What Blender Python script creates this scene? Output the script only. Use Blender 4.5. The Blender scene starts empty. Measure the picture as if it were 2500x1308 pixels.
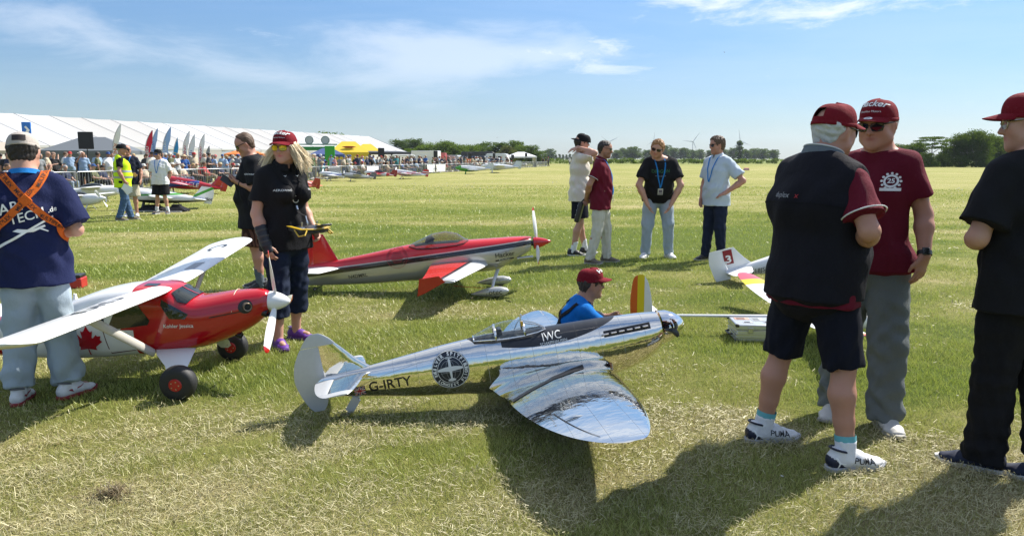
import bpy, bmesh, math, random
import numpy as np
from mathutils import Vector, Matrix
from mathutils.bvhtree import BVHTree
random.seed(7); RNG = np.random.default_rng(7)
S = bpy.context.scene; COL = S.collection; R_ = math.radians
# ---------------------------------------------------------------- camera, sky, sun, exposure
cam = bpy.data.objects.new('camera', bpy.data.cameras.new('camera')); COL.objects.link(cam); S.camera = cam
PITCH = math.atan((654-388)/1800); CAMH = 1.5
cam.location = (0, 0, CAMH); cam.rotation_euler = (math.pi/2-PITCH, 0, 0)
cam.data.sensor_width = 36; cam.data.lens = 36*1800/2500; cam.data.clip_start = .05; cam.data.clip_end = 6000
SUN_AZ = math.atan2(.80, .60); SUN_EL = R_(47)      # the sun stands to the right, ahead of the camera
def setup_light():
    w = bpy.data.worlds.new('World'); S.world = w; w.use_nodes = True
    nt = w.node_tree; nt.nodes.clear(); N = nt.nodes.new; L = nt.links.new
    sky = N('ShaderNodeTexSky'); sky.sky_type = 'NISHITA'; sky.sun_disc = False
    sky.sun_elevation = SUN_EL; sky.sun_rotation = SUN_AZ; sky.altitude = 0; sky.air_density = 1.0; sky.dust_density = .25; sky.ozone_density = 3.5
    tc = N('ShaderNodeTexCoord'); sep = N('ShaderNodeSeparateXYZ'); L(tc.outputs['Generated'], sep.inputs[0])
    def M(op, a, b=None, c=None):
        n = N('ShaderNodeMath'); n.operation = op
        for i, v in enumerate((a, b, c)):
            if v is None: continue
            if isinstance(v, (int, float)): n.inputs[i].default_value = v
            else: L(v, n.inputs[i])
        return n.outputs[0]
    zc = M('MAXIMUM', M('ADD', sep.outputs[2], .06), .06)
    cx = M('DIVIDE', sep.outputs[0], zc); cy = M('DIVIDE', sep.outputs[1], zc)
    comb = N('ShaderNodeCombineXYZ'); L(cx, comb.inputs[0]); L(cy, comb.inputs[1])
    def cloud(loc, rot, scl, nscale, detail, rough, lo, hi, dist):
        mp = N('ShaderNodeMapping'); L(comb.outputs[0], mp.inputs[0]); mp.inputs['Location'].default_value = loc
        mp.inputs['Rotation'].default_value = (0, 0, R_(rot)); mp.inputs['Scale'].default_value = scl
        no = N('ShaderNodeTexNoise'); L(mp.outputs[0], no.inputs['Vector']); no.inputs['Scale'].default_value = nscale
        no.inputs['Detail'].default_value = detail; no.inputs['Roughness'].default_value = rough; no.inputs['Distortion'].default_value = dist
        mr = N('ShaderNodeMapRange'); mr.interpolation_type = 'SMOOTHSTEP'; L(no.outputs[0], mr.inputs[0])
        mr.inputs[1].default_value = lo; mr.inputs[2].default_value = hi
        return mr.outputs[0]
    soft = cloud((3.6, 1.3, 0), -10, (.42, .85, 1), .70, 9, .62, .34, .64, .5)
    wisp = cloud((7.3, 2.2, 0), -20, (.55, 1.5, 1), 1.5, 9, .68, .48, .82, .9)
    mask = cloud((1.2, 5.2, 0), 10, (.5, .8, 1), .38, 2, .5, .38, .60, 0)
    az = M('ARCTAN2', sep.outputs[0], sep.outputs[1]); el = M('ARCSINE', sep.outputs[2])
    c2 = N('ShaderNodeCombineXYZ'); L(M('ADD', az, M('MULTIPLY', el, .35)), c2.inputs[0]); L(M('MULTIPLY', M('SUBTRACT', el, M('MULTIPLY', az, .05)), 3.6), c2.inputs[1])
    def bank(scale, det, rough, lo, hi, spots, off):
        no = N('ShaderNodeTexNoise'); mp = N('ShaderNodeMapping'); L(c2.outputs[0], mp.inputs[0]); mp.inputs['Location'].default_value = off; L(mp.outputs[0], no.inputs['Vector']); no.inputs['Scale'].default_value = scale; no.inputs['Detail'].default_value = det; no.inputs['Roughness'].default_value = rough; no.inputs['Distortion'].default_value = .35
        t = no.outputs[0]
        for a0, e0, wa, we, amp in spots:
            g = M('ADD', M('POWER', M('DIVIDE', M('SUBTRACT', az, R_(a0)), R_(wa)), 2), M('POWER', M('DIVIDE', M('SUBTRACT', el, R_(e0)), R_(we)), 2)); t = M('ADD', t, M('MULTIPLY', M('EXPONENT', M('MULTIPLY', g, -1.)), amp))
        mr = N('ShaderNodeMapRange'); mr.interpolation_type = 'SMOOTHSTEP'; L(t, mr.inputs[0]); mr.inputs[1].default_value = lo; mr.inputs[2].default_value = hi; return mr.outputs[0]
    b1 = bank(5.5, 9, .60, .56, 1.02, [(-5, 8.3, 9, 2.6, .36), (4, 7.6, 8, 1.2, .26), (-22, 6.6, 14, 2.6, .22), (-34, 8.4, 7, 1.8, .16), (-6, 5.0, 12, 1.6, .20)], (2.2, .7, 0))
    b2 = bank(9.0, 10, .66, .60, .92, [(24, 12.0, 9, 1.6, .32), (13, 11.6, 4, 1.0, .26), (21, 10.0, 10, .9, .22), (3, 7.9, 9, .9, .20), (8, 6.6, 5, .5, .18)], (5.1, 3.3, 0))
    fac = M('MAXIMUM', M('MULTIPLY', b1, .44), M('MULTIPLY', b2, .80)); hi_ = N('ShaderNodeMapRange'); L(sep.outputs[2], hi_.inputs[0]); hi_.inputs[1].default_value = .26; hi_.inputs[2].default_value = .40
    fac = M('MAXIMUM', fac, M('MULTIPLY', M('MAXIMUM', M('MULTIPLY', soft, .88), M('MULTIPLY', M('MULTIPLY', wisp, mask), .95)), M('ADD', M('MULTIPLY', hi_.outputs[0], .9), .1)))
    fade = N('ShaderNodeMapRange'); L(sep.outputs[2], fade.inputs[0]); fade.inputs[1].default_value = .02; fade.inputs[2].default_value = .12
    fac = M('MULTIPLY', fac, fade.outputs[0])
    hs = N('ShaderNodeHueSaturation'); hs.inputs['Saturation'].default_value = 1.18; L(sky.outputs[0], hs.inputs['Color'])
    mix = N('ShaderNodeMix'); mix.data_type = 'RGBA'; L(fac, mix.inputs[0]); hz = N('ShaderNodeMapRange'); L(sep.outputs[2], hz.inputs[0]); hz.inputs[1].default_value = -.02; hz.inputs[2].default_value = .40
    hc = N('ShaderNodeMix'); hc.data_type = 'RGBA'; L(hz.outputs[0], hc.inputs[0]); hc.inputs[6].default_value = (.37, .44, .53, 1); hc.inputs[7].default_value = (1.02, 1.02, 1.04, 1)
    sc_ = N('ShaderNodeMix'); sc_.data_type = 'RGBA'; sc_.blend_type = 'MULTIPLY'; sc_.inputs[0].default_value = 1; L(hs.outputs[0], sc_.inputs[6]); L(hc.outputs[2], sc_.inputs[7]); L(sc_.outputs[2], mix.inputs[6])
    mix.inputs[7].default_value = (6.6, 6.9, 7.4, 1)
    bg = N('ShaderNodeBackground'); L(mix.outputs[2], bg.inputs[0]); bg.inputs[1].default_value = .088
    out = N('ShaderNodeOutputWorld'); L(bg.outputs[0], out.inputs[0])
    sd = bpy.data.lights.new('sun', 'SUN'); sd.energy = 4.6; sd.angle = R_(.53); sd.color = (1, .95, .86)
    so = bpy.data.objects.new('sun', sd); COL.objects.link(so)
    d = Vector((math.sin(SUN_AZ)*math.cos(SUN_EL), math.cos(SUN_AZ)*math.cos(SUN_EL), math.sin(SUN_EL)))
    so.rotation_euler = d.to_track_quat('Z', 'Y').to_euler(); so.location = d*60
    v = S.view_settings; v.view_transform = 'Standard'; v.look = 'None'; v.exposure = .95; v.gamma = 1; v.use_curve_mapping = False
    S.render.engine = 'CYCLES'; c = S.cycles; c.max_bounces = 7; c.diffuse_bounces = 2; c.glossy_bounces = 4; c.transmission_bounces = 5
    c.transparent_max_bounces = 8; c.use_denoising = True; c.denoiser = 'OPENIMAGEDENOISE'; c.denoising_input_passes = 'RGB_ALBEDO_NORMAL'; c.denoising_prefilter = 'NONE'; c.caustics_reflective = False; c.caustics_refractive = False; c.sample_clamp_indirect = 3; c.sample_clamp_direct = 5; c.use_adaptive_sampling = False; c.volume_bounces = 0
setup_light()
# ---------------------------------------------------------------- helpers: points, objects, tags
_FW = Vector((0, math.cos(PITCH), -math.sin(PITCH))); _UP = Vector((0, math.sin(PITCH), math.cos(PITCH)))
def _ray(x, y): return _FW*1800 + Vector((x-1250, 0, 0)) + _UP*(654-y)
def gp(x, y, z=0.):                  # where the line of sight of a photo point meets the height z
    d = _ray(x, y); return Vector((0, 0, CAMH)) + d*((z-CAMH)/d.z)
def at(x, y, Y):                     # the point at distance Y ahead
    d = _ray(x, y); return Vector((0, 0, CAMH)) + d*(Y/d.y)
def tag(o, label=None, cat=None, group=None, kind=None):
    if label: o['label'] = label
    if cat: o['category'] = cat
    if group: o['group'] = group
    if kind: o['kind'] = kind
    return o
def thing(name, label, cat, loc=(0, 0, 0), rz=0, group=None, mat=None):
    o = bpy.data.objects.new(name, None); COL.objects.link(o); o.empty_display_size = .1
    if mat is not None: o.matrix_world = mat
    else: o.location = loc; o.rotation_euler = (0, 0, rz)
    return tag(o, label, cat, group)
def mkmesh(name, v, f, smooth=True):
    me = bpy.data.meshes.new(name); me.from_pydata([tuple(p) for p in v], [], [tuple(q) for q in f])
    if smooth: me.polygons.foreach_set('use_smooth', np.ones(len(me.polygons), bool))
    me.update(); return me
def link(name, me, mats=None, parent=None, kind=None, label=None):
    o = bpy.data.objects.new(name, me); COL.objects.link(o)
    if parent is not None: o.parent = parent
    if mats is not None:
        for m in (mats if isinstance(mats, (list, tuple)) else [mats]):
            if len(me.materials) < (len(mats) if isinstance(mats, (list, tuple)) else 1): me.materials.append(m)
    if kind: o['kind'] = kind
    if label: o['label'] = label
    return o
class MB:                            # collects vertices and faces of one part
    def __init__(s): s.v = []; s.f = []; s.m = []; s.cur = 0; s.X = None
    def add(s, v, f, mi=None):
        n = len(s.v); s.v += [Vector(p) if s.X is None else s.X @ Vector(p) for p in v]; s.f += [tuple(i+n for i in q) for q in f]; s.m += [s.cur if mi is None else mi]*len(f); return s
    def box(s, c, d, rot=None):
        c = Vector(c); v = [Vector((x*d[0]/2, y*d[1]/2, z*d[2]/2)) for x in (-1, 1) for y in (-1, 1) for z in (-1, 1)]
        if rot is not None: v = [rot @ p for p in v]
        return s.add([p+c for p in v], [(0, 1, 3, 2), (4, 6, 7, 5), (0, 4, 5, 1), (2, 3, 7, 6), (0, 2, 6, 4), (1, 5, 7, 3)])
    def rings(s, rs, cap=True, close=True):      # rings: lists of equally many points
        n = len(rs[0]); v = [p for r in rs for p in r]; f = []
        for i in range(len(rs)-1):
            for j in range(n if close else n-1):
                k = (j+1) % n; f.append((i*n+j, i*n+k, (i+1)*n+k, (i+1)*n+j))
        if cap and close: f.append(tuple(range(n-1, -1, -1))); f.append(tuple((len(rs)-1)*n+j for j in range(n)))
        return s.add(v, f)
    def tube(s, pts, r, n=8, cap=True, flat=None):
        pts = [Vector(p) for p in pts]; rs = []; up = None
        for i, p in enumerate(pts):
            t = (pts[min(i+1, len(pts)-1)]-pts[max(i-1, 0)]).normalized()
            if up is None: up = t.cross(Vector((0, 0, 1)) if abs(t.z) < .9 else Vector((1, 0, 0))).normalized()
            up = (up-t*up.dot(t)).normalized(); w = t.cross(up)
            q = r[i] if isinstance(r, (list, tuple)) else r
            qb = q*(flat or 1)
            rs.append([p+up*math.cos(a)*q+w*math.sin(a)*qb for a in [2*math.pi*k/n for k in range(n)]])
        return s.rings(rs, cap)
    def lathe(s, o, ax, prof, n=20, cap=True):   # prof: (distance along axis, radius)
        o = Vector(o); ax = Vector(ax).normalized(); u = ax.cross(Vector((0, 0, 1)) if abs(ax.z) < .9 else Vector((1, 0, 0))).normalized(); w = ax.cross(u)
        return s.rings([[o+ax*a+(u*math.cos(t)+w*math.sin(t))*max(r, 1e-4) for t in [2*math.pi*k/n for k in range(n)]] for a, r in prof], cap)
    def prism(s, poly, h0, h1, M=None):          # 2D outline extruded along the third axis
        n = len(poly); v = [Vector((x, y, h0)) for x, y in poly]+[Vector((x, y, h1)) for x, y in poly]
        if M is not None: v = [M @ p for p in v]
        return s.add(v, [tuple(range(n-1, -1, -1)), tuple(range(n, 2*n))]+[(i, (i+1) % n, n+(i+1) % n, n+i) for i in range(n)])
    def mesh(s, name, smooth=True, fix=True, angle=None):
        me = mkmesh(name, s.v, s.f, smooth)
        if any(s.m): me.polygons.foreach_set('material_index', np.array(s.m, np.int32))
        if fix:
            b = bmesh.new(); b.from_mesh(me); bmesh.ops.recalc_face_normals(b, faces=b.faces[:])
            if angle:
                for e in b.edges:
                    if len(e.link_faces) == 2 and e.calc_face_angle(0) > R_(angle): e.smooth = False
            b.to_mesh(me); b.free()
        return me
    def build(s, name, mats, parent=None, smooth=True, angle=35, kind=None, label=None, bevel=0):
        o = link(name, s.mesh(name, smooth, True, angle), mats, parent, kind, label)
        if bevel:
            m = o.modifiers.new('bevel', 'BEVEL'); m.width = bevel; m.segments = 2; m.limit_method = 'ANGLE'; m.angle_limit = R_(40)
        return o
def dup(o, parent=None, mats=None, **kw):        # a thing with copies of its parts and sub-parts
    c = o.copy(); COL.objects.link(c)
    if parent is not None: c.parent = parent
    for ch in o.children: dup(ch, c)
    for k, v in kw.items(): c[k] = v
    return c
# ---------------------------------------------------------------- materials
class Nd:                            # tiny node writer
    def __init__(s, m): s.t = m.node_tree
    def n(s, ty, **kw):
        n = s.t.nodes.new('ShaderNode'+ty)
        for k, v in kw.items(): setattr(n, k, v)
        return n
    def L(s, a, b): s.t.links.new(a, b)
    def put(s, inp, v):
        if isinstance(v, bpy.types.NodeSocket): s.L(v, inp)
        else: inp.default_value = v if not isinstance(v, tuple) or len(v) != 3 or inp.type == 'VECTOR' else (*v, 1)
    def m(s, op, a, b=0., c=0.):
        n = s.n('Math', operation=op)
        for i, v in enumerate((a, b, c)): s.put(n.inputs[i], v)
        return n.outputs[0]
    def mix(s, f, a, b, mode='MIX'):
        n = s.n('Mix', data_type='RGBA', blend_type=mode); s.put(n.inputs[0], f); s.put(n.inputs[6], a); s.put(n.inputs[7], b); return n.outputs[2]
    def noise(s, scale, detail=4, rough=.55, vec=None, stretch=None, dist=0):
        if vec is None: vec = s.obj()
        if stretch:
            mp = s.n('Mapping'); s.L(vec, mp.inputs[0]); mp.inputs['Scale'].default_value = stretch; vec = mp.outputs[0]
        n = s.n('TexNoise'); s.L(vec, n.inputs['Vector']); n.inputs['Scale'].default_value = scale; n.inputs['Detail'].default_value = detail; n.inputs['Roughness'].default_value = rough; n.inputs['Distortion'].default_value = dist
        return n.outputs[0]
    def obj(s):
        if not hasattr(s, '_o'): s._o = s.n('TexCoord').outputs['Object']
        return s._o
    def xyz(s):
        if not hasattr(s, '_x'):
            n = s.n('SeparateXYZ'); s.L(s.obj(), n.inputs[0]); s._x = n.outputs
        return s._x
    def ramp(s, f, lo, hi, smooth=True):
        n = s.n('MapRange'); n.interpolation_type = 'SMOOTHSTEP' if smooth else 'LINEAR'; s.put(n.inputs[0], f); n.inputs[1].default_value = lo; n.inputs[2].default_value = hi; return n.outputs[0]
    def bump(s, h, strength=.3, dist=.01):
        n = s.n('Bump'); n.inputs['Strength'].default_value = strength; n.inputs['Distance'].default_value = dist; s.put(n.inputs['Height'], h); return n.outputs[0]
MATS = {}
def newmat(name, fn=None, col=(.5, .5, .5), rough=.5, metal=0., **kw):
    if name in MATS: return MATS[name]
    m = bpy.data.materials.new(name); m.use_nodes = True; b = m.node_tree.nodes['Principled BSDF']; d = Nd(m)
    b.inputs['Base Color'].default_value = (*col, 1); b.inputs['Roughness'].default_value = rough; b.inputs['Metallic'].default_value = metal
    for k, v in kw.items(): b.inputs[k.replace('_', ' ')].default_value = v
    if fn: fn(d, b)
    MATS[name] = m; return m
def cloth(name, col, var=.25, scale=900, rough=.85, patt=None):
    def fn(d, b):
        w = d.noise(7, 4, .6); c = d.mix(d.m('MULTIPLY', w, var*1.6), col, tuple(min(1, x*1.45+.002) for x in col))
        if patt: c = patt(d, c)
        d.put(b.inputs['Base Color'], c)
        weave = d.noise(scale, 2, .5); fold = d.noise(16, 3, .55, stretch=(1, 1, .6))
        d.put(b.inputs['Normal'], d.bump(d.m('ADD', d.m('MULTIPLY', weave, .16), fold), .55, .02))
        b.inputs['Sheen Weight'].default_value = .0
        b.inputs['Specular IOR Level'].default_value = .15
    return newmat('cloth_'+name, fn, col, rough)
def paint(name, col, rough=.25, metal=0., coat=.25, dirt=.12):
    def fn(d, b):
        g = d.noise(9, 5, .6); d.put(b.inputs['Base Color'], d.mix(d.m('MULTIPLY', g, dirt), col, tuple(x*.6 for x in col)))
        d.put(b.inputs['Roughness'], d.m('ADD', d.m('MULTIPLY', d.noise(40, 4), .12), rough-.05))
    return newmat('paint_'+name, fn, col, rough, metal, Coat_Weight=coat)
def plain(name, col, rough=.6, metal=0., bump=.15, scale=60, var=.3):
    def fn(d, b):
        g = d.noise(scale, 5, .6); d.put(b.inputs['Base Color'], d.mix(d.m('MULTIPLY', g, var), col, tuple(x*.55 for x in col)))
        if bump: d.put(b.inputs['Normal'], d.bump(g, bump, .004))
    return newmat(name, fn, col, rough, metal)
def glass(name, tint=(.9, .95, .95), a=.35, rough=.03):      # thin clear plastic: part see-through, part glossy
    m = bpy.data.materials.new(name); m.use_nodes = True; d = Nd(m); t = m.node_tree; t.nodes.clear()
    tr = d.n('BsdfTransparent'); tr.inputs[0].default_value = (*tint, 1); gl = d.n('BsdfGlossy'); gl.inputs['Roughness'].default_value = rough
    lw = d.n('LayerWeight'); lw.inputs[0].default_value = .5; mx = d.n('MixShader'); d.L(d.m('MINIMUM', d.m('ADD', d.m('MULTIPLY', d.m('POWER', lw.outputs['Facing'], 4.), .75), a*.10), .9), mx.inputs[0])
    d.L(tr.outputs[0], mx.inputs[1]); d.L(gl.outputs[0], mx.inputs[2]); o = d.n('OutputMaterial'); d.L(mx.outputs[0], o.inputs[0]); MATS[name] = m; return m
# ---------------------------------------------------------------- flat print laid on a surface
_TXT = {}
def text2d(s, size=1., shear=0., bold=0., sub=0, align='CENTER'):
    key = (s, shear, bold, align)
    if key not in _TXT:
        c = bpy.data.curves.new('txt', 'FONT'); c.body = s; c.shear = shear; c.offset = bold; c.align_x = align; c.align_y = 'CENTER'; c.resolution_u = 3
        o = bpy.data.objects.new('txt', c); COL.objects.link(o); dg = bpy.context.evaluated_depsgraph_get(); dg.update()
        me = o.evaluated_get(dg).to_mesh(); b = bmesh.new(); b.from_mesh(me); bmesh.ops.triangulate(b, faces=b.faces[:])
        _TXT[key] = ([v.co.copy() for v in b.verts], [tuple(v.index for v in f.verts) for f in b.faces]); b.free()
        o.evaluated_get(dg).to_mesh_clear(); bpy.data.objects.remove(o); bpy.data.curves.remove(c)
    v, f = _TXT[key]
    return [p*size for p in v], f
def split_long(v, f, mx):
    b = bmesh.new(); vs = [b.verts.new(p) for p in v]
    for q in f:
        try: b.faces.new([vs[i] for i in q])
        except ValueError: pass
    for _ in range(5):
        es = [e for e in b.edges if e.calc_length() > mx]
        if not es: break
        bmesh.ops.subdivide_edges(b, edges=es, cuts=1); bmesh.ops.triangulate(b, faces=[g for g in b.faces if len(g.verts) > 4])
    b.verts.index_update(); r = ([p.co.copy() for p in b.verts], [tuple(p.index for p in g.verts) for g in b.faces]); b.free(); return r
def bvh_of(o): return BVHTree.FromPolygons([v.co for v in o.data.vertices], [p.vertices for p in o.data.polygons])
def decal(name, v, f, bvh, o, u, w, mat, parent, off=.002, far=.6, seg=None, label=None):
    """print with 2D verts v laid on a surface: origin o, right axis u, up axis w; looks from o along -(u x w)"""
    u = Vector(u).normalized(); w = Vector(w); w = (w-u*w.dot(u)).normalized(); n = u.cross(w); o = Vector(o)
    if seg: v, f = split_long(v, f, seg)
    out = []; ok = []
    for p in v:
        q = o+u*p[0]+w*p[1]; h = bvh.ray_cast(q+n*far, -n)
        if h[0] is None: out.append(q); ok.append(False)
        else: out.append(h[0]+n*off*.5+h[1]*off*(1 if h[1].dot(n) > 0 else -1)); ok.append(True)
    f = [q for q in f if all(ok[i] for i in q)]
    if not f: return None
    me = mkmesh(name, out, f, False); return link(name, me, mat, parent, label=label)
def ring2d(r0, r1, n=40, a0=0, a1=2*math.pi):
    v = []; f = []
    for i in range(n+1):
        a = a0+(a1-a0)*i/n; v += [Vector((math.cos(a)*r0, math.sin(a)*r0, 0)), Vector((math.cos(a)*r1, math.sin(a)*r1, 0))]
    for i in range(n): f.append((2*i, 2*i+1, 2*i+3, 2*i+2))
    return v, f
def disc2d(r, n=36, k=5):
    v = [Vector((0, 0, 0))]; f = []
    for j in range(1, k+1): v += [Vector((math.cos(2*math.pi*i/n)*r*j/k, math.sin(2*math.pi*i/n)*r*j/k, 0)) for i in range(n)]
    for i in range(n): f.append((0, 1+i, 1+(i+1) % n))
    for j in range(k-1):
        for i in range(n): a = 1+j*n; f.append((a+i, a+n+i, a+n+(i+1) % n, a+(i+1) % n))
    return v, f
def poly2d(pts):
    b = bmesh.new(); vs = [b.verts.new((x, y, 0)) for x, y in pts]; b.faces.new(vs); bmesh.ops.triangulate(b, faces=b.faces[:])
    b.verts.index_update(); r = ([p.co.copy() for p in b.verts], [tuple(p.index for p in g.verts) for g in b.faces]); b.free(); return r
def rect2d(x0, y0, x1, y1, n=6, m=2):
    v = [Vector((x0+(x1-x0)*i/n, y0+(y1-y0)*j/m, 0)) for j in range(m+1) for i in range(n+1)]
    return v, [(j*(n+1)+i, j*(n+1)+i+1, (j+1)*(n+1)+i+1, (j+1)*(n+1)+i) for j in range(m) for i in range(n)]
def arctext(s, r, a_mid, size, inward=False, step=.78, bold=.02):
    V = []; Fc = []; n = len(s); da = size*step/r
    for i, ch in enumerate(s):
        if ch == ' ': continue
        k = i-(n-1)/2; a = a_mid+(k*da if inward else -k*da)
        v, f = text2d(ch, size, 0, bold); ro = a-math.pi/2 if not inward else a+math.pi/2
        c, sn = math.cos(ro), math.sin(ro); base = Vector((math.cos(a)*r, math.sin(a)*r, 0)); m = len(V)
        V += [base+Vector((p.x*c-p.y*sn, p.x*sn+p.y*c, 0)) for p in v]; Fc += [tuple(q+m for q in t) for t in f]
    return V, Fc
# ---------------------------------------------------------------- bodies and cloth as smooth blended volumes
class Vol:
    def __init__(s): s.P = []
    def seg(s, p0, p1, r0, r1=None, side=(0, 1, 0), k=.03, cut0=False, cut1=False, id=0):
        r1 = r0 if r1 is None else r1
        r0 = (r0, r0) if not isinstance(r0, tuple) else r0; r1 = (r1, r1) if not isinstance(r1, tuple) else r1
        s.P.append((np.array(p0, float), np.array(p1, float), r0, r1, np.array(side, float), k, cut0, cut1, id)); return s
    def chain(s, pts, rs, **kw):
        for i in range(len(pts)-1): s.seg(pts[i], pts[i+1], rs[i], rs[i+1], **kw)
        return s
    def mesh(s, name, vox, planes=(), disp=None, smooth=1, ids=None, holes=()):
        lo = np.min([np.minimum(p[0], p[1])-max(max(p[2]), max(p[3])) for p in s.P], 0)-3*vox
        hi = np.max([np.maximum(p[0], p[1])+max(max(p[2]), max(p[3])) for p in s.P], 0)+3*vox
        n = np.ceil((hi-lo)/vox).astype(int)+1; f = np.full(n, .5, np.float32)
        ax = [lo[i]+np.arange(n[i])*vox for i in range(3)]
        for p0, p1, r0, r1, side, k, c0, c1, _ in s.P:
            mg = max(max(r0), max(r1))+k+2*vox
            a = np.maximum(((np.minimum(p0, p1)-mg-lo)/vox).astype(int), 0); b = np.minimum(((np.maximum(p0, p1)+mg-lo)/vox).astype(int)+1, n)
            sl = tuple(slice(a[i], b[i]) for i in range(3))
            X = ax[0][sl[0]][:, None, None]-p0[0]; Y = ax[1][sl[1]][None, :, None]-p0[1]; Z = ax[2][sl[2]][None, None, :]-p0[2]
            d = p1-p0; L = np.linalg.norm(d); w = d/L if L > 1e-9 else np.array([0, 0, 1.])
            u = side-w*(side@w); nu = np.linalg.norm(u)
            if nu < 1e-4: u = np.cross(w, [1, 0, 0] if abs(w[0]) < .9 else [0, 1, 0]); nu = np.linalg.norm(u)
            u = u/nu; v = np.cross(w, u)
            A = X*u[0]+Y*u[1]+Z*u[2]; B = X*v[0]+Y*v[1]+Z*v[2]; T = X*w[0]+Y*w[1]+Z*w[2]
            t = np.clip(T/max(L, 1e-9), 0, 1); c = T-t*L
            ra = r0[0]+(r1[0]-r0[0])*t; rb = r0[1]+(r1[1]-r0[1])*t; rm = np.minimum(ra, rb)
            q = np.sqrt((A/ra)**2+(B/rb)**2+(c/rm)**2)
            g = (q-1)*(rm*.5+.5*np.sqrt(ra*rb))
            if c1: g = np.maximum(g, T-L)
            if c0: g = np.maximum(g, -T)
            o = f[sl]; h = np.clip(.5+.5*(o-g)/k, 0, 1); f[sl] = o*(1-h)+g*h-k*h*(1-h)
        for p, nn in planes:
            p = np.array(p); nn = np.array(nn)/np.linalg.norm(nn)
            f = np.maximum(f, (ax[0]-p[0])[:, None, None]*nn[0]+(ax[1]-p[1])[None, :, None]*nn[1]+(ax[2]-p[2])[None, None, :]*nn[2])
        for p, r in holes:
            f = np.maximum(f, r-np.sqrt(((ax[0]-p[0])**2)[:, None, None]+((ax[1]-p[1])**2)[None, :, None]+((ax[2]-p[2])**2)[None, None, :]))
        V, Q = nets(f, lo, vox)
        if disp is not None or smooth:
            E = np.concatenate([Q[:, [0, 1]], Q[:, [1, 2]], Q[:, [2, 3]], Q[:, [3, 0]]])
            E = np.concatenate([E, E[:, ::-1]]); cnt = np.bincount(E[:, 0], minlength=len(V))[:, None]
            def lap(x): return np.stack([np.bincount(E[:, 0], weights=x[E[:, 1], i], minlength=len(V)) for i in range(3)], 1)/np.maximum(cnt, 1)
            for _ in range(smooth): V = V*.5+lap(V)*.5; V = V*1.3-lap(V)*.3
        if disp is not None:
            nrm = np.cross(V[Q[:, 2]]-V[Q[:, 0]], V[Q[:, 3]]-V[Q[:, 1]]); vn = np.stack([sum(np.bincount(Q[:, j], weights=nrm[:, i], minlength=len(V)) for j in range(4)) for i in range(3)], 1)
            vn /= np.linalg.norm(vn, axis=1)[:, None]+1e-12
            V = V+vn*disp(V)[:, None]
        return npmesh(name, V, Q)
def nets(f, lo, vox):
    s = f < 0; n = np.array(f.shape)
    c = np.zeros(n-1, np.int8)
    for i in (0, 1):
        for j in (0, 1):
            for k in (0, 1): c += s[i:n[0]-1+i, j:n[1]-1+j, k:n[2]-1+k]
    act = np.argwhere((c > 0) & (c < 8)); idx = np.full(n-1, -1, np.int32); idx[tuple(act.T)] = np.arange(len(act))
    cor = np.array([(i, j, k) for i in (0, 1) for j in (0, 1) for k in (0, 1)])
    vals = np.stack([f[tuple((act+q).T)] for q in cor], 1)
    acc = np.zeros((len(act), 3)); cnt = np.zeros(len(act))
    for a in range(8):
        for b in range(a+1, 8):
            if np.abs(cor[a]-cor[b]).sum() != 1: continue
            va, vb = vals[:, a], vals[:, b]; m = (va < 0) != (vb < 0); t = np.where(m, va/np.where(m, va-vb, 1), 0)
            acc += np.where(m[:, None], cor[a]+(cor[b]-cor[a])*t[:, None], 0); cnt += m
    V = lo+(act+acc/cnt[:, None])*vox; Q = []
    for d in range(3):
        u, w = (d+1) % 3, (d+2) % 3
        s0 = [slice(None)]*3; s1 = [slice(None)]*3; s0[d] = slice(0, n[d]-1); s1[d] = slice(1, n[d])
        e = np.argwhere(s[tuple(s0)] != s[tuple(s1)]); sg = s[tuple(s0)][tuple(e.T)]
        ok = (e[:, u] > 0) & (e[:, w] > 0) & (e[:, u] < n[u]-1) & (e[:, w] < n[w]-1); e = e[ok]; sg = sg[ok]
        du = np.zeros(3, int); du[u] = 1; dw = np.zeros(3, int); dw[w] = 1
        q = np.stack([idx[tuple((e-du-dw).T)], idx[tuple((e-dw).T)], idx[tuple(e.T)], idx[tuple((e-du).T)]], 1)
        q[~sg] = q[~sg][:, ::-1]; Q.append(q)
    return V, np.concatenate(Q)
def npmesh(name, V, Q, smooth=True):
    Q = np.asarray(Q, np.int32); V = np.asarray(V, np.float32); k = Q.shape[1]
    me = bpy.data.meshes.new(name); me.vertices.add(len(V)); me.vertices.foreach_set('co', V.ravel())
    me.loops.add(Q.size); me.loops.foreach_set('vertex_index', Q.ravel())
    me.polygons.add(len(Q)); me.polygons.foreach_set('loop_start', np.arange(0, Q.size, k, dtype=np.int32)); me.polygons.foreach_set('loop_total', np.full(len(Q), k, np.int32))
    me.polygons.foreach_set('use_smooth', np.full(len(Q), smooth)); me.update(calc_edges=True); return me
def folds(seed, amp, wl=.09, stretch=(1, 1, .55), mask=None):
    r = np.random.default_rng(seed); K = r.normal(size=(7, 3)); K /= np.linalg.norm(K, axis=1)[:, None]; K *= (2*np.pi/wl)*r.uniform(.5, 1.5, (7, 1)); K *= np.array(stretch); ph = r.uniform(0, 6.3, 7)
    K2 = r.normal(size=(3, 3))*9; p2 = r.uniform(0, 6, 3)
    def fn(V):
        wv = np.sin(V@K2.T+p2); x = np.zeros(len(V))
        for i in range(7): x += np.sin(V@K[i]+ph[i]+wv[:, i % 3]*1.3)
        x = x/3.0; y = np.where(x > 0, x, x*.55)-.1*np.abs(x)*2
        y = y*amp
        return y if mask is None else y*mask(V)
    return fn
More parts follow.
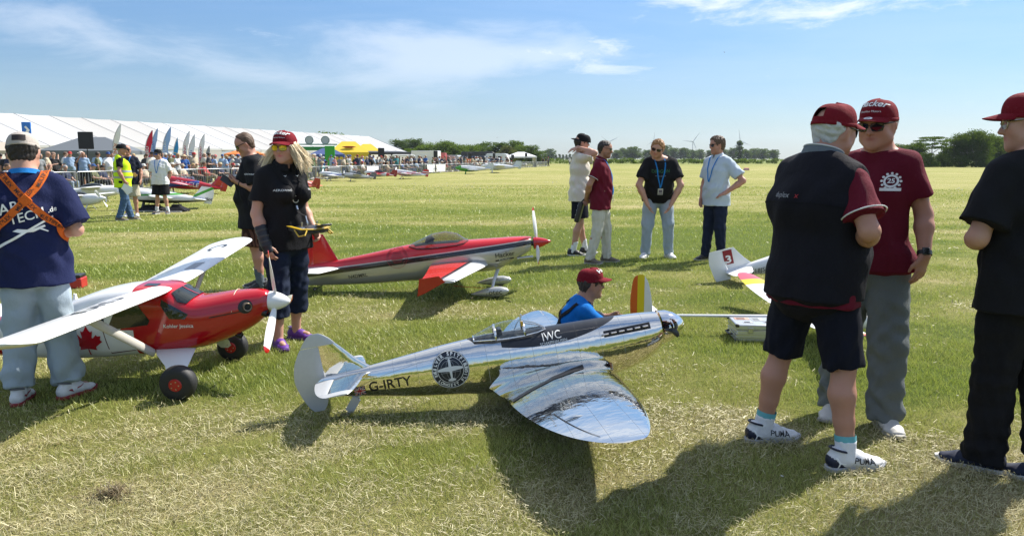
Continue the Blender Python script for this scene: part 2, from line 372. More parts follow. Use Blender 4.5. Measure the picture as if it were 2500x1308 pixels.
# ---------------------------------------------------------------- people
def skinmat(name, col):
    def fn(d, b):
        a = d.n('Attribute'); a.attribute_name = 'tint'
        g = d.noise(22, 5, .6); c = d.mix(d.m('MULTIPLY', d.m('ADD', d.m('MULTIPLY', g, .6), d.m('MULTIPLY', d.noise(70, 3, .6), .4)), .75), a.outputs['Color'], d.mix(1., a.outputs['Color'], (1., .76, .68), 'MULTIPLY'))
        d.put(b.inputs['Base Color'], c); d.put(b.inputs['Normal'], d.bump(d.noise(160, 3), .12, .003))
        b.inputs['Specular IOR Level'].default_value = .35
    return newmat('skin_'+name, fn, col, .52)
SKIN = {'fair': (.50, .30, .22), 'tan': (.38, .215, .145), 'red': (.46, .255, .185), 'deep': (.27, .14, .09)}
def stdpose(**kw):
    J = dict(pelvis=(0, 0, .95), waist=(0, 0, 1.10), chest=(0, 0, 1.30), shm=(-.01, 0, 1.44), neck=(.0, 0, 1.51), head=(.03, 0, 1.66),
             hipL=(0, .09, .92), kneeL=(.02, .105, .50), ankL=(-.02, .115, .085), hipR=(0, -.09, .92), kneeR=(.02, -.105, .50), ankR=(-.02, -.115, .085),
             shL=(-.01, .174, 1.425), elbL=(-.03, .25, 1.14), wrL=(.04, .27, .90), shR=(-.01, -.174, 1.425), elbR=(-.03, -.25, 1.14), wrR=(.04, -.27, .90))
    J.update({k: v for k, v in kw.items() if k in J}); return {k: np.array(v, float) for k, v in J.items()}
def bend(J, deg, keys=('waist', 'chest', 'shm', 'neck', 'head', 'shL', 'shR', 'elbL', 'elbR', 'wrL', 'wrR'), about='pelvis', axis='y'):
    a = R_(deg); o = J[about].copy(); c, s = math.cos(a), math.sin(a)
    for k in keys:
        v = J[k]-o
        J[k] = o+(np.array([v[0]*c+v[2]*s, v[1], -v[0]*s+v[2]*c]) if axis == 'y' else np.array([v[0], v[1]*c+v[2]*s, -v[1]*s+v[2]*c]))
    return J
def rotv(v, axis, a):
    axis = axis/np.linalg.norm(axis); return v*math.cos(a)+np.cross(axis, v)*math.sin(a)+axis*(axis@v)*(1-math.cos(a))
def hand(V, wr, d, n, sgn, curl=.35, spread=.07, thumb=.6, s=1.):
    """d: towards the fingers, n: palm normal; sgn picks the thumb's side"""
    d = np.array(d, float); d /= np.linalg.norm(d); n = np.array(n, float); n = n-d*(n@d); n /= np.linalg.norm(n); l = np.cross(n, d)*sgn   # l: towards the thumb
    V.seg(wr-d*.01, wr+d*.03, (.03*s, .021*s), (.036*s, .019*s), side=l, k=.015, id=1)
    V.seg(wr+d*.03, wr+d*.085*s, (.038*s, .0165*s), (.041*s, .0135*s), side=l, k=.012, id=1)
    for i, (ln, off) in enumerate(((.072, .030), (.080, .010), (.074, -.011), (.058, -.031))):
        p = wr+d*(.088-.006*abs(i-1.2))*s+l*off*s; v = d+l*(off*spread*22); v /= np.linalg.norm(v); ax = np.cross(d, n)
        for j, (fr, r) in enumerate(((.45, .0096), (.31, .0088), (.24, .0078))):
            v = rotv(v, ax, curl*(.8+.12*i)*(.75, 1.1, .9)[j])
            q = p+v*ln*fr*s; V.seg(p, q, r*s, (r-.0007)*s, k=.0045, id=1); p = q
    p = wr+d*.025*s+l*.03*s; v = d*.75+l*.75*thumb+n*.35; v /= np.linalg.norm(v); q = p+v*.045*s; V.seg(p-v*.01, q, .0135*s, .011*s, k=.012, id=1)
    v = d*.95+l*.25*thumb+n*.5*min(1, curl+.3); v /= np.linalg.norm(v); V.seg(q, q+v*.034*s, .0105*s, .0085*s, k=.005, id=1)
class Head:
    def __init__(s, c, yaw=0, pitch=0, roll=0, k=1.):
        s.c = np.array(c); s.k = k
        M = Matrix.Rotation(R_(yaw), 3, 'Z') @ Matrix.Rotation(R_(pitch), 3, 'Y') @ Matrix.Rotation(R_(roll), 3, 'X'); s.M = np.array(M)
    def __call__(s, x, y, z): return s.c+s.M@np.array([x, y, z])*s.k
    def d(s, x, y, z): return s.M@np.array([x, y, z], float)
    def inv(s, V): return ((np.asarray(V)-s.c)@s.M)/s.k
    def mat(s): return Matrix.Translation(s.c) @ Matrix(s.M).to_4x4() @ Matrix.Scale(s.k, 4)
def head_prims(V, H, J, face=1., fat=0.):
    k = H.k; l = H.d(0, 1, 0); sg = lambda a, b, r0, r1, kk=.02, side=l: V.seg(H(*a), H(*b), tuple(x*k for x in r0) if isinstance(r0, tuple) else r0*k, tuple(x*k for x in r1) if isinstance(r1, tuple) else r1*k, side=side, k=kk*k)
    sg((-.026, 0, .038), (.018, 0, .036), (.077, .083), (.072, .078), .02)
    sg((.022, 0, .03), (.038, 0, -.055), (.064+fat*.4, .058), (.045+fat, .047), .03)
    for y in (1, -1):
        sg((-.004, .058*y, -.02), (.018, .05*y+fat*y, -.058), .018, .017, .03); sg((.018, (.05+fat)*y, -.058), (.062, .018*y, -.088), .019, .018, .025)
        sg((.072, .012*y, .024), (.066, .045*y, .026), .012, .010, .012); sg((.058, .047*y, -.012), (.05, .052*y, -.03), .018, .018, .03)
        sg((.002, .077*y, .022), (-.006, .078*y, -.028), (.009, .021), (.008, .014), .006, side=H.d(0, 1, .1))
        sg((-.008, .088*y, .018), (-.014, .087*y, -.012), .007, .006, .006)
        sg((.09, .010*y, -.024), (.086, .014*y, -.024), .008, .007, .006)
    sg((.077, 0, .02), (.100, 0, -.02), .009, .0125, .012); sg((.062, 0, -.082), (.066, 0, -.094), .019, .017, .02)
    sg((.076, -.018, -.047), (.082, 0, -.045), .006, .008, .006); sg((.082, 0, -.045), (.076, .018, -.047), .008, .006, .006)
    sg((.074, -.016, -.058), (.078, 0, -.059), .007, .009, .006); sg((.078, 0, -.059), (.074, .016, -.058), .009, .007, .006)
    nk = J['neck']; sg0 = H(-.022, 0, -.05); V.seg(nk-np.array([.012, 0, .04]), sg0, .064+fat*.6, .057+fat*.6, k=.04)
def tintbody(me, skin, H, hair=(.05, .03, .02), lips=(.42, .16, .13), beard=0., blush=.5):
    n = len(me.vertices); co = np.empty(n*3, np.float32); me.vertices.foreach_get('co', co); q = H.inv(co.reshape(-1, 3)); c = np.tile(np.array([*skin, 1.]), (n, 1))
    def put(m, col, a):
        m = np.clip(m*a, 0, 1)[:, None]; c[:, :3] = c[:, :3]*(1-m)+np.array(col)*m
    g = lambda p, r: np.exp(-(((q-np.array(p))/np.array(r))**2).sum(1))
    if blush:
        for y in (.045, -.045): put(g((.065, y, -.025), (.03, .03, .025)), (.50, .17, .12), .4*blush)
        put(g((.1, 0, -.02), (.02, .02, .02)), (.5, .17, .12), .4*blush)
        for y in (.085, -.085): put(g((-.01, y, 0), (.03, .015, .035)), (.5, .17, .12), .55*blush)
    if beard: put(((q[:, 2] < -.03) & (q[:, 2] > -.12) & (q[:, 0] > -.005) & (np.abs(q[:, 1]) < .085)).astype(float), hair, beard)
    put(g((.083, 0, -.052), (.02, .024, .0085)), lips, 1.3)
    for y in (.032, -.032):
        put(g((.08, y, .026), (.03, .017, .006)), hair, 1.2); put(g((.075, y, .008), (.02, .012, .006)), (.05, .035, .03), 1.2)
    a = me.color_attributes.new('tint', 'FLOAT_COLOR', 'POINT'); a.data.foreach_set('color', c.astype(np.float32).ravel())
def cap_mesh(b, back_hole=False, tall=1.):
    """crown, button and curved peak in the head's own frame"""
    n, m = 36, 12; rows = []
    for j in range(m+1):
        t = (j/m)*math.pi/2; ring = []
        for i in range(n):
            a = 2*math.pi*i/n; r = math.cos(t)**.62; fr = max(0, math.cos(a))
            seam = 1-.012*abs(math.sin(3*a))**.3*0+.010*(abs(math.cos(3*a))**.5)
            ring.append(Vector((-.012+math.cos(a)*.108*r*seam, math.sin(a)*.0885*r*seam, .038+math.sin(t)**.92*(.094+.010*fr)*tall+.012*fr*(1-j/m)-.004*(1-fr)*(1-j/m))))
        rows.append(ring)
    v = [p for r in rows for p in r]; f = []
    for j in range(m):
        for i in range(n):
            a = 2*math.pi*(i+.5)/n; back = abs(a-math.pi)
            if back_hole and back < .42-.02*(j-3)**2 and 2 <= j <= 5: continue
            f.append((j*n+i, j*n+(i+1) % n, (j+1)*n+(i+1) % n, (j+1)*n+i))
    b.add(v, f); b.lathe((-.012, 0, .038+.0945*tall+.004), (0, 0, 1), [(-.004, .0075), (.003, .0065), (.006, .002)], 10)
    b.rings([[r*1.0 for r in [Vector((-.012+math.cos(2*math.pi*i/n)*q*.108, math.sin(2*math.pi*i/n)*q*.0885, .026+z+.014*max(0, math.cos(2*math.pi*i/n)))) for i in range(n)]] for q, z in ((1.012, .0), (1.03, .002), (1.03, .016), (1.0, .018))], cap=False)
def peak_mesh(b, ln=.072, drop=.012):
    n, m = 16, 6; top = []; bot = []
    for j in range(m+1):
        for i in range(n+1):
            a = -1.08+2.16*i/n; t = j/m
            x0, y0 = -.012+math.cos(a)*.108, math.sin(a)*.0885; sh = max(0, 1-(a/1.14)**2)**.6
            x = x0+t*ln*sh*1.0; y = y0*(1+.02*t); z = .042+.010*math.cos(a)+.010-t*drop*sh-.020*(abs(y)/.08)**2*(.35+t*.8)
            top.append(Vector((x, y, z))); bot.append(Vector((x-.002*(1-t), y, z-.0035)))
    N = (n+1)*(m+1); f = []
    for j in range(m):
        for i in range(n):
            p = j*(n+1)+i; f += [(p, p+1, p+n+2, p+n+1), (N+p, N+p+n+1, N+p+n+2, N+p+1)]
    for i in range(n): p = m*(n+1)+i; f.append((p, p+1, N+p+1, N+p))
    for j in range(m):
        for i in (0, n): p = j*(n+1)+i; f.append((p, p+n+1, N+p+n+1, N+p))
    b.add(top+bot, f)
def shades(parent, H, lens, frame, big=1., rim=True):
    b = MB(); b.X = H.mat()
    for y in (1, -1):
        prof = [(.028, .016), (.030, .0), (.024, -.017), (.004, -.021), (-.018, -.017), (-.025, -.002), (-.022, .014), (0, .018)]
        n = len(prof); cy = .033*y
        out = [Vector((.0935-abs(cy+p*y*big)**2*4.2, cy+p*y*big, .010+q*big)) for p, q in prof]
        b.cur = 0; b.add([o+Vector((.003, 0, 0)) for o in out]+[o-Vector((.001, 0, 0)) for o in out], [tuple(range(n)), tuple(range(2*n-1, n-1, -1))]+[(i, (i+1) % n, n+(i+1) % n, n+i) for i in range(n)])
    o = b.build('glasses_lens', lens, parent, smooth=False)
    b = MB(); b.X = H.mat()
    for y in (1, -1):
        prof = [(.028, .016), (.030, .0), (.024, -.017), (.004, -.021), (-.018, -.017), (-.025, -.002), (-.022, .014), (0, .018), (.028, .016)]
        cy = .033*y
        if rim: b.tube([Vector((.0955-abs(cy+p*y*big)**2*4.2, cy+p*y*big, .010+q*big)) for p, q in prof], .0019, 5)
        b.tube([Vector((.083, .062*y, .022)), Vector((.05, .079*y, .024)), Vector((.0, .085*y, .024)), Vector((-.012, .087*y, .014))], [.003, .0026, .0022, .0022], 5, flat=1.3)
    b.tube([Vector((.097, -.009, .014)), Vector((.0985, 0, .017)), Vector((.097, .009, .014))], .002, 5)
    b.build('glasses_frame', frame, parent)
def strip(parent, name, pts, width, mat, bvh=None, off=.004, thick=.002, n=40, side=None, kind=None, closed=False, dirn=None):
    """a flat band along pts, laid on a surface when bvh is given"""
    P = [np.array(p, float) for p in pts]; L = [0]
    for i in range(1, len(P)): L.append(L[-1]+np.linalg.norm(P[i]-P[i-1]))
    q = []
    for t in np.linspace(0, L[-1], n):
        i = min(int(np.searchsorted(L, t, 'right'))-1, len(P)-2); u = (t-L[i])/max(L[i+1]-L[i], 1e-9)
        a, bb, c, d = P[max(i-1, 0)], P[i], P[i+1], P[min(i+2, len(P)-1)]
        q.append(.5*((2*bb)+(-a+c)*u+(2*a-5*bb+4*c-d)*u*u+(-a+3*bb-3*c+d)*u**3))
    V = []; NN = []
    for p in q:
        if bvh is not None:
            h = bvh.find_nearest(Vector(p)); V.append(np.array(h[0])+np.array(h[1])*off); NN.append(np.array(h[1]))
        else: V.append(p); NN.append(np.array(side if side is not None else (0, 0, 1.)))
    for _ in range(3):
        V = [V[0]]+[(V[i-1]+2*V[i]+V[i+1])/4 for i in range(1, n-1)]+[V[-1]]; NN = [NN[0]]+[(NN[i-1]+2*NN[i]+NN[i+1])/4 for i in range(1, n-1)]+[NN[-1]]
    rs = []
    for i in range(n):
        t = V[min(i+1, n-1)]-V[max(i-1, 0)]; t /= np.linalg.norm(t)+1e-9; w = np.cross(NN[i], t); w /= np.linalg.norm(w)+1e-9; u = np.cross(t, w)
        if u@NN[i] < 0: u = -u
        rs.append([Vector(V[i]+w*width/2), Vector(V[i]+w*width/2+u*thick), Vector(V[i]-w*width/2+u*thick), Vector(V[i]-w*width/2)])
    b = MB(); b.rings(rs); o = b.build(name, mat, parent, kind=kind, angle=30); o['_m'] = 0; del o['_m']
    return o, V, NN
LINING = plain('grey shoe lining', (.16, .16, .17), .8)
def shoe(parent, ank, yaw, upper, sole, s=1., lace=None, vox=.006, heel=None, low=True):
    T = Matrix.Translation((ank[0], ank[1], 0)) @ Matrix.Rotation(R_(yaw), 4, 'Z') @ Matrix.Scale(s, 4)
    v = Vol(); v.seg((-.055, 0, .045), (.05, 0, .05), (.036, .042), (.042, .042), k=.02); v.seg((.05, 0, .05), (.115, 0, .034), (.043, .04), (.046, .026), k=.02); v.seg((.115, 0, .034), (.165, .004, .03), (.045, .026), (.036, .02), k=.02)
    v.seg((-.035, 0, .05), (-.02, 0, .10), (.037, .05), (.036, .048), k=.02, cut1=True)
    me = v.mesh('shoe', vox, planes=[((0, 0, .016), (0, 0, -1))], disp=folds(3, .002, .05)); me.transform(T)
    o = link('shoe', me, [upper]+([heel] if heel else []), parent)
    if heel:
        for p in me.polygons:
            c = T.inverted() @ p.center
            if c.x < .02-.35*c.z*4 and c.z < .075-c.x*.3: p.material_index = 1
    b = MB(); b.X = T; out = [(-.098, 0), (-.088, .028), (-.06, .040), (0, .038), (.06, .044), (.115, .050), (.165, .044), (.196, .022), (.203, 0), (.196, -.020), (.165, -.042), (.115, -.049), (.06, -.042), (0, -.037), (-.06, -.040), (-.088, -.028)]
    b.rings([[Vector((x*q, y*q, z+(.012 if x > .17 else 0))) for x, y in out] for z, q in ((.001, .96), (.006, 1.0), (.020, 1.0), (.024, .95))]); b.build('sole', sole, o)
    b = MB(); b.X = T; b.tube([(-.028+math.cos(q)*.050, math.sin(q)*.037, .100-.012*math.cos(q)) for q in np.linspace(0, 6.283, 22)], .0055, 6); b.build('collar_lining', heel or LINING, o)
    if lace:
        b = MB(); b.X = T
        for i in range(5):
            x = .02+.021*i; z = .0915-.0115*i; b.tube([(x, -.02, z-.006), (x+.006, 0, z), (x, .02, z-.006)], .0028, 5); b.tube([(x, .02, z-.005), (x+.02, -.02, z-.015)], .0026, 5)
        b.tube([(.015, 0, .096), (.02, .03, .09), (.05, .045, .066), (.03, .04, .07), (.016, .0, .095)], .0026, 5); b.build('laces', lace, o)
    return o, T
def person(name, label, loc, yaw, J, skin='fair', h=1.78, vox=.0078, head=(0, 0, 0), torso=1., belly=0., bust=0., fat=0., limb=1.,
           shirt=None, pants=None, shoes=None, hair=None, cap=None, glasses=None, hands=None, socks=None, feet=(12, -12), hm=1.0, group=None, tint={}, seed=1, vest=None, collar=None, lanyard=None, cat='person'):
    sc = h/1.78; root = thing('person', label, cat, loc, R_(yaw), group); X = {}
    A = {k: v*sc for k, v in J.items()}
    for k in ('ankL', 'ankR'): A[k][2] = J[k][2]
    H = Head(A['head'], *head, k=1.04*sc*hm); sk = SKIN[skin]
    rs = lambda *r: tuple(x*sc for x in r)
    fw = lambda a, b: (A[b]-A[a])
    lat = A['shL']-A['shR']; lat /= np.linalg.norm(lat); latp = A['hipL']-A['hipR']; latp /= np.linalg.norm(latp)
    up = A['chest']-A['pelvis']; up /= np.linalg.norm(up); fwd = np.cross(lat, up)
    def trunk(v, g, lo=0., hem=None, loose=0.):
        w = torso
        v.seg(A['pelvis']-up*.05, A['waist'], rs(.150*w+g, .112*w+g), rs(.146*w+g, .108*w+g), side=lat, k=.05)
        v.seg(A['waist'], A['chest'], rs(.146*w+g, .108*w+g), rs(.160*w+g, .112*w+g), side=lat, k=.05)
        v.seg(A['chest'], A['shm'], rs(.160*w+g, .112*w+g), rs(.128*w+g, .078*w+g), side=lat, k=.05)
        for q in 'LR':
            v.seg(A['neck']+(A['sh'+q]-A['neck'])*.15, A['sh'+q]+(A['neck']-A['sh'+q])*.12, rs(.052, .052)[0]+g*.6, .050*sc*limb**.5+g*.7, k=.05)
            v.seg(A['shm']-up*.06+(A['sh'+q]-A['shm'])*.45+fwd*.02, A['chest']-up*.02+(A['sh'+q]-A['shm'])*.40+fwd*.03, .075*sc*w+g, .08*sc*w+g, k=.05)
        if belly: v.seg(A['waist']+fwd*(.02+belly*.35)-up*.05, A['waist']+fwd*(.02+belly*.35)+up*.07, rs(.128*w+g+belly*.2, .10*w+g+belly*.5), rs(.12*w+g, .09*w+g+belly*.3), side=lat, k=.07)
        if bust:
            for q in (1, -1): v.seg(A['chest']+fwd*.085+lat*.075*q, A['chest']+fwd*(.085+bust)+lat*.08*q-up*.02, .07*sc+g, .058*sc+g, k=.04)
        if hem:
            hl_ = max(.155*w+g, .176*limb+(pants or {}).get('g', .014)+.022); hd_ = max(.116*w+g, .086*limb+(pants or {}).get('g', .014)+.042)
            hz = up*.35+np.array([0, 0, .65]); v.seg(A['waist']-up*.03, A['pelvis'], rs(.146*w+g, .108*w+g), rs(hl_-.002, hd_-.004), side=lat, k=.04); v.seg(A['pelvis'], A['pelvis']-hz*hem, rs(hl_-.002, hd_-.004), rs(hl_+loose, hd_+loose), side=latp, k=.03, cut1=True)
    # the body: one continuous surface
    b = Vol(); trunk(b, -.006)
    for q, sg in (('L', 1), ('R', -1)):
        b.seg(A['hip'+q], A['knee'+q], .078*sc*limb, .050*sc*limb, k=.02)
        d = A['ank'+q]-A['knee'+q]; bk = np.array([-1., 0, 0])
        b.chain([A['knee'+q], A['knee'+q]+d*.3+bk*.018*sc, A['knee'+q]+d*.62+bk*.008, A['ank'+q]], [.050*sc*limb, .057*sc*limb, .043*sc*limb, .036*sc*limb], k=.02)
        a = R_(feet[0 if q == 'L' else 1]); b.seg(A['ank'+q]*np.array([1, 1, .6]), A['ank'+q]*np.array([1, 1, 0])+np.array([.11*math.cos(a), .11*math.sin(a), .045]), .034, .026, k=.02)
        e = A['elb'+q]; s_ = A['sh'+q]; wv = A['wr'+q]
        b.chain([s_, s_+(e-s_)*.45, e], [.051*sc*limb, .047*sc*limb, .039*sc*limb], k=.03)
        b.chain([e, e+(wv-e)*.3, wv], [.040*sc*limb, .043*sc*limb, .028*sc*limb], k=.025)
        hh = (hands or {}).get(q, {}); d = hh.get('d', (wv-e)); n = hh.get('n', -sg*lat); hand(b, wv, d, n, sg, hh.get('curl', .35), hh.get('spread', .06), hh.get('thumb', .6), sc)
    head_prims(b, H, A, fat=fat)
    me = b.mesh('body', vox); tintbody(me, sk, H, **tint); o = link('body', me, skinmat(skin, sk), root); X['body'] = o
    # clothes
    if pants:
        v = Vol(); g = pants.get('g', .014); ln = pants.get('len', 1.)
        v.seg(A['pelvis']-up*.06, A['pelvis']+up*pants.get('rise', .05), rs(.152*torso+g, .118*torso+g), rs(.150*torso+g, .112*torso+g), side=latp, k=.04, cut1=True)
        for q in 'LR':
            hp, kn, an = A['hip'+q], A['knee'+q], A['ank'+q]
            kr = (.062+g*.9+pants.get('kw', 0))*sc*limb; ar = (.046+g+pants.get('aw', 0))*sc*limb
            if ln >= .99:
                bt = an+(kn-an)*(-.06 if not pants.get('crop') else pants['crop']); v.chain([hp, hp+(kn-hp)*.5, kn, bt], [(.084+g)*sc*limb, (.074+g)*sc*limb, kr, ar], k=.03); v.P[-1] = v.P[-1][:7]+(True,)+v.P[-1][8:]
            else:
                bt = hp+(kn-hp)*ln; v.seg(hp, bt, (.084+g)*sc*limb, ((.088-.024*min(ln, 1))+g*1.5+pants.get('aw', 0))*sc*limb, k=.04, cut1=True)
        ak = A['ankL'][2]; kz = A['kneeL'][2]
        mk = lambda V: (.45+np.exp(-((V[:, 2]-ak-.06)/.12)**2)*.9+np.exp(-((V[:, 2]-kz)/.11)**2)*.5+np.exp(-((V[:, 2]-.80*sc)/.07)**2)*.35)*np.clip((.82*sc-V[:, 2])/.12, .12, 1)
        me = v.mesh('trousers', vox*1.05, disp=folds(seed+5, pants.get('fold', .0085), pants.get('wl', .085), (1.1, 1.1, .8), mk)); X['pants'] = link(pants.get('name', 'trousers'), me, pants['mat'], root)
    if socks:
        v = Vol()
        for q in 'LR':
            d = A['knee'+q]-A['ank'+q]; v.seg(A['ank'+q]-d*.06, A['ank'+q]+d*socks[1], .0425*limb, .0455*limb, k=.01, cut1=True)
        link('socks', v.mesh('socks', vox, disp=folds(4, .002, .03)), socks[0], root)
    if shoes:
        for i, q in enumerate('LR'):
            X['shoe'+q] = shoe(root, A['ank'+q]+np.array([.0, 0, 0]), feet[i], shoes['up'], shoes['sole'], shoes.get('s', 1.0)*sc**.5, shoes.get('lace'), vox*.85, shoes.get('heel'))
    if shirt:
        v = Vol(); g = shirt.get('g', .012); trunk(v, g, hem=shirt.get('hem', .10), loose=shirt.get('loose', .01)); holes = []
        for q in 'LR':
            s_, e, wv = A['sh'+q], A['elb'+q], A['wr'+q]; t = shirt.get('sleeve', .62)
            if t <= 1: v.seg(s_, s_+(e-s_)*t, (.053*limb**.7+g*.8)*sc, (.052*limb**.7+g*.8+shirt.get('sl', .006))*sc, k=.035, cut1=True)
            else: v.chain([s_, e, e+(wv-e)*(t-1)], [(.058+g)*sc, (.050+g)*sc, (.040+g)*sc], k=.03)
        zc = A['waist'][2]
        mk = lambda V: .45+np.exp(-((V[:, 2]-zc+.03)/.12)**2)*.95+np.exp(-((V[:, 2]-A['shm'][2]+.09)/.07)**2)*.45
        me = v.mesh('shirt', vox, planes=[(A['neck']+np.array([0, 0, .012])*sc, up*.07+fwd*.02)], disp=folds(seed, shirt.get('fold', .0085)*1.25, shirt.get('wl', .11), (1, 1, .7), mk)); X['shirt'] = link(shirt.get('name', 'shirt'), me, shirt['mat'], root)
    if vest:
        v = Vol(); g = vest.get('g', .024); trunk(v, g, hem=vest.get('hem', .16), loose=.015)
        sh = [(A['sh'+q]+lat*(.052 if q == 'L' else -.052)*sc, lat*(1 if q == 'L' else -1)+np.array([0, 0, .26])) for q in 'LR']
        X['vest'] = link(vest.get('name', 'vest'), v.mesh('vest', vox, planes=sh+[(A['neck']+np.array([0, 0, .0]), up*.07+fwd*.06)], disp=folds(seed+9, vest.get('fold', .009), .13, (1, 1, .6))), vest['mat'], root)
    if collar:
        b = MB(); c = A['neck']; upn = (H.c-A['neck']); upn /= np.linalg.norm(upn); f2 = fwd-upn*(fwd@upn); f2 /= np.linalg.norm(f2); l2 = np.cross(upn, f2); n = 28; rr = []
        cg = collar.get('g', .0)
        for r, z in ((.071, .0), (.068, .030), (.075, .034), (.090, .006), (.092, -.006), (.086, -.004)):
            ring = []
            for i in range(n):
                a = .16+(2*math.pi-.32)*i/(n-1); w_ = 1+.10*max(0, math.cos(a))**3*(r > .08)
                ring.append(Vector(c+(f2*(math.cos(a)*(r+cg)*w_*.98+.004)+l2*math.sin(a)*(r+cg)*w_+upn*(z*1.0-.012*max(0, math.cos(a))*(2.2 if r > .08 else 1)+.014))*sc))
            rr.append(ring)
        b.rings(rr, cap=False, close=False); X['collar'] = b.build('collar', collar['mat'], root)
        if collar.get('trim'): bb = MB(); bb.tube(rr[4], .0028, 5); bb.build('collar_trim', collar['trim'], X['collar'])
    if hair:
        st = hair['style']; v = Vol(); k = H.k; l = H.d(0, 1, 0); g = hair.get('g', .008)
        v.seg(H(-.028, 0, .040), H(.016, 0, .040), ((.078+g)*k, (.084+g)*k), ((.073+g)*k, (.080+g*1.6)*k), side=l, k=.02)
        if st != 'crop': v.seg(H(-.045, 0, .01), H(-.05, 0, -.038), ((.068+g)*k, (.05+g)*k), ((.060+g)*k, (.036+g)*k), side=l, k=.03)
        hl = hair.get('line', .060); pl = [(H(hl, 0, .045), H.d(1, 0, -.42)), (H(.02, 0, -.015 if st != 'low' else -.02), H.d(.95, 0, -.75)), (H(-.05, 0, hair.get('nape', -.062)), H.d(.15, 0, -1))]
        if cap: pl.append((H(0, 0, .034), H.d(.12, 0, 1)))
        me = v.mesh('hair', vox*.75, planes=pl, disp=folds(seed+2, hair.get('rough', .004), .022, (1, 1, .5))); X['hair'] = link('hair', me, hair['mat'], root)
    if cap:
        bw = cap.get('back', False); H2 = H if not bw else Head(H.c, head[0]+180, -head[1]-6, -head[2], H.k)
        if cap.get('tilt'): H2 = Head(H.c, head[0], head[1]+cap['tilt'], head[2], H.k)
        b = MB(); b.X = H2.mat(); cap_mesh(b, cap.get('hole', False), cap.get('tall', 1.)); c = b.build('cap', cap['mat'], root, angle=60); X['cap'] = c; X['capH'] = H2
        b = MB(); b.X = H2.mat(); peak_mesh(b); b.build('peak', cap.get('pmat', cap['mat']), c)
    if glasses: shades(root, H, glasses.get('lens'), glasses.get('frame'), glasses.get('big', 1.), glasses.get('rim', True))
    if lanyard:
        bv = bvh_of(X['shirt']); c = A['neck']; bt = lanyard.get('low', A['waist']+fwd*.1+up*.02); x1 = A['chest']+fwd*.2
        for q in (1, -1):
            strip(root, 'lanyard', [c+lat*.055*q-fwd*.03+np.array([0, 0, .03]), c+lat*.075*q+fwd*.03+np.array([0, 0, -.0]), A['shm']+fwd*.12+lat*.06*q-up*.03, (x1+bt)/2+lat*.022*q, bt+lat*.004*q], lanyard.get('w', .016), lanyard['mat'], bv, off=.006)
        if lanyard.get('badge'):
            h = bv.find_nearest(Vector(bt-up*.05)); b = MB(); M = Matrix((fwd, lat, up)).transposed().to_4x4(); M.translation = h[0]+Vector(fwd)*.012
            b.X = M; b.box((0, 0, 0), (.003, .075, .10)); c = b.build('badge', lanyard['badge'], root); b = MB(); b.X = M; b.box((.003, 0, .005), (.002, .05, .045)); b.box((.003, 0, -.035), (.002, .06, .012)); b.build('badge_print', lanyard['print'], c)
    X.update(root=root, H=H, A=A, lat=lat, up=up, fwd=fwd, sc=sc); return X
# ---------------------------------------------------------------- model aeroplanes: lofted bodies and wings
def crom(P, n):
    P = np.array(P, float); out = []
    for i in range(len(P)-1):
        a, b, c, d = P[max(i-1, 0)], P[i], P[i+1], P[min(i+2, len(P)-1)]
        for u in np.linspace(0, 1, n, endpoint=False): out.append(.5*((2*b)+(-a+c)*u+(2*a-5*b+4*c-d)*u*u+(-a+3*b-3*c+d)*u**3))
    out.append(P[-1]); return np.array(out)
def fuselage(name, secs, mat, parent, k=1., n=40, sub=6, e=2.2, mid=.5, cap=True):
    """secs: (x, top z, bottom z, half width[, squareness])"""
    secs = [tuple(q)+(e,)*(5-len(q)) for q in secs]; rs = []
    for x, zt, zb, hw, ee in crom(secs, sub):
        zm = zb+(zt-zb)*mid; r = []
        for i in range(n):
            a = 2*math.pi*i/n; c, s = math.cos(a), math.sin(a); y = hw*math.copysign(abs(c)**(2/ee), c)
            z = zm+((zt-zm) if s > 0 else (zm-zb))*math.copysign(abs(s)**(2/ee), s); r.append(Vector((x, y, z))*k)
        rs.append(r)
    b = MB(); b.rings(rs, cap); return b.build(name, mat, parent, angle=50)
AF = [(1, 0), (.9, .11), (.75, .24), (.55, .39), (.35, .48), (.2, .47), (.1, .37), (.04, .24), (.012, .13), (0, 0)]
def wing(name, secs, mat, parent, k=1., sub=5, camber=.02, inc=0.):
    """secs: (y, leading edge x, chord, z, thickness ratio); x runs forward"""
    rs = []; S2 = crom(secs, sub) if sub > 1 else np.array(secs)
    for y, xl, c, z, t in S2:
        up = [Vector((xl-c*u, y, z+c*(t*h+camber*4*u*(1-u)-inc*u))) for u, h in AF]; lo = [Vector((xl-c*u, y, z+c*(-t*h*.75+camber*4*u*(1-u)-inc*u))) for u, h in AF[::-1][1:-1]]
        rs.append([p*k for p in up+lo])
    b = MB(); b.rings(rs, True); return b.build(name, mat, parent, angle=60)
def fin(name, secs, mat, parent, k=1., sub=4, y=0.):
    """secs: (z, leading edge x, chord, thickness ratio)"""
    rs = []
    for z, xl, c, t in (crom(secs, sub) if sub > 1 else np.array(secs)):
        up = [Vector((xl-c*u, y+c*t*h, z)) for u, h in AF]; lo = [Vector((xl-c*u, y-c*t*h, z)) for u, h in AF[::-1][1:-1]]
        rs.append([p*k for p in up+lo])
    b = MB(); b.rings(rs, True); return b.build(name, mat, parent, angle=60)
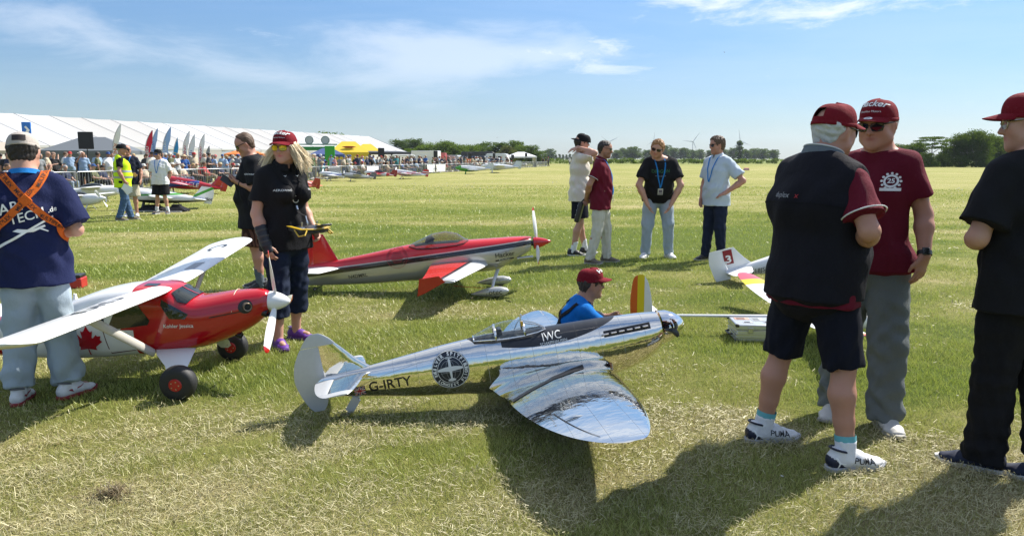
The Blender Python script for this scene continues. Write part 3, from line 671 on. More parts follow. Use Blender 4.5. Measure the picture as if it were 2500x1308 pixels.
def propblade(parent, o, ax, ang, r, mat, tipmat=None, w=.05, name='propeller_blade', r0=.03, twist=1):
    ax = Vector(ax).normalized(); u = ax.cross(Vector((0, 0, 1))).normalized(); z = u.cross(ax); d = (u*math.cos(ang)+z*math.sin(ang)).normalized(); l = d.cross(ax)
    def seg(t0, t1, n):
        rs = []
        for i in range(n+1):
            t = t0+(t1-t0)*i/n; c = w*(.45+1.1*math.sin(min(1, t*1.12)*math.pi*.62)**1.0)*(1 if t < .9 else math.sqrt(max(.02, 1-((t-.9)/.1)**2))); th = .012*(1-.7*t); tw = (1.0-.75*t)*twist
            cd = l*math.cos(tw)+ax*math.sin(tw); nn = ax*math.cos(tw)-l*math.sin(tw); p = Vector(o)+d*(r0+(r-r0)*t)
            rs.append([p+cd*c*.5, p+cd*c*.2+nn*th*.8, p-cd*c*.25+nn*th*.7, p-cd*c*.5, p-cd*c*.25-nn*th*.3, p+cd*c*.2-nn*th*.4])
        return rs
    b = MB(); b.rings(seg(0, .9 if tipmat else 1, 12)); o1 = b.build(name, mat, parent, angle=60)
    if tipmat: b = MB(); b.rings(seg(.9, 1, 5)); b.build('blade_tip', tipmat, o1, angle=60)
def wheel(parent, c, r, w, tyre, hub, name='wheel', ax=(0, 1, 0), cap=None):
    o = bpy.data.objects.new(name, None); COL.objects.link(o); o.parent = parent; o.location = c
    b = MB(); b.lathe((0, 0, 0), ax, [(-w*.5, r*.55), (-w*.5, r*.78), (-w*.38, r*.93), (-w*.15, r), (w*.15, r), (w*.38, r*.93), (w*.5, r*.78), (w*.5, r*.55)], 32); b.build('tyre', tyre, o, angle=60)
    b = MB(); b.lathe((0, 0, 0), ax, [(-w*.56, .001), (-w*.56, r*.33), (-w*.46, r*.40), (-w*.42, r*.56), (w*.42, r*.56), (w*.46, r*.34), (w*.56, r*.2), (w*.56, .001)], 24); b.build('hub', hub, o, angle=40)
    if cap:
        b = MB()
        for i in range(5): a = i*2*math.pi/5; b.lathe((math.cos(a)*r*.22, -w*.52, math.sin(a)*r*.22), (0, -1, 0), [(-.01, r*.035), (w*.08, r*.035)], 6)
        b.build('bolts', cap, o, kind='stuff')
    return o
WHITE = paint('white', (.80, .80, .79), .3); RED = paint('red', (.46, .005, .012), .16, coat=.6); RUBBER = plain('black rubber', (.018, .018, .019), .62, bump=.2, scale=90)
BLACK = plain('black plastic', (.015, .015, .016), .4, bump=.05); STEEL = plain('brushed steel', (.55, .55, .56), .32, 1., bump=.08); PRINTK = newmat('black print', None, (.012, .012, .014), .45); PRINTW = newmat('white print', None, (.80, .80, .78), .5)
SILVER = paint('silver', (.50, .50, .48), .28, .35, coat=.4); NAVYP = newmat('navy print', None, (.010, .014, .028), .35); DKRED = newmat('dark red print', None, (.25, .012, .02), .4); CREAM = paint('cream', (.62, .52, .36), .5)
CLEAR = glass('clear canopy', (.88, .92, .92), .5); SMOKE = glass('smoked canopy', (.76, .77, .68), .8); TINT = newmat('dark window', None, (.012, .016, .014), .08, Specular_IOR_Level=.8)
# ---- polished silver fighter
def chrome_fn(seam=True, black=False):
    def fn(d, b):
        x, y, z = d.xyz()[0], d.xyz()[1], d.xyz()[2]
        dent = d.m('ADD', d.m('MULTIPLY', d.noise(5.5, 2, .5), .0065), d.m('MULTIPLY', d.noise(26, 2, .5), .0016)); h = dent
        if seam:
            def lines(c, per, w):
                f = d.m('FRACT', d.m('DIVIDE', c, per)); return d.m('LESS_THAN', d.m('MULTIPLY', d.m('MINIMUM', f, d.m('SUBTRACT', 1., f)), per), w)
            ln = d.m('MAXIMUM', lines(d.m('ADD', x, 5.), .137, .0011), lines(d.m('ADD', d.m('ADD', y, 5.), d.m('MULTIPLY', z, .35)), .171, .0009)); h = d.m('SUBTRACT', dent, d.m('MULTIPLY', ln, .0009))
        n = d.n('Bump'); n.inputs['Strength'].default_value = .55; n.inputs['Distance'].default_value = 1.; d.put(n.inputs['Height'], h); d.put(b.inputs['Normal'], n.outputs[0])
        base = (.80, .775, .72); rg = d.m('ADD', .018, d.m('MULTIPLY', d.noise(14, 5, .65), .075))
        if seam: base = d.mix(d.m('MULTIPLY', ln, .45), base, (.25, .26, .27))
        if black:                                     # matt navy panel over the nose, in front of the windscreen
            k = .2561; t = d.m('ADD', d.m('DIVIDE', x, k), 3.55); edge = d.m('ADD', .20, d.m('MULTIPLY', d.m('MULTIPLY', t, t), .105))
            m = d.m('MULTIPLY', d.m('GREATER_THAN', d.m('DIVIDE', z, k), edge), d.m('MULTIPLY', d.m('LESS_THAN', x, -1.86*k), d.m('GREATER_THAN', x, -4.7*k)))
            d.put(b.inputs['Base Color'], d.mix(m, base, (.011, .014, .022))); d.put(b.inputs['Metallic'], d.m('SUBTRACT', 1., m)); d.put(b.inputs['Roughness'], d.m('ADD', d.m('MULTIPLY', m, .30), rg))
        else: d.put(b.inputs['Base Color'], base); d.put(b.inputs['Roughness'], rg)
    return fn
CHROME = newmat('polished aluminium', chrome_fn(), (.9, .9, .9), .04, 1.); CHROMEF = newmat('polished aluminium body', chrome_fn(True, True), (.9, .9, .9), .04, 1.)
CHROMES = newmat('polished aluminium spinner', chrome_fn(False), (.9, .9, .9), .03, 1.); DOPE = plain('silver doped fabric', (.56, .57, .58), .38, .25, bump=.1, scale=40)
def eul(q):
    cy, sy, cp, sp, cr, sr = *(f(a) for a in q[3:4] for f in (math.cos, math.sin)), math.cos(q[4]), math.sin(q[4]), math.cos(q[5]), math.sin(q[5])
    M = Matrix(((cy, -sy, 0), (sy, cy, 0), (0, 0, 1))) @ Matrix(((cp, 0, -sp), (0, 1, 0), (sp, 0, cp))) @ Matrix(((1, 0, 0), (0, cr, -sr), (0, sr, cr)))
    M = M.to_4x4(); M.translation = q[:3]; return M
def silver_fighter():
    k = .2561; M = eul((1.1221, 4.4517, .517, .1186, .1652, -.0163))
    t = thing('model_fighter_plane', 'polished mirror-silver model fighter plane with rounded wings standing on the grass at front centre', 'model plane', mat=M)
    secs = [(-.92, .385, -.43, .41), (-1.1, .41, -.60, .425), (-1.5, .445, -.77, .45), (-2.1, .485, -.90, .455), (-2.8, .51, -.92, .465), (-3.5, .53, -.86, .475), (-4.2, .56, -.82, .475), (-5.0, .60, -.78, .46), (-5.9, .575, -.66, .40), (-6.8, .50, -.52, .315), (-7.6, .43, -.36, .22), (-8.3, .39, -.22, .13), (-8.75, .36, -.12, .07), (-9.0, .32, -.04, .035)]
    body = fuselage('fuselage', secs, CHROMEF, t, k, 48, 7, 2.15, .52); bv = bvh_of(body)
    b = MB(); b.lathe(Vector((-.87, 0, 0))*k, (1, 0, 0), [(0, .405*k), (.18*k, .385*k), (.36*k, .31*k), (.50*k, .20*k), (.58*k, .10*k), (.61*k, .001)], 36); b.build('spinner', CHROMES, t)
    for a in (-.1, math.pi-.1): propblade(t, Vector((-.66, 0, 0))*k, (1, 0, 0), a, .20, BLACK, None, .024)
    for sg in (1, -1):
        def c(y): return 2.62*math.sqrt(max(.0, 1-(y/5.66)**2))
        secs = [(.28, -2.15, 3.02, -.56, .185), (.5, -2.22, 2.84, -.60, .165), (.8, -2.27, 2.67, -.655, .14)]
        for y in (1.2, 2, 2.9, 3.7, 4.4, 4.9, 5.25, 5.45, 5.58, 5.64): ch = max(c(y), .16); secs.append((y, -3.08+.31*ch, ch, -.66+(y-.5)*.078, .13-.012*y))
        w = wing('wing', [(sg*q[0],)+q[1:] for q in secs], CHROME, t, k, 5, .018)
        wb = bvh_of(w)
        # aileron with its gap, walkway strip, pitot and hinge fairing on the upper face
        U = lambda pts, nm, m, off=.0015, seg=.02, par=w: decal(nm, *poly2d([(p[0]*k, p[1]*k) for p in pts]), wb, (0, 0, 0), (1, 0, 0), (0, 1, 0), m, par, off, 1., seg)
        te = lambda y, f: -3.08+.31*c(y)-f*c(y)
        ys = np.linspace(3.35, 5.15, 9); gap = [(te(y, .795), sg*y) for y in ys]+[(te(y, .807), sg*y) for y in ys[::-1]]
        U(gap if sg > 0 else gap[::-1], 'aileron_gap', PRINTK); g2 = [(te(3.35, .795), 3.345*sg), (te(3.35, .99), 3.345*sg), (te(3.36, .99), 3.37*sg), (te(3.36, .795), 3.37*sg)]; U(g2 if sg < 0 else g2[::-1], 'aileron_gap', PRINTK)
        wk = [(x_, y_*sg) for x_, y_ in ((-2.95, .58), (-3.7, .78), (-4.25, 1.14), (-4.72, 1.50), (-4.74, 1.70), (-4.25, 1.34), (-3.7, .97), (-2.95, .72))]; U(wk[::-1] if sg > 0 else wk, 'walkway_strip', PRINTK, .002)
        b = MB(); p0 = Vector((te(3.9, .72), sg*3.9, 0)); h = wb.ray_cast(Vector((p0.x*k, p0.y*k, 1)), Vector((0, 0, -1)))[0]
        if h: b.tube([h+Vector((.06, 0, .001)), h+Vector((.02, 0, .007)), h+Vector((-.02, 0, .005)), h+Vector((-.04, 0, .0))], [.003, .006, .005, .002], 8); b.build('control_horn', CHROMES, w)
        h = wb.ray_cast(Vector((-2.1*k, sg*1.35*k, -1)), Vector((0, 0, 1)))[0]
        # undercarriage
        top = Vector((-2.75, sg*.95, -.75))*k; bot = Vector((-2.15, sg*.92, -1.72))*k
        b = MB(); b.tube([top, top.lerp(bot, .6)], .013, 10); b.tube([top.lerp(bot, .55), bot], .009, 10); b.build('undercarriage_leg', CHROMES, t)
        b = MB(); b.X = Matrix.Translation(top.lerp(bot, .45)+Vector((.0, -.022*sg, 0))); b.box((0, 0, 0), (.075, .003, .2), Matrix.Rotation(-.5, 3, 'Y')); b.build('wheel_door', CHROMES, t)
        wheel(t, bot+Vector((0, .03*sg, 0)), .072, .045, RUBBER, STEEL)
        def tp(y): q = math.sqrt(max(.004, 1-(y/1.64)**2)); return -8.02+.14*q-.10*(y/1.6)**2, -8.52-.46*q
        st = [(.12, -7.72, .86, .30, .10)]+[(y, tp(y)[0], tp(y)[0]+8.56, .31, .09) for y in (.35, .7, 1.05, 1.25, 1.4)]
        wing('tailplane', [(sg*q[0],)+q[1:] for q in st], CHROME, t, k, 4, 0.)
        st = [(.2, -8.57, .38, .305, .10)]+[(y, -8.57, -8.57-tp(y)[1], .31, .10) for y in (.35, .7, 1.05, 1.25, 1.4)]; wing('elevator', [(sg*q[0],)+q[1:] for q in st], DOPE, t, k, 4, 0.)
        st = [(y, tp(y)[0], tp(y)[0]-tp(y)[1], .31, .085) for y in (1.41, 1.5, 1.57, 1.61, 1.635)]; wing('elevator_tip', [(sg*q[0],)+q[1:] for q in st], DOPE, t, k, 3, 0.)
    fin('fin', [(.25, -7.5, 1.25, .07), (.45, -7.78, 1.0, .08), (.7, -8.06, .74, .09), (.95, -8.28, .54, .09), (1.08, -8.4, .43, .09)], CHROME, t, k)
    fin('rudder', [(-.42, -8.95, .22, .06), (-.28, -8.85, .43, .08), (0, -8.78, .62, .09), (.35, -8.79, .69, .09), (.7, -8.80, .62, .10), (.95, -8.80, .50, .10), (1.07, -8.80, .42, .10)], DOPE, t, k)
    fin('rudder_horn', [(1.085, -8.41, .80, .075), (1.2, -8.50, .63, .08), (1.32, -8.64, .38, .09), (1.38, -8.75, .16, .1)], DOPE, t, k)
    b = MB(); b.tube([Vector((-8.15, 0, -.26))*k, Vector((-8.45, 0, -.62))*k], .012, 8); b.box(Vector((-8.3, 0, -.42))*k, (.05, .022, .09), Matrix.Rotation(.7, 3, 'Y')); tl = b.build('tail_leg', DOPE, t)
    wheel(t, Vector((-8.55, 0, -.68))*k, .028, .02, RUBBER, STEEL, 'tail_wheel')
    # exhaust stubs, radiator, carburettor scoop
    for sg in (1, -1):
        nn = Vector((0, sg, 0)); u = Vector((-sg, 0, 0)) if sg > 0 else Vector((1, 0, 0))
        o = Vector((-1.75, sg*.3, .19))*k
        decal('exhaust_panel', *rect2d(-.56*k, -.075*k, .56*k, .065*k, 16, 3), bv, o, u, (0, 0, 1), PRINTK, body, .0025, .4)
        for i in range(6):
            p = Vector((-1.27-.19*i, sg*.446, .205-.002*i))*k; b = MB(); b.tube([p, p+Vector((-.015, sg*.006, .001)), p+Vector((-.034, sg*.010, .002))], [.008, .009, .0085], 8, flat=.65); b.build('exhaust_stub', STEEL, body)
        p = Vector((-3.6, sg*1.55, -.82))*k; b = MB(); b.box(p, (.22, .13, .05)); b.build('radiator', CHROMES, t, bevel=.01)
    b = MB(); b.rings([[Vector((x, y*w_, z0+z*h_))*k for y, z in ((-1, 1), (-1, -.6), (-.7, -1), (.7, -1), (1, -.6), (1, 1))] for x, w_, h_, z0 in ((-2.25, .13, .12, -.86), (-2.6, .15, .14, -.88), (-3.3, .14, .10, -.88), (-4.0, .08, .04, -.84))]); b.build('carburettor_scoop', CHROMES, t)
    # cockpit: sill, seat, glazing with frames
    decal('cockpit_dark_patch', *poly2d([(x*k, y*k) for x, y in ((-3.95, -.30), (-3.95, .30), (-4.9, .31), (-5.3, .25), (-5.45, 0), (-5.3, -.25), (-4.9, -.31))]), bv, (0, 0, 0), (1, 0, 0), (0, 1, 0), BLACK, body, .002, 1., .04)  # black patch on the closed hull paints in the dark of the cockpit
    b = MB(); b.box(Vector((-4.68, 0, .60))*k, (.03, .085, .06)); b.build('seat', BLACK, t, bevel=.006)
    def gl(x, w, h, zb): return [Vector((x, math.cos(a)*w, zb+math.sin(a)**.9*h))*k for a in np.linspace(0, math.pi, 15)]
    hood = [gl(-4.12, .34, .29, .50), gl(-4.3, .355, .335, .505), gl(-4.55, .36, .335, .515), gl(-4.78, .345, .29, .53)]; rear = [gl(-4.80, .34, .28, .53), gl(-5.0, .30, .20, .545), gl(-5.3, .22, .08, .56)]; ws = [gl(-3.62, .16, .03, .515), gl(-3.82, .28, .17, .505), gl(-4.10, .335, .285, .50)]
    for nm, g in (('windscreen', ws), ('canopy_hood', hood), ('rear_window', rear)):
        b = MB(); b.rings(g, False, False); o = b.build(nm, CLEAR, t)
        b = MB(); [b.tube(r, .0042, 6) for r in (g[0], g[-1])]
        for i in (0, 14): b.tube([r[i] for r in g], .0042, 6)
        if nm == 'windscreen': b.tube([r[5] for r in g], .004, 6); b.tube([r[9] for r in g], .004, 6)
        b.build('frame', CHROMES, o)
    b = MB(); p = Vector((-4.14, 0, .79))*k; b.tube([p, p+Vector((0, 0, .035))], .003, 6); b.lathe(p+Vector((.004, 0, .028)), (1, 0, 0), [(0, .001), (.001, .012), (.007, .012), (.008, .001)], 12); b.build('mirror', CHROMES, t)
    b = MB(); b.box(Vector((-4.14, -.24, .76))*k, (.014, .008, .03)); b.build('yellow_tab', paint('yellow', (.65, .36, .01), .4), t)
    # badge, registration, flag and lettering
    for sg, u in ((-1, (1, 0, 0)), (1, (-1, 0, 0))):
        D = lambda nm, vf, x, z, m, off=.0022, seg=None, par=body: decal(nm, vf[0], vf[1], bv, Vector((x, sg*.15, z))*k, u, (0, 0, 1), m, par, off, .5, seg)
        bx, bz, br = -5.94, .05, .43*k
        bd = D('round_badge', disc2d(br, 40, 6), bx, bz, NAVYP)
        for i, vf in enumerate([ring2d(br*.985, br*.955, 44), ring2d(br*.70, br*.675, 40), arctext('SILVER SPITFIRE', br*.825, math.pi/2, br*.235, bold=.04), arctext('THE LONGEST FLIGHT', br*.835, -math.pi/2, br*.22, True, bold=.04),
            ring2d(br*.53, br*.51, 36), (lambda e: ([Vector((p.x*.45, p.y, 0)) for p in e[0]], e[1]))(ring2d(br*.53, br*.50, 30)), rect2d(-br*.52, -br*.015-.1*br, br*.52, br*.01-.1*br, 8, 1), rect2d(-.01*br, -br*.52, .01*br, br*.5, 1, 6)]): D('badge_print', vf, bx, bz, PRINTW if i < 4 else newmat('grey print', None, (.28, .29, .31), .5), .0030+.0002*i, .02, bd)
        sil = [(0, .62), (.06, .55), (.075, .2), (.3, .19), (.62, .13), (.70, .06), (.62, 0), (.3, -.03), (.07, -.06), (.045, -.42), (.2, -.48), (.2, -.56), (0, -.6)]
        D('badge_plane', poly2d([(x*br, y*br) for x, y in sil]+[(-x*br, y*br) for x, y in sil[-2:0:-1]]), bx, bz, newmat('silver print', None, (.70, .71, .72), .35), .0050, .02, bd)
        D('badge_plane', rect2d(-br*.16, br*.60, br*.16, br*.635), bx, bz, PRINTW, .005, None, bd)
        v, f = text2d('G-IRTY', .315*k, 0, .012); D('registration', (v, f), -7.36, -.045, PRINTK, .002, .03)
        fx, fz, fw, fh = -8.06, -.085, .125*k, .10*k
        fl = D('flag_field', rect2d(-fw, -fh, fw, fh, 5, 3), fx, fz, newmat('flag blue', None, (.01, .02, .10), .4))
        if fl:
            for nm, m, hw in (('flag_white', PRINTW, .20), ('flag_red', newmat('flag red', None, (.45, .01, .02), .4), .10)):
                for vf in (rect2d(-fw, -fh*hw*1.6, fw, fh*hw*1.6, 5, 1), rect2d(-fw*hw, -fh, fw*hw, fh, 2, 3), poly2d([(-fw, fh), (-fw, fh*(1-hw)), (fw*(1-hw), -fh), (fw, -fh), (fw, -fh*(1-hw)), (-fw*(1-hw), fh)]), poly2d([(fw, fh), (fw*(1-hw), fh), (-fw, -fh*(1-hw)), (-fw, -fh), (-fw*(1-hw), -fh), (fw, fh*(1-hw))])):
                    D(nm, vf, fx, fz, m, .0028 if 'white' in nm else .0034, .02, fl)
        D('lettering', text2d('IWC', .23*k, 0, .0), -3.52, .365, PRINTW, .003, .03); D('lettering', text2d('SCHAFFHAUSEN', .088*k, 0, .012), -3.50, .235, PRINTW, .003, .03)
    return t
silver_fighter()
# ---- red and white bush plane with maple leaf
LEAF = [(0, .50), (.085, .34), (.13, .30), (.20, .335), (.165, .12), (.19, .09), (.31, .215), (.345, .16), (.46, .175), (.43, .06), (.44, .02), (.50, -.01), (.27, -.19), (.255, -.23), (.28, -.31), (.05, -.275), (.02, -.26), (.022, -.50)]
def leaf2d(s): return poly2d([(x*s, y*s) for x, y in LEAF]+[(-x*s, y*s) for x, y in LEAF[::-1][:-1]])
def bush_fn(d, b):
    x, z = d.xyz()[0], d.xyz()[2]
    w = d.m('MULTIPLY', d.m('LESS_THAN', d.m('ADD', x, d.m('MULTIPLY', d.m('SUBTRACT', z, .2), .02)), -.385), d.m('GREATER_THAN', x, -1.33)); w = d.m('MULTIPLY', w, d.m('LESS_THAN', z, .9))
    w = d.m('MULTIPLY', w, d.m('GREATER_THAN', d.m('SUBTRACT', 1., d.m('MULTIPLY', d.m('GREATER_THAN', z, .40), d.m('GREATER_THAN', d.m('ADD', x, d.m('MULTIPLY', d.m('SUBTRACT', z, .40), -.6)), -.475))), .5))
    d.put(b.inputs['Base Color'], d.mix(w, d.mix(d.m('MULTIPLY', d.noise(9, 4), .2), (.45, .003, .011), (.34, .003, .009)), (.78, .78, .77)))
def bush_plane():
    BX, BY = -2.10, 4.95
    t = thing('model_bush_plane', 'red and white high-wing model plane with maple leaf and big black tyres', 'model plane', mat=Matrix.Translation((BX, BY, 0)) @ Matrix.Rotation(R_(.5), 4, 'Z') @ Matrix.Rotation(R_(3.0), 4, 'X'))
    bm = newmat('bush plane paint', bush_fn, (.5, 0, 0), .16, Coat_Weight=.6)
    secs = [(.455, .605, .475, .065, 2.0), (.42, .628, .44, .085, 2.1), (.33, .630, .37, .115, 2.2), (.20, .618, .305, .15, 2.4), (.06, .595, .255, .175, 2.7), (-.02, .590, .24, .185, 3.0), (-.10, .625, .225, .19, 3.2), (-.19, .668, .215, .195, 3.6), (-.42, .672, .20, .20, 3.8), (-.66, .63, .18, .195, 3.6), (-.95, .53, .16, .165, 3.0), (-1.25, .46, .165, .125, 2.6), (-1.6, .41, .19, .075, 2.4), (-1.78, .39, .22, .03, 2.2)]
    body = fuselage('fuselage', secs, bm, t, 1, 48, 6, 2.6, .5); bv = bvh_of(body)
    ax = Vector((1, 0, -.02)); c = Vector((.46, 0, .548))
    b = MB(); b.lathe(c, ax, [(-.005, .066), (.03, .064), (.07, .052), (.105, .034), (.128, .014), (.133, .001)], 32); b.build('spinner', WHITE, t)
    for a in (72, 192, 312): propblade(t, c+Vector((.035, 0, 0)), ax, R_(a), .385, WHITE, RED, .047, twist=-1)
    for sg in (1, -1):
        w = wing('wing', [(sg*y, xl, ch, z, th) for y, xl, ch, z, th in ((.10, -.155, .43, .655, .13), (.25, -.155, .43, .652, .13), (.9, -.155, .43, .685, .125), (1.42, -.155, .43, .712, .12), (1.52, -.165, .41, .722, .11), (1.56, -.20, .34, .728, .09), (1.58, -.24, .24, .732, .06))], WHITE, t, 1, 4, .02, .15)
        wb = bvh_of(w)
        if sg < 0:
            decal('wing_letters', *text2d('OVOI', .20, 0, .01), wb, (-.38, -.62, 0), (0, -1, 0), (1, 0, 0), NAVYP, w, .0015, 2., .06)
        else:
            decal('wing_letters', *text2d('C-', .22, 0, .01), wb, (-.37, 1.22, 0), (0, -1, 0), (1, 0, 0), NAVYP, w, .0015, 2., .06)
            decal('dark_patch', *rect2d(-.10, -.04, .10, .04), wb, (-.27, .55, 0), (0, -1, 0), (1, 0, 0), newmat('grey print', None), w, .0012, 2., .06)
        top = Vector((-.30, sg*.86, .665)); bot = Vector((-.27, sg*.20, .245)); b = MB(); b.tube([top, bot], .014, 10, flat=2.0); b.build('wing_strut', plain('strut', (.60, .57, .50), .4, bump=0), t)
        b = MB(); b.tube([Vector((-.42, sg*1.05, .66)), Vector((-.45, sg*1.05, .60)), Vector((-.49, sg*1.045, .57))], [.004, .005, .003], 6, flat=2.5); b.build('control_horn', WHITE, w)
        # undercarriage: broad fairing and fat tyre
        wc = Vector((.0, sg*.465, (.110-sg*.025)))
        b = MB(); b.rings([[Vector((x0+dx*wd, y0+dy*.012, z0+dz)) for dx, dy in ((1, 0), (.3, 1), (-1, .4), (-1, -.4), (.3, -1))] for x0, y0, z0, wd, dz in ((-.14, sg*.15, .262, .135, 0), (-.11, sg*.24, .245, .12, 0), (-.065, sg*.33, .20, .075, 0), (-.045, sg*.39, .14, .055, 0), (-.03, sg*.42, .085, .04, 0))]); b.build('undercarriage_fairing', WHITE, t, bevel=.004)
        b = MB(); b.tube([Vector((-.02, sg*.40, .118)), wc], .012, 8); b.build('axle', STEEL, t)
        wheel(t, wc, .112, .10, RUBBER, newmat('hub red', None, (.42, .012, .012), .35), 'wheel', (0, 1, 0), STEEL)
        # exhaust stack on a flat black disc that stands for its recess
        p = Vector((.345, sg*.106, .535)); decal('exhaust_dark_disc', *disc2d(.045, 24, 3), bv, p+Vector((-.02, 0, 0)), (1*(-sg), 0, 0), (0, 0, 1), BLACK, body, .002, .3)
        b = MB(); b.lathe(p+Vector((-.03, -sg*.02, 0)), Vector((.55, sg*.8, .05)), [(0, .028), (.06, .028), (.062, .026), (.06, .022), (.02, .021), (.02, .001)], 20); b.build('exhaust_pipe', plain('burnt exhaust', (.30, .24, .18), .4, .8), t)
    # windscreen, side windows, roof window
    for sg in (-1, 1):
        u = (1, 0, 0) if sg < 0 else (-1, 0, 0); fx = 1 if sg < 0 else -1
        D = lambda nm, pts, m, off=.0018: decal(nm, *poly2d([(x*fx, z) for x, z in (pts if fx > 0 else pts[::-1])]), bv, (0, 0, 0), u, (0, 0, 1), m, body, off, .6, .05)
        D('side_window', [(-.03, .50), (-.105, .515), (-.195, .60), (-.20, .565), (-.15, .475), (-.05, .47)], TINT); D('side_window', [(-.475, .575), (-.35, .575), (-.275, .465), (-.29, .435), (-.52, .405), (-.545, .43)], TINT)
        D('side_window', [(-.58, .56), (-.65, .545), (-.70, .44), (-.57, .42)], TINT)
        D('door_line', [(-.62, .565), (-.615, .565), (-.555, .24), (-.39, .262), (-.39, .257), (-.56, .232)], newmat('panel line', None, (.10, .02, .02), .6), .001)
        D('cowl_line', [(.10, .478), (.36, .518), (.36, .512), (.10, .471)], PRINTK, .0012)
        decal('maple_leaf', *leaf2d(.205), bv, (-.70, 0, .325), u, (0, 0, 1), RED, body, .002, .6, .04)
        decal('pilot_name', *text2d('Kohler Jessica', .034, 0, .008), bv, (-.095, 0, .425), u, (.0, 0, 1), PRINTW, body, .002, .6)
    nw = Vector((.62, 0, .70)).normalized(); decal('windscreen', *poly2d([(-.148, -.062), (.148, -.062), (.162, -.01), (.135, .058), (-.135, .058), (-.162, -.01)]), bv, Vector((-.075, 0, .625)), (0, 1, 0), Vector((-.70, 0, .62)), TINT, body, .004, .5, .03)
    decal('windscreen_post', *rect2d(-.004, -.06, .004, .058, 1, 4), bv, Vector((-.075, 0, .625)), (0, 1, 0), Vector((-.70, 0, .62)), RED, body, .006, .5, .03)
    decal('roof_window', *rect2d(-.045, -.03, .045, .03, 4, 2), bv, (-.30, -.06, 0), (1, 0, 0), (0, 1, 0), TINT, body, .002, 1.)
    b = MB(); b.tube([Vector((.24, math.cos(a)*.142, .463+math.sin(a)*.166)) for a in np.linspace(.25, math.pi-.25, 14)], .0028, 5); b.build('cowl_band', CREAM, body)
    b = MB(); b.lathe((-.86, 0, .535), (0, 0, 1), [(0, .03), (.03, .016), (.05, .010), (.052, .012), (.062, .010), (.066, .001)], 12); b.build('beacon', WHITE, t)
    b = MB(); b.lathe((.43, -.05, .478), (1, -.2, -.3), [(-.02, .026), (.022, .026), (.024, .022), (.0, .02), (0, .001)], 16); b.build('air_intake', BLACK, t)
    b = MB(); b.lathe((.24, -.03, .318), (1, -.1, -.4), [(-.02, .022), (.02, .022), (.022, .018), (.0, .016), (0, .001)], 14); b.build('air_intake', BLACK, t)
    fin('fin', [(.36, -1.42, .34, .07), (.55, -1.52, .26, .08), (.75, -1.6, .2, .08)], RED, t); fin('rudder', [(.22, -1.78, .2, .07), (.5, -1.79, .22, .07), (.75, -1.8, .17, .07)], RED, t)
    for sg in (1, -1): wing('tailplane', [(sg*.02, -1.45, .36, .40, .07), (sg*.35, -1.5, .31, .40, .07), (sg*.5, -1.58, .2, .40, .06)], WHITE, t)
    wheel(t, Vector((-1.72, 0, .04)), .04, .03, RUBBER, STEEL, 'tail_wheel'); b = MB(); b.tube([Vector((-1.62, 0, .22)), Vector((-1.72, 0, .04))], .008, 6); b.build('tail_leg', STEEL, t)
    return t
bush_plane()
# ---- red over silver aerobatic plane
def race_fn(d, b):
    x, z = d.xyz()[0], d.xyz()[2]; s = d.m('SUBTRACT', z, d.m('MULTIPLY', x, .149))
    top = d.m('GREATER_THAN', s, .574); st = d.m('MULTIPLY', d.m('LESS_THAN', s, .5735), d.m('GREATER_THAN', s, d.m('ADD', .527, d.m('MULTIPLY', x, .006)))); ln = d.m('MULTIPLY', d.m('LESS_THAN', s, .585), top)
    n = d.noise(8, 4); c = d.mix(d.m('MULTIPLY', n, .25), (.46, .45, .42), (.36, .35, .33)); c = d.mix(top, c, d.mix(d.m('MULTIPLY', n, .2), (.56, .008, .016), (.40, .005, .012))); c = d.mix(ln, c, (.55, .5, .45)); c = d.mix(st, c, (.012, .012, .013))
    d.put(b.inputs['Base Color'], c); d.put(b.inputs['Metallic'], d.m('MULTIPLY', d.m('SUBTRACT', 1., d.m('MAXIMUM', top, st)), .45))
def race_wing_fn(d, b):
    x, y = d.xyz()[0], d.xyz()[1]; ay = d.m('ABSOLUTE', y); s = d.m('ADD', x, d.m('MULTIPLY', ay, .19))
    red = d.m('LESS_THAN', s, -.44); blk = d.m('MULTIPLY', d.m('LESS_THAN', s, -.40), d.m('GREATER_THAN', s, -.44)); blk = d.m('MAXIMUM', blk, d.m('MULTIPLY', d.m('GREATER_THAN', ay, 1.22), d.m('LESS_THAN', ay, 1.25)))
    d.put(b.inputs['Base Color'], d.mix(blk, d.mix(red, (.62, .62, .61), (.62, .03, .015)), (.012, .012, .012)))
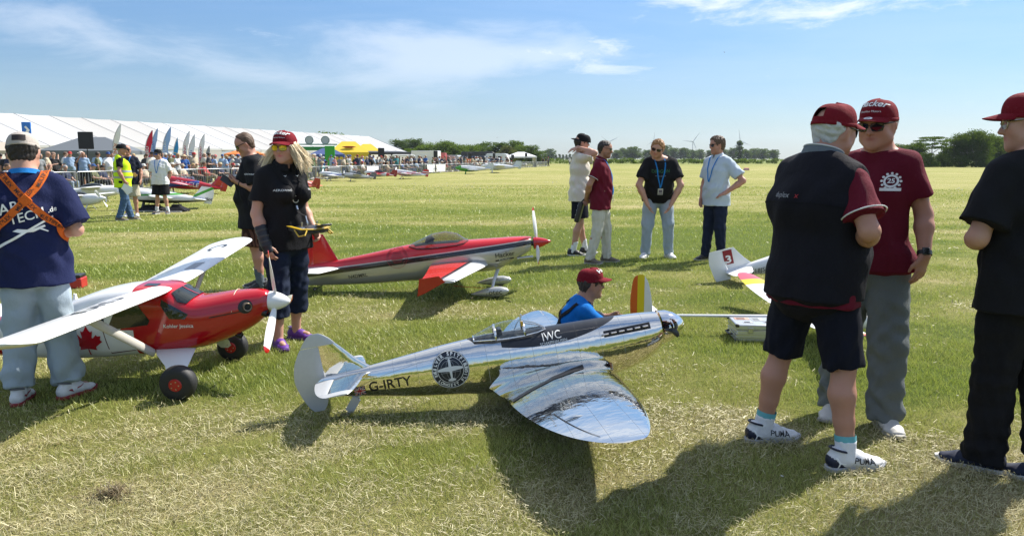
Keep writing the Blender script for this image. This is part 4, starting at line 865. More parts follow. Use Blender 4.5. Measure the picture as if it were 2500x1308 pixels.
def race_plane():
    t = thing('model_aerobatic_plane', 'red and silver low-wing model aerobatic plane with black stripe and smoked canopy behind the woman', 'model plane', mat=Matrix.Translation((0, 8.25, 0)) @ Matrix.Rotation(R_(-2), 4, 'Z'))
    bm = newmat('race plane paint', race_fn, (.5, .5, .5), .2, Coat_Weight=.5); wm = newmat('race plane wing', race_wing_fn, (.5, .5, .5), .25, Coat_Weight=.4)
    body = fuselage('fuselage', [(.215, .632, .485, .075, 2.), (.17, .640, .455, .105), (.05, .638, .385, .135), (-.05, .632, .325, .15), (-.18, .622, .262, .165), (-.5, .60, .225, .17), (-.9, .572, .155, .165), (-1.2, .535, .125, .15), (-1.6, .445, .095, .115), (-2.0, .36, .075, .07), (-2.28, .31, .068, .03), (-2.36, .30, .07, .012)], bm, t, 1, 44, 6, 2.4, .52); bv = bvh_of(body)
    ax = Vector((1, 0, .12)).normalized(); c = Vector((.245, 0, .565)); b = MB(); b.lathe(c, ax, [(0, .068), (.05, .062), (.1, .048), (.15, .028), (.19, .008), (.196, .001)], 28); b.build('spinner', RED, t)
    b = MB(); b.lathe(c, ax, [(-.03, .03), (0, .03)], 16); b.lathe(c, ax, [(-.008, .072), (0, .072)], 28); b.build('spinner_backplate', BLACK, t)
    for a in (92, 212, 332): propblade(t, c+ax*.035, ax, R_(a), .40, WHITE, RED, .048)
    # canopy, pilot
    def arc(x, w, h, z0): return [Vector((x, math.cos(a)*w, z0+math.sin(a)**.85*h)) for a in np.linspace(0, math.pi, 15)]
    g = [arc(-1.15, .10, .015, .53), arc(-1.05, .128, .09, .505), arc(-.9, .14, .155, .513), arc(-.75, .143, .165, .530), arc(-.62, .135, .125, .548), arc(-.53, .11, .045, .57), arc(-.49, .07, .01, .592)]
    b = MB(); b.rings(g, False, False); cn = b.build('canopy', SMOKE, t); b = MB(); b.tube([r[0] for r in g]+[r[14] for r in g[::-1]], .006, 6); b.build('frame', BLACK, cn)
    decal('cockpit_dark_patch', *poly2d([(-1.08, -.085), (-.6, -.085), (-.55, 0), (-.6, .085), (-1.08, .085), (-1.13, 0)]), bv, (0, 0, 0), (1, 0, 0), (0, 1, 0), BLACK, body, .002, 1., .05)  # no hollow cut here: its darkness is a black patch on the hull
    v = Vol(); v.seg((-.97, 0, .50), (-.95, 0, .56), (.075, .045), (.05, .035), side=(0, 1, 0)); v.seg((-.94, 0, .585), (-.935, 0, .60), .040, .042, k=.01); v.seg((-.905, 0, .578), (-.9, 0, .57), .025, .02, k=.01); v.seg((-.90, 0, .615), (-.88, 0, .612), .03, .012, k=.01)
    link('pilot_figure', v.mesh('pilot', .008), plain('pilot cloth', (.022, .024, .03), .7), t)
    for sg in (1, -1):
        w = wing('wing', [(sg*y, xl, ch, z, th) for y, xl, ch, z, th in ((.08, -.25, .66, .335, .13), (.3, -.29, .60, .335, .13), (.8, -.40, .46, .332, .12), (1.22, -.495, .35, .33, .11), (1.27, -.51, .32, .33, .08))], wm, t, 1, 3, .0)
        wb = bvh_of(w); decal('wing_letters', *text2d("R'SOTEC", .085, .1, .0), wb, (-.36, sg*.72, 0), (.0, -sg, 0) if sg < 0 else (0, -1, 0), (1, 0, 0) if sg < 0 else (1, 0, 0), newmat('grey print', None), w, .0015, 1.)
        b = MB(); b.prism([(-.60, .33), (-.66, .385), (-.85, .355), (-.87, .185), (-.80, .215)], -.004, .004, Matrix.Translation((0, sg*1.275, 0)) @ Matrix(((1, 0, 0, 0), (0, 0, 1, 0), (0, 1, 0, 0), (0, 0, 0, 1)))); b.build('side_force_plate', RED, t)
        b = MB(); b.tube([Vector((-.155, sg*.11, .28)), Vector((-.19, sg*.26, .18)), Vector((-.205, sg*.36, .10))], [.022, .018, .015], 10, flat=.5); b.build('undercarriage_leg', SILVER, t)
        b = MB(); b.rings([[Vector((x, sg*.37+math.cos(a)*w_, z+math.sin(a)*h)) for a in [2*math.pi*i/16 for i in range(16)]] for x, w_, h, z in ((-.02, .006, .008, .085), (-.05, .035, .038, .083), (-.12, .05, .056, .078), (-.2, .05, .056, .072), (-.3, .038, .04, .062), (-.39, .018, .018, .05), (-.43, .004, .004, .045))]); pt = b.build('wheel_pant', SILVER, t)
        if sg < 0: decal('pant_lettering', *text2d('Votec', .082, -.0, .004), bvh_of(pt), (-.19, -.37, .074), (1, 0, .08), (0, 0, 1), PRINTK, pt, .0015, .4)
        wheel(t, (-.15, sg*.37, .036), .036, .03, RUBBER, STEEL)
        wing('tailplane', [(sg*y, xl, ch, z, th) for y, xl, ch, z, th in ((.03, -1.93, .42, .275, .08), (.3, -2.02, .31, .275, .08), (.44, -2.07, .24, .275, .07), (.46, -2.1, .2, .275, .05))], WHITE, t, 1, 2, 0.)
    fin('fin', [(.28, -1.93, .36, .06), (.38, -1.99, .29, .07), (.655, -2.145, .12, .08)], RED, t, 1, 2); fin('rudder', [(.09, -2.27, .19, .07), (.3, -2.262, .22, .08), (.65, -2.26, .16, .08), (.662, -2.262, .14, .05)], RED, t, 1, 2)
    fo = [o for o in t.children if o.name.startswith('rudder')][-1]
    decal('fin_number', *text2d('2', .105, 0, .02), bvh_of(fo), (-2.345, 0, .595), (1, 0, 0), (0, 0, 1), PRINTK, fo, .002, .4)
    u = (1, 0, .149); D = lambda nm, vf, x, z, m, off=.002, seg=None: decal(nm, *vf, bv, (x, 0, z), u, (0, 0, 1), m, body, off, .6, seg)
    D('lettering', text2d('Hacker', .074, .0, .012), -.075, .452, PRINTK); D('lettering', rect2d(-.105, -.022, .10, -.006, 8, 1), -.075, .412, PRINTK); D('lettering', text2d('Brushless Motors', .017, 0, .0), -.077, .398, PRINTW, .003); D('registration', text2d('N4DMRL', .058, 0, .006), -1.735, .195, PRINTK)
    for vf in (ring2d(.120, .115), ring2d(.098, .095), arctext('AEROBATIC WORLD SERIES', .107, math.pi/2, .017), *[rect2d(-.075+.01*abs(i), .018*i-.004, .075-.01*abs(i), .018*i+.003) for i in range(-3, 4)]): D('round_emblem', vf, -1.28, .41, DKRED, .002, .03)
    b = MB(); b.tube([Vector((.06, -.07, .40)), Vector((.17, -.09, .415)), Vector((.24, -.09, .42))], [.014, .018, .018], 12); b.build('exhaust_pipe', STEEL, t)
    b = MB(); b.tube([Vector((-2.15, 0, .085)), Vector((-2.24, 0, .03))], .006, 6); b.build('tail_leg', BLACK, t); wheel(t, (-2.26, 0, .022), .022, .016, RUBBER, STEEL, 'tail_wheel')
    b = MB(); b.tube([Vector((-.30, -.30, .10)), Vector((-.62, -.40, .14))], .003, 5); b.build('rod', RED, t)
race_plane()
# ---------------------------------------------------------------- the people in the foreground and middle distance
C_BLACK = cloth('black', (.011, .011, .013)); C_NAVY = cloth('navy', (.012, .017, .060)); C_MAROON = cloth('maroon', (.115, .008, .020)); C_VEST = cloth('charcoal fleece', (.0095, .009, .0135), scale=500)
C_JEANS = cloth('light denim', (.30, .36, .41), .35); C_DENIM = cloth('blue denim', (.055, .10, .18), .4); C_DARKD = cloth('dark denim', (.012, .018, .038), .3); C_SHORT = cloth('dark navy shorts', (.008, .009, .017)); C_GREYT = cloth('grey trousers', (.135, .148, .148), .4)
C_CAPM = cloth('maroon cap', (.17, .008, .016), .15); C_BEIGE = cloth('beige cap', (.42, .37, .33)); C_CREAM = cloth('cream trousers', (.52, .50, .43)); C_WHITE = cloth('white cotton', (.74, .75, .78), .1); C_PALE = cloth('pale grey blue', (.46, .53, .60), .12); C_OFFW = cloth('off white', (.66, .60, .52), .12)
C_BLUE = cloth('bright blue', (.005, .14, .46)); C_LANY = cloth('blue lanyard', (.02, .20, .55), .1); C_ORANGE = cloth('orange webbing', (.62, .13, .02), .15, 1500); C_WEB = cloth('black webbing', (.012, .012, .013), .1, 1500); C_GREYC = cloth('slate collar', (.12, .14, .16)); C_KHAKI = cloth('khaki', (.40, .36, .28)); C_SOCKG = cloth('grey socks', (.10, .12, .14)); C_HIVIS = cloth('hi vis yellow', (.58, .82, .02), .05)
def stripes(d, c): return d.mix(d.m('GREATER_THAN', d.m('SINE', d.m('MULTIPLY', d.m('ADD', d.xyz()[1], d.xyz()[0]), 170.)), .2), c, (.035, .014, .010))
C_STRIPE = cloth('brown striped', (.10, .045, .030), patt=stripes)
SHOEW = plain('white leather', (.70, .70, .70), .45, bump=.05); SHOEWG = plain('off white leather', (.56, .54, .50), .55, bump=.06); SOLEW = plain('white rubber', (.66, .65, .62), .6); SOLER = plain('red rubber', (.28, .02, .03), .6); SOLEG = plain('grey rubber', (.38, .36, .32), .7); SHOEB = plain('navy suede', (.012, .018, .045), .8); SHOEK = plain('black shoe', (.015, .015, .016), .5); SHOEP = plain('purple mesh', (.13, .03, .30), .6, bump=.3, scale=200, var=.7); SOLEP = plain('violet rubber', (.10, .03, .22), .6); SHOET = plain('taupe suede', (.16, .13, .10), .85)
HAIRD = plain('dark hair', (.022, .014, .010), .6, bump=.8, scale=220); HAIRW = plain('white hair', (.58, .57, .55), .6, bump=.8, scale=220, var=.25); HAIRB = plain('brown hair', (.10, .055, .030), .6, bump=.8, scale=220); HAIRR = plain('ginger hair', (.33, .16, .055), .6, bump=.8, scale=220); HAIRG = plain('grey hair', (.30, .29, .28), .6, bump=.8, scale=220); HAIRY = plain('blonde hair', (.86, .71, .46), .45, bump=.7, scale=160, var=.45)
LENSK = newmat('dark lens', None, (.006, .006, .007), .06, Specular_IOR_Level=.7); LENSG = newmat('gold mirror lens', None, (.55, .38, .04), .12, .85); LENSB = newmat('blue mirror lens', None, (.02, .10, .45), .1, .8); LENSC = glass('clear lens', (.93, .96, .95), .7); FRAMEK = newmat('black frame', None, (.01, .01, .011), .3); FRAMEM = newmat('metal frame', None, (.45, .38, .30), .25, 1.)
def textdecal(X, key, s, size, o, u, w, mat, name='print', bold=.0, shear=0., par=None, off=.003, seg=.04):
    ob = X[key]; return decal(name, *text2d(s, size, shear, bold), bvh_of(ob), o, u, w, mat, par or ob, off, .5, seg)
# --- boy in navy shirt seen from behind, arms folded
def boy_behind():
    J = stdpose(head=(.045, 0, 1.645), elbL=(-.05, .265, 1.15), wrL=(.15, .02, 1.15), elbR=(-.05, -.265, 1.14), wrR=(.17, -.02, 1.10), kneeL=(.01, .105, .5), ankL=(-.03, .145, .085), ankR=(-.03, -.145, .085), chest=(-.015, 0, 1.30), neck=(.0, 0, 1.505))
    X = person('person', 'boy seen from behind in a navy shirt with crossed orange straps and a beige cap', gp(113, 972), 118, J, 'fair', 1.66, .0078, (-6, 14, 0), 1.0, .02, fat=.006, limb=1.0,
        shirt=dict(mat=C_NAVY, g=.030, hem=.15, loose=.02, sleeve=.86, sl=.034, fold=.010), pants=dict(mat=C_JEANS, g=.022, crop=.06, kw=.014, aw=.026, fold=.012, name='jeans', wl=.11), shoes=dict(up=SHOEW, sole=SOLER, lace=SOLEW, s=1.0), hair=dict(style='short', mat=HAIRD, g=.006, nape=-.075), cap=dict(mat=C_BEIGE, tall=.92), feet=(-12, -46), seed=11, socks=(C_WHITE, .12),
        hands=dict(L=dict(d=(.15, -1, -.02), n=(-1, -.1, 0), curl=.3, spread=.03), R=dict(curl=.5, d=(.2, 1, 0), n=(-1, 0, 0))))
    r, A, H = X['root'], X['A'], X['H']; bv = bvh_of(X['shirt'])
    Z = lambda z: z*X['sc']
    n = A['neck']; b = MB()
    strip(r, 'lanyard', [n+np.array([math.cos(a)*.082-.012, math.sin(a)*.085, .010-.02*math.cos(a)]) for a in np.linspace(1.2, 2*math.pi-1.2, 12)], .03, C_LANY, None, side=(-1, 0, .35), n=30)
    cx = (-.2, .0, Z(1.36))
    s1, V1, N1 = strip(r, 'harness_strap', [(.02, .115, Z(1.53)), (-.13, .085, Z(1.47)), (-.2, 0, Z(1.365)), (-.16, -.13, Z(1.20)), (-.02, -.22, Z(1.08))], .042, C_ORANGE, bv, .005, .003)
    s2, V2, N2 = strip(r, 'harness_strap', [(.02, -.115, Z(1.53)), (-.13, -.085, Z(1.47)), (-.2, 0, Z(1.365)), (-.16, .13, Z(1.20)), (-.02, .22, Z(1.07))], .042, C_ORANGE, bv, .009, .003)
    h = bv.find_nearest(Vector(cx)); b = MB(); b.box(h[0]+Vector((-.014, 0, 0)), (.012, .055, .055), Matrix.Rotation(R_(-40), 3, 'X')); b.build('strap_slider', C_ORANGE, r, bevel=.004)
    W2 = newmat('webbing print', None, (.03, .012, .01), .7)
    for ob, (V, N), sgn in ((s1, (V1, N1), -1), (s2, (V2, N2), 1)):
        bs = bvh_of(ob)
        for i in (6, 17, 28):
            tx = V[i+1]-V[i-1]; tx /= np.linalg.norm(tx); tx *= (1 if tx[1]*-1 > 0 else -1); nn = N[i]; decal('strap_print', *text2d('MULTIPLEX', .031, 0, .015), bs, V[i], tx, np.cross(nn, tx), W2, ob, .0015, .08, .03)
    u, w = (0, -1, 0), (0, 0, 1); sh = X['shirt']
    for tx, sz, y, z, a in (('ARI', .085, .075, 1.30, 0), ('TECH', .075, -.0, 1.245, .0), ('.de', .042, -.13, 1.285, 0)): decal('shirt_print', *text2d(tx, sz, .15, .01), bv, (-.1, y, Z(z)), (0, -1, .28), (0, .28, 1), PRINTW, sh, .004, .5, .03)
    for pts in ([(-.17, -.13), (.13, .055), (.135, .045), (-.16, -.142)], [(-.17, -.13), (-.05, -.06), (-.06, -.075), (-.17, -.14)], [(-.075, -.035), (-.05, -.022), (.02, -.026), (.085, .0), (.09, -.012), (.03, -.04), (-.04, -.045)], [(.05, -.02), (.10, -.045), (.105, -.04), (.06, -.012)]): decal('shirt_print', *poly2d(pts), bv, (-.1, 0, Z(1.19)), u, w, PRINTW, sh, .004, .5, .03)
    ch = X['capH']; cm = ch.mat(); b = MB(); b.X = cm; b.rings([[Vector((-.012+math.cos(a)*.1105*q, math.sin(a)*.091*q, z)) for q, z in ((1, .052), (.985, .086), (.99, .087), (1.012, .052))] for a in np.linspace(math.pi-.42, math.pi+.42, 12)], True); b.build('cap_patch', plain('dark patch', (.03, .02, .02), .7), X['cap'])
    b = MB(); b.X = cm; b.rings([[Vector((-.012+math.cos(a)*.1135*q, math.sin(a)*.0935*q, z)) for q, z in ((1, .030), (1, .044), (1.02, .044), (1.02, .030))] for a in np.linspace(math.pi-.5, math.pi+.5, 12)], True); b.build('cap_strap', C_BEIGE, X['cap'])
    for q in 'LR':                       # curved red stripe on the shoes
        o, T = X['shoe'+q]; T = Matrix(T); bs = bvh_of(o)
        for sg in (1, -1): decal('shoe_stripe', *poly2d([(x*sg*-1, z) for x, z in ((-.055, .042), (-.02, .026), (.075, .062), (-.012, .040), (-.04, .048))]), bs, T @ Vector((.01, sg*.02, .015)), T.to_3x3() @ Vector((-sg, 0, 0)), (0, 0, 1), newmat('shoe red', None, (.25, .015, .03), .5), o, .002, .2, .02)
boy_behind()
# --- woman in black polo with a wrist brace
def woman():
    J = stdpose(head=(.05, .0, 1.645), neck=(.015, 0, 1.50), shL=(-.01, .175, 1.41), shR=(-.02, -.175, 1.415), elbR=(-.04, -.235, 1.12), wrR=(.06, -.225, .875), elbL=(-.08, .25, 1.14), wrL=(.07, .24, .97), ankR=(.06, -.15, .085), kneeR=(.05, -.12, .50), ankL=(-.10, .14, .085), kneeL=(-.03, .125, .5), pelvis=(0, .01, .95))
    X = person('person', 'blonde woman in a black polo shirt and maroon cap with a black wrist brace', gp(708, 838), -38, J, 'fair', 1.71, .0074, (-66, 4, 0), 1.04, .02, bust=.055, limb=1.06, hm=1.0,
        shirt=dict(mat=C_BLACK, g=.014, hem=.13, sleeve=.66, sl=.010, fold=.008), pants=dict(mat=C_DARKD, g=.020, crop=.42, aw=.022, fold=.009), shoes=dict(up=SHOEP, sole=SOLEP, lace=plain('pink lace', (.55, .25, .5), .6), s=.93), cap=dict(mat=C_CAPM), glasses=dict(lens=LENSG, frame=FRAMEK, big=1.1), collar=dict(mat=C_BLACK, g=.006), feet=(18, -18), seed=21,
        hands=dict(R=dict(curl=.55, n=(-.2, 1, -.1), d=(.35, .1, -1)), L=dict(curl=.6)), tint=dict(lips=(.45, .13, .13), hair=(.25, .15, .07)))
    r, A, H, sc = X['root'], X['A'], X['H'], X['sc']; M = H.mat()
    # wind-blown hair: a base and many thin strands
    v = Vol(); k = H.k; l = H.d(0, 1, 0); v.seg(H(-.03, 0, .03), H(.0, 0, .035), (.084*k, .088*k), (.078*k, .083*k), side=l); v.seg(H(-.055, 0, .02), H(-.075, 0, -.10), (.078*k, .045*k), (.070*k, .035*k), side=l, k=.03)
    for y in (1, -1): v.seg(H(-.005, .075*y, .03), H(-.015, .088*y, -.075), .022*k, .022*k, k=.03)
    base = link('hair', v.mesh('hair', .0085, planes=[(H(0, 0, .06), H.d(0, 0, 1)), (H(.035, 0, 0), H.d(1, 0, -.2))], disp=folds(5, .005, .03, (1, 1, .3))), HAIRY, r); rg = np.random.default_rng(4)
    b = MB(); wind = np.array(H.d(-.55, .62, .0)); ti = X['root']
    for i in range(1700):
        a = rg.uniform(.95, 2*math.pi-.95); p = np.array([-.012+math.cos(a)*.093, math.sin(a)*.082, rg.uniform(-.03, .045)]); out = np.array([math.cos(a), math.sin(a), 0]); ln = rg.uniform(.10, .185); pts = []; side = math.sin(a)
        fly = (.25+.75*abs(math.sin(a*7.3))**1.5*rg.uniform(.5, 1))*(1.0 if side > .2 else .95); d = np.array([0, 0, -1.])*(1-.38*fly)+out*(.30+.55*fly)*(.75 if side > 0 else 1.15)+np.array([-.22, .16 if side > 0 else -.05, .05])*fly
        ph, am = rg.uniform(0, 6), rg.uniform(.0, .0028)
        for j in range(6):
            t = j/5; q = p+d*ln*t+np.array([0, 0, -.05*t*t*(1-fly*.55)])+np.array([math.sin(ph+5*t), math.cos(ph+4*t), .4*math.sin(ph+6*t)])*am*t; pts.append(Vector(M @ Vector(q)))
        b.tube(pts, [.0021, .0021, .0018, .0014, .0010, .0004], 3, False)
    b.build('hair_strands', HAIRY, base, kind='stuff', angle=None)
    textdecal(X, 'cap', 'Hacker', .042*k, H(.0, 0, .098)+H.d(.0, 0, 0), H.d(0, 1, 0), H.d(-.35, 0, 1), PRINTW, 'cap_lettering', .02, .25); textdecal(X, 'cap', 'Brushless Motors', .0135*k, H(.02, 0, .075), H.d(0, 1, 0), H.d(-.2, 0, 1), PRINTW, 'cap_lettering', .0, .2)
    bv = bvh_of(X['shirt']); T = lambda y, z, s, sz: decal('shirt_print', *text2d(s, sz, .1, .0), bv, (.1, y, z*sc), (-.25*(1 if y > 0 else -1), 1, 0), (0, 0, 1), PRINTW, X['shirt'], .003, .5, .03)
    T(-.10, 1.31, 'AEROWING', .022); T(.09, 1.315, 'Hacker', .022)
    for q in (1, -1): decal('shirt_print', *poly2d([(-.016, .004), (0, -.008), (.016, .006), (0, -.002)]), bv, (.1, .055*q, 1.42*sc), (0, 1, 0), (0, 0, 1), PRINTW, X['shirt'], .012, .5)
    for q in (1, -1): strip(r, 'harness_strap', [(-.05, .10*q, 1.49*sc), (.06, .10*q, 1.47*sc), (.16, .055*q, 1.34*sc), (.19, .004*q, 1.24*sc)], .032, C_WEB, bv, .005, .003)
    h = bv.ray_cast(Vector((.5, 0, 1.235*sc)), Vector((-1, 0, 0)))[0]; rc = h+Vector((.008, 0, 0))
    b = MB(); b.tube([rc+Vector((.0, math.cos(a)*.026, math.sin(a)*.026)) for a in np.linspace(0, 2*math.pi, 20)], .0038, 6); b.build('harness_ring', STEEL, r)
    tz = 1.0*sc; tx0 = .33
    strip(r, 'harness_strap', [rc+Vector((.0, 0, -.026)), rc+Vector((.03, 0, -.10)), Vector((tx0-.05, 0, tz+.10))], .024, C_WEB, None, side=(1, 0, .2), n=16)
    b = MB(); p = Vector((tx0-.05, 0, tz+.10)); b.tube([p, p+Vector((.01, 0, -.03)), p+Vector((.018, 0, -.05)), p+Vector((.02, 0, -.072))], [.006, .004, .007, .004], 6); b.tube([rc+Vector((.01, 0, -.05)), rc+Vector((.022, 0, -.08))], .007, 6); b.build('harness_clip', STEEL, r)
    # wrist brace
    wv, e = A['wrR'], A['elbR']; d = (wv-e)/np.linalg.norm(wv-e); v = Vol(); v.seg(e+d*.10, wv+d*.0, .047, .040, k=.01, cut0=True); hd = np.array([.35, .1, -1])/np.linalg.norm([.35, .1, -1]); v.seg(wv, wv+hd*.07, (.030, .046), (.028, .047), side=(-.2, 1, -.1), k=.02, cut1=True)
    br = link('wrist_brace', v.mesh('wrist_brace', .0065, disp=folds(8, .002, .04)), plain('black neoprene', (.014, .016, .024), .55, bump=.2, scale=200), r)
    for t in (.28, .60, .88):
        p = e+d*(.10+(np.linalg.norm(wv-e)-.10)*t); b = MB(); b.tube([p+np.array(H.M@np.zeros(3))+(np.cross(d, [0, 1, 0])*math.cos(a)+np.cross(d, np.cross(d, [0, 1, 0]))*math.sin(a))*(.048-.006*t) for a in np.linspace(0, 2*math.pi, 22)], .004, 6, flat=2.2); b.build('brace_strap', plain('grey velcro', (.05, .055, .06), .6), br)
    # radio transmitter carried on the harness: a thing of its own
    MW = r.matrix_basis @ Matrix.Translation((tx0, 0, tz)) @ Matrix.Rotation(R_(6), 4, 'Y')
    YEL = paint('yellow plate', (.62, .40, .02), .35); t = thing('radio_transmitter', 'yellow and black radio transmitter hanging at the waist of the blonde woman', 'transmitter', mat=MW)
    b = MB(); b.prism([(-.10, -.13), (.06, -.13), (.09, -.06), (.09, .06), (.06, .13), (-.10, .13)], -.02, .012); b.build('housing', BLACK, t, bevel=.006)
    b = MB(); b.prism([(-.11, -.14), (.07, -.14), (.10, -.06), (.10, .06), (.07, .14), (-.11, .14), (-.085, .11), (.05, .11), (.072, .05), (.072, -.05), (.05, -.11), (-.085, -.11)], .013, .019); b.build('plate', YEL, t)
    b = MB(); [b.tube([Vector((-.02, .13*q, .0)), Vector((.06, .15*q, -.035)), Vector((.11, .13*q, -.02)), Vector((.09, .10*q, .01))], .006, 6) for q in (1, -1)]; b.build('hand_rest', YEL, t)
    for q in (1, -1): b = MB(); b.lathe((-.01, .07*q, .012), (0, 0, 1), [(0, .022), (.006, .02), (.007, .004), (.035, .004), (.037, .007), (.045, .007), (.047, .001)], 12); b.build('stick', STEEL, t)
    b = MB(); b.box((.12, .03, .045), (.10, .085, .014), Matrix.Rotation(R_(-18), 3, 'Y')); b.build('display', BLACK, t, bevel=.003); b = MB(); b.box((.075, .03, .02), (.014, .03, .05)); b.build('bracket', YEL, t)
    return X
woman()
# --- man reading his phone behind the woman
def phone_man():
    J = stdpose(head=(.07, 0, 1.635), neck=(.02, 0, 1.51), elbL=(-.04, .26, 1.15), wrL=(.15, .10, 1.22), elbR=(-.04, -.26, 1.15), wrR=(.15, -.06, 1.23))
    X = person('person', 'man in black shirt and striped brown shorts looking down at his phone', gp(632, 706), 200, J, 'red', 1.80, .0088, (6, 26, 0), 1.10, .07, fat=.008, limb=1.08,
        shirt=dict(mat=C_BLACK, g=.032, hem=.24, loose=.03, sleeve=.8, sl=.03), pants=dict(mat=C_STRIPE, g=.03, len=.98, aw=.03, name='shorts'), shoes=dict(up=SHOEK, sole=SOLEG), socks=(C_SOCKG, .42), hair=dict(style='short', mat=HAIRB, g=.005, line=.015), glasses=dict(lens=LENSK, frame=FRAMEK), seed=31,
        hands=dict(L=dict(curl=.7, d=(.8, -.35, .25), n=(.0, -.5, 1)), R=dict(curl=.7, d=(.8, .3, .25), n=(0, .5, 1))))
    bv = bvh_of(X['shirt']); decal('shirt_print', *text2d('AEROWING', .026), bv, (.02, .2, 1.33), (-1, .3, 0), (0, 0, 1), PRINTW, X['shirt'], .003, .4, .03)
    t = thing('phone', 'dark phone in a flip case held by the man in the black shirt', 'phone', mat=X['root'].matrix_basis @ Matrix.Translation((.27, .03, 1.295)) @ Matrix.Rotation(R_(-38), 4, 'Y'))
    b = MB(); b.box((0, 0, 0), (.15, .078, .009)); b.build('case', BLACK, t, bevel=.003); b = MB(); b.box((0, 0, .0056), (.135, .068, .002)); b.build('screen', TINT, t); b = MB(); b.box((-.02, .045, -.035), (.145, .006, .075), Matrix.Rotation(R_(20), 3, 'X')); b.build('case_flap', BLACK, t)
    b = MB(); wv = Vector(X['A']['wrL']); e = Vector(X['A']['elbL']); d = (wv-e).normalized(); u = d.orthogonal().normalized(); w = d.cross(u); b.tube([wv-d*.02+(u*math.cos(a)+w*math.sin(a))*.036 for a in np.linspace(0, 6.283, 16)], .006, 6); b.build('bracelet', BLACK, X['root'])
phone_man()
# --- older man in charcoal vest, from behind
def vest_man():
    J = stdpose(pelvis=(-.02, 0, .94), chest=(-.03, 0, 1.30), shm=(-.02, 0, 1.43), neck=(.02, 0, 1.505), head=(.075, 0, 1.64), shR=(-.02, -.185, 1.41), elbR=(-.05, -.31, 1.19), wrR=(.15, -.15, 1.10), elbL=(.12, .235, 1.15), wrL=(.26, .04, 1.08), ankL=(-.04, .24, .085), kneeL=(-.0, .18, .50), ankR=(.02, -.22, .085), kneeR=(.03, -.17, .50), hipL=(0, .10, .91), hipR=(0, -.10, .91))
    X = person('person', 'white-haired man in a charcoal vest and dark shorts standing with his back turned', (1.50, 3.60, 0), 30, J, 'red', 1.76, .0074, (-8, 8, 0), 1.22, .11, fat=.012, limb=1.10,
        shirt=dict(mat=C_MAROON, g=.018, hem=.125, sleeve=.72, sl=.022), vest=dict(mat=C_VEST, g=.044, hem=.095, fold=.008), pants=dict(mat=C_SHORT, g=.020, len=.985, aw=-.006, name='shorts', fold=.010), shoes=dict(up=SHOEW, sole=plain('grey white rubber', (.42, .43, .46), .6), lace=SOLEW, heel=plain('navy heel', (.012, .016, .04), .5), s=1.06), socks=(C_WHITE, .16), hair=dict(style='short', mat=HAIRW, g=.0035, nape=-.060, rough=.005), cap=dict(mat=C_CAPM, hole=True, tall=1.02), glasses=dict(lens=LENSK, frame=FRAMEK), feet=(-22, -22), seed=41,
        hands=dict(R=dict(curl=.8, d=(.4, .8, .1), n=(-1, .2, 0)), L=dict(curl=.8)))
    r, A, H, sc = X['root'], X['A'], X['H'], X['sc']
    b = MB(); c = A['neck']; n = 30; rr = []
    for rad, z in ((.090, -.02), (.083, .035), (.080, .062), (.084, .064), (.100, .025), (.112, -.015)): rr.append([Vector((c[0]-.015+math.cos(a)*rad*1.04, c[1]+math.sin(a)*rad*1.08, c[2]+z-.028*math.cos(a)-.01)) for a in np.linspace(.35, 2*math.pi-.35, n)])
    b.rings(rr, False, False); cl = b.build('vest_collar', C_GREYC, r); b = MB(); b.tube(rr[3], .004, 6); b.build('collar_piping', newmat('piping', None, (.55, .55, .55), .7), cl)
    vb = bvh_of(X['vest']); decal('back_print', *text2d('duplex', .036, .15, 0), vb, (-.1, .05, 1.345*sc), (0, -1, 0), (0, 0, 1), newmat('grey stitch', None, (.28, .28, .30), .7), X['vest'], .003, .5, .03); decal('back_print', *text2d('x', .036, .15, .0), vb, (-.1, -.032, 1.345*sc), (0, -1, 0), (0, 0, 1), newmat('red stitch', None, (.40, .02, .03), .7), X['vest'], .003, .5)
    strip(r, 'back_seam', [(-.1, .20, 1.30*sc), (-.2, .10, 1.315*sc), (-.24, 0, 1.318*sc), (-.2, -.10, 1.315*sc), (-.1, -.20, 1.30*sc)], .006, C_VEST, vb, .002, .003)
    e, s_ = A['elbR'], A['shR']; t = .72; p = s_+(e-s_)*t; d = (e-s_)/np.linalg.norm(e-s_); u = np.cross(d, [1, 0, 0]); u /= np.linalg.norm(u); w = np.cross(d, u); rr2 = (.058*1.1**.7+.018*.9+.022)*sc
    b = MB(); b.tube([p+(u*math.cos(a)+w*math.sin(a))*(rr2-.001)-d*.012 for a in np.linspace(0, 2*math.pi, 30)], .0035, 6); b.build('sleeve_trim', newmat('white trim', None, (.66, .66, .66), .7), X['shirt'])
    for q in 'LR':
        b = MB(); an = A['ank'+q]; dk = A['knee'+q]-an; b.lathe(an+dk*.148, dk, [(0, .0495), (.030, .0498)], 20, False); b.build('sock_band', cloth('teal band', (.16, .45, .50), .1), r)
        o, T = X['shoe'+q]; T = Matrix(T); bs = bvh_of(o)
        decal('shoe_lettering', *text2d('PUMA', .040, -.05, .01), bs, T @ Vector((.07, -.02, .052)), T.to_3x3() @ Vector((1, 0, -.12)), (0, 0, 1), PRINTK, o, .002, .2, .02)
        decal('shoe_stripe', *poly2d([(-.068, .058), (-.058, .058), (-.045, .035), (-.02, .030), (-.02, .025), (-.045, .027), (-.052, .005), (-.058, .005), (-.052, .03)]), bs, T @ Vector((-.005, -.02, .02)), T.to_3x3() @ Vector((1, 0, 0)), (0, 0, 1), PRINTW, o, .003, .2, .02)
vest_man()
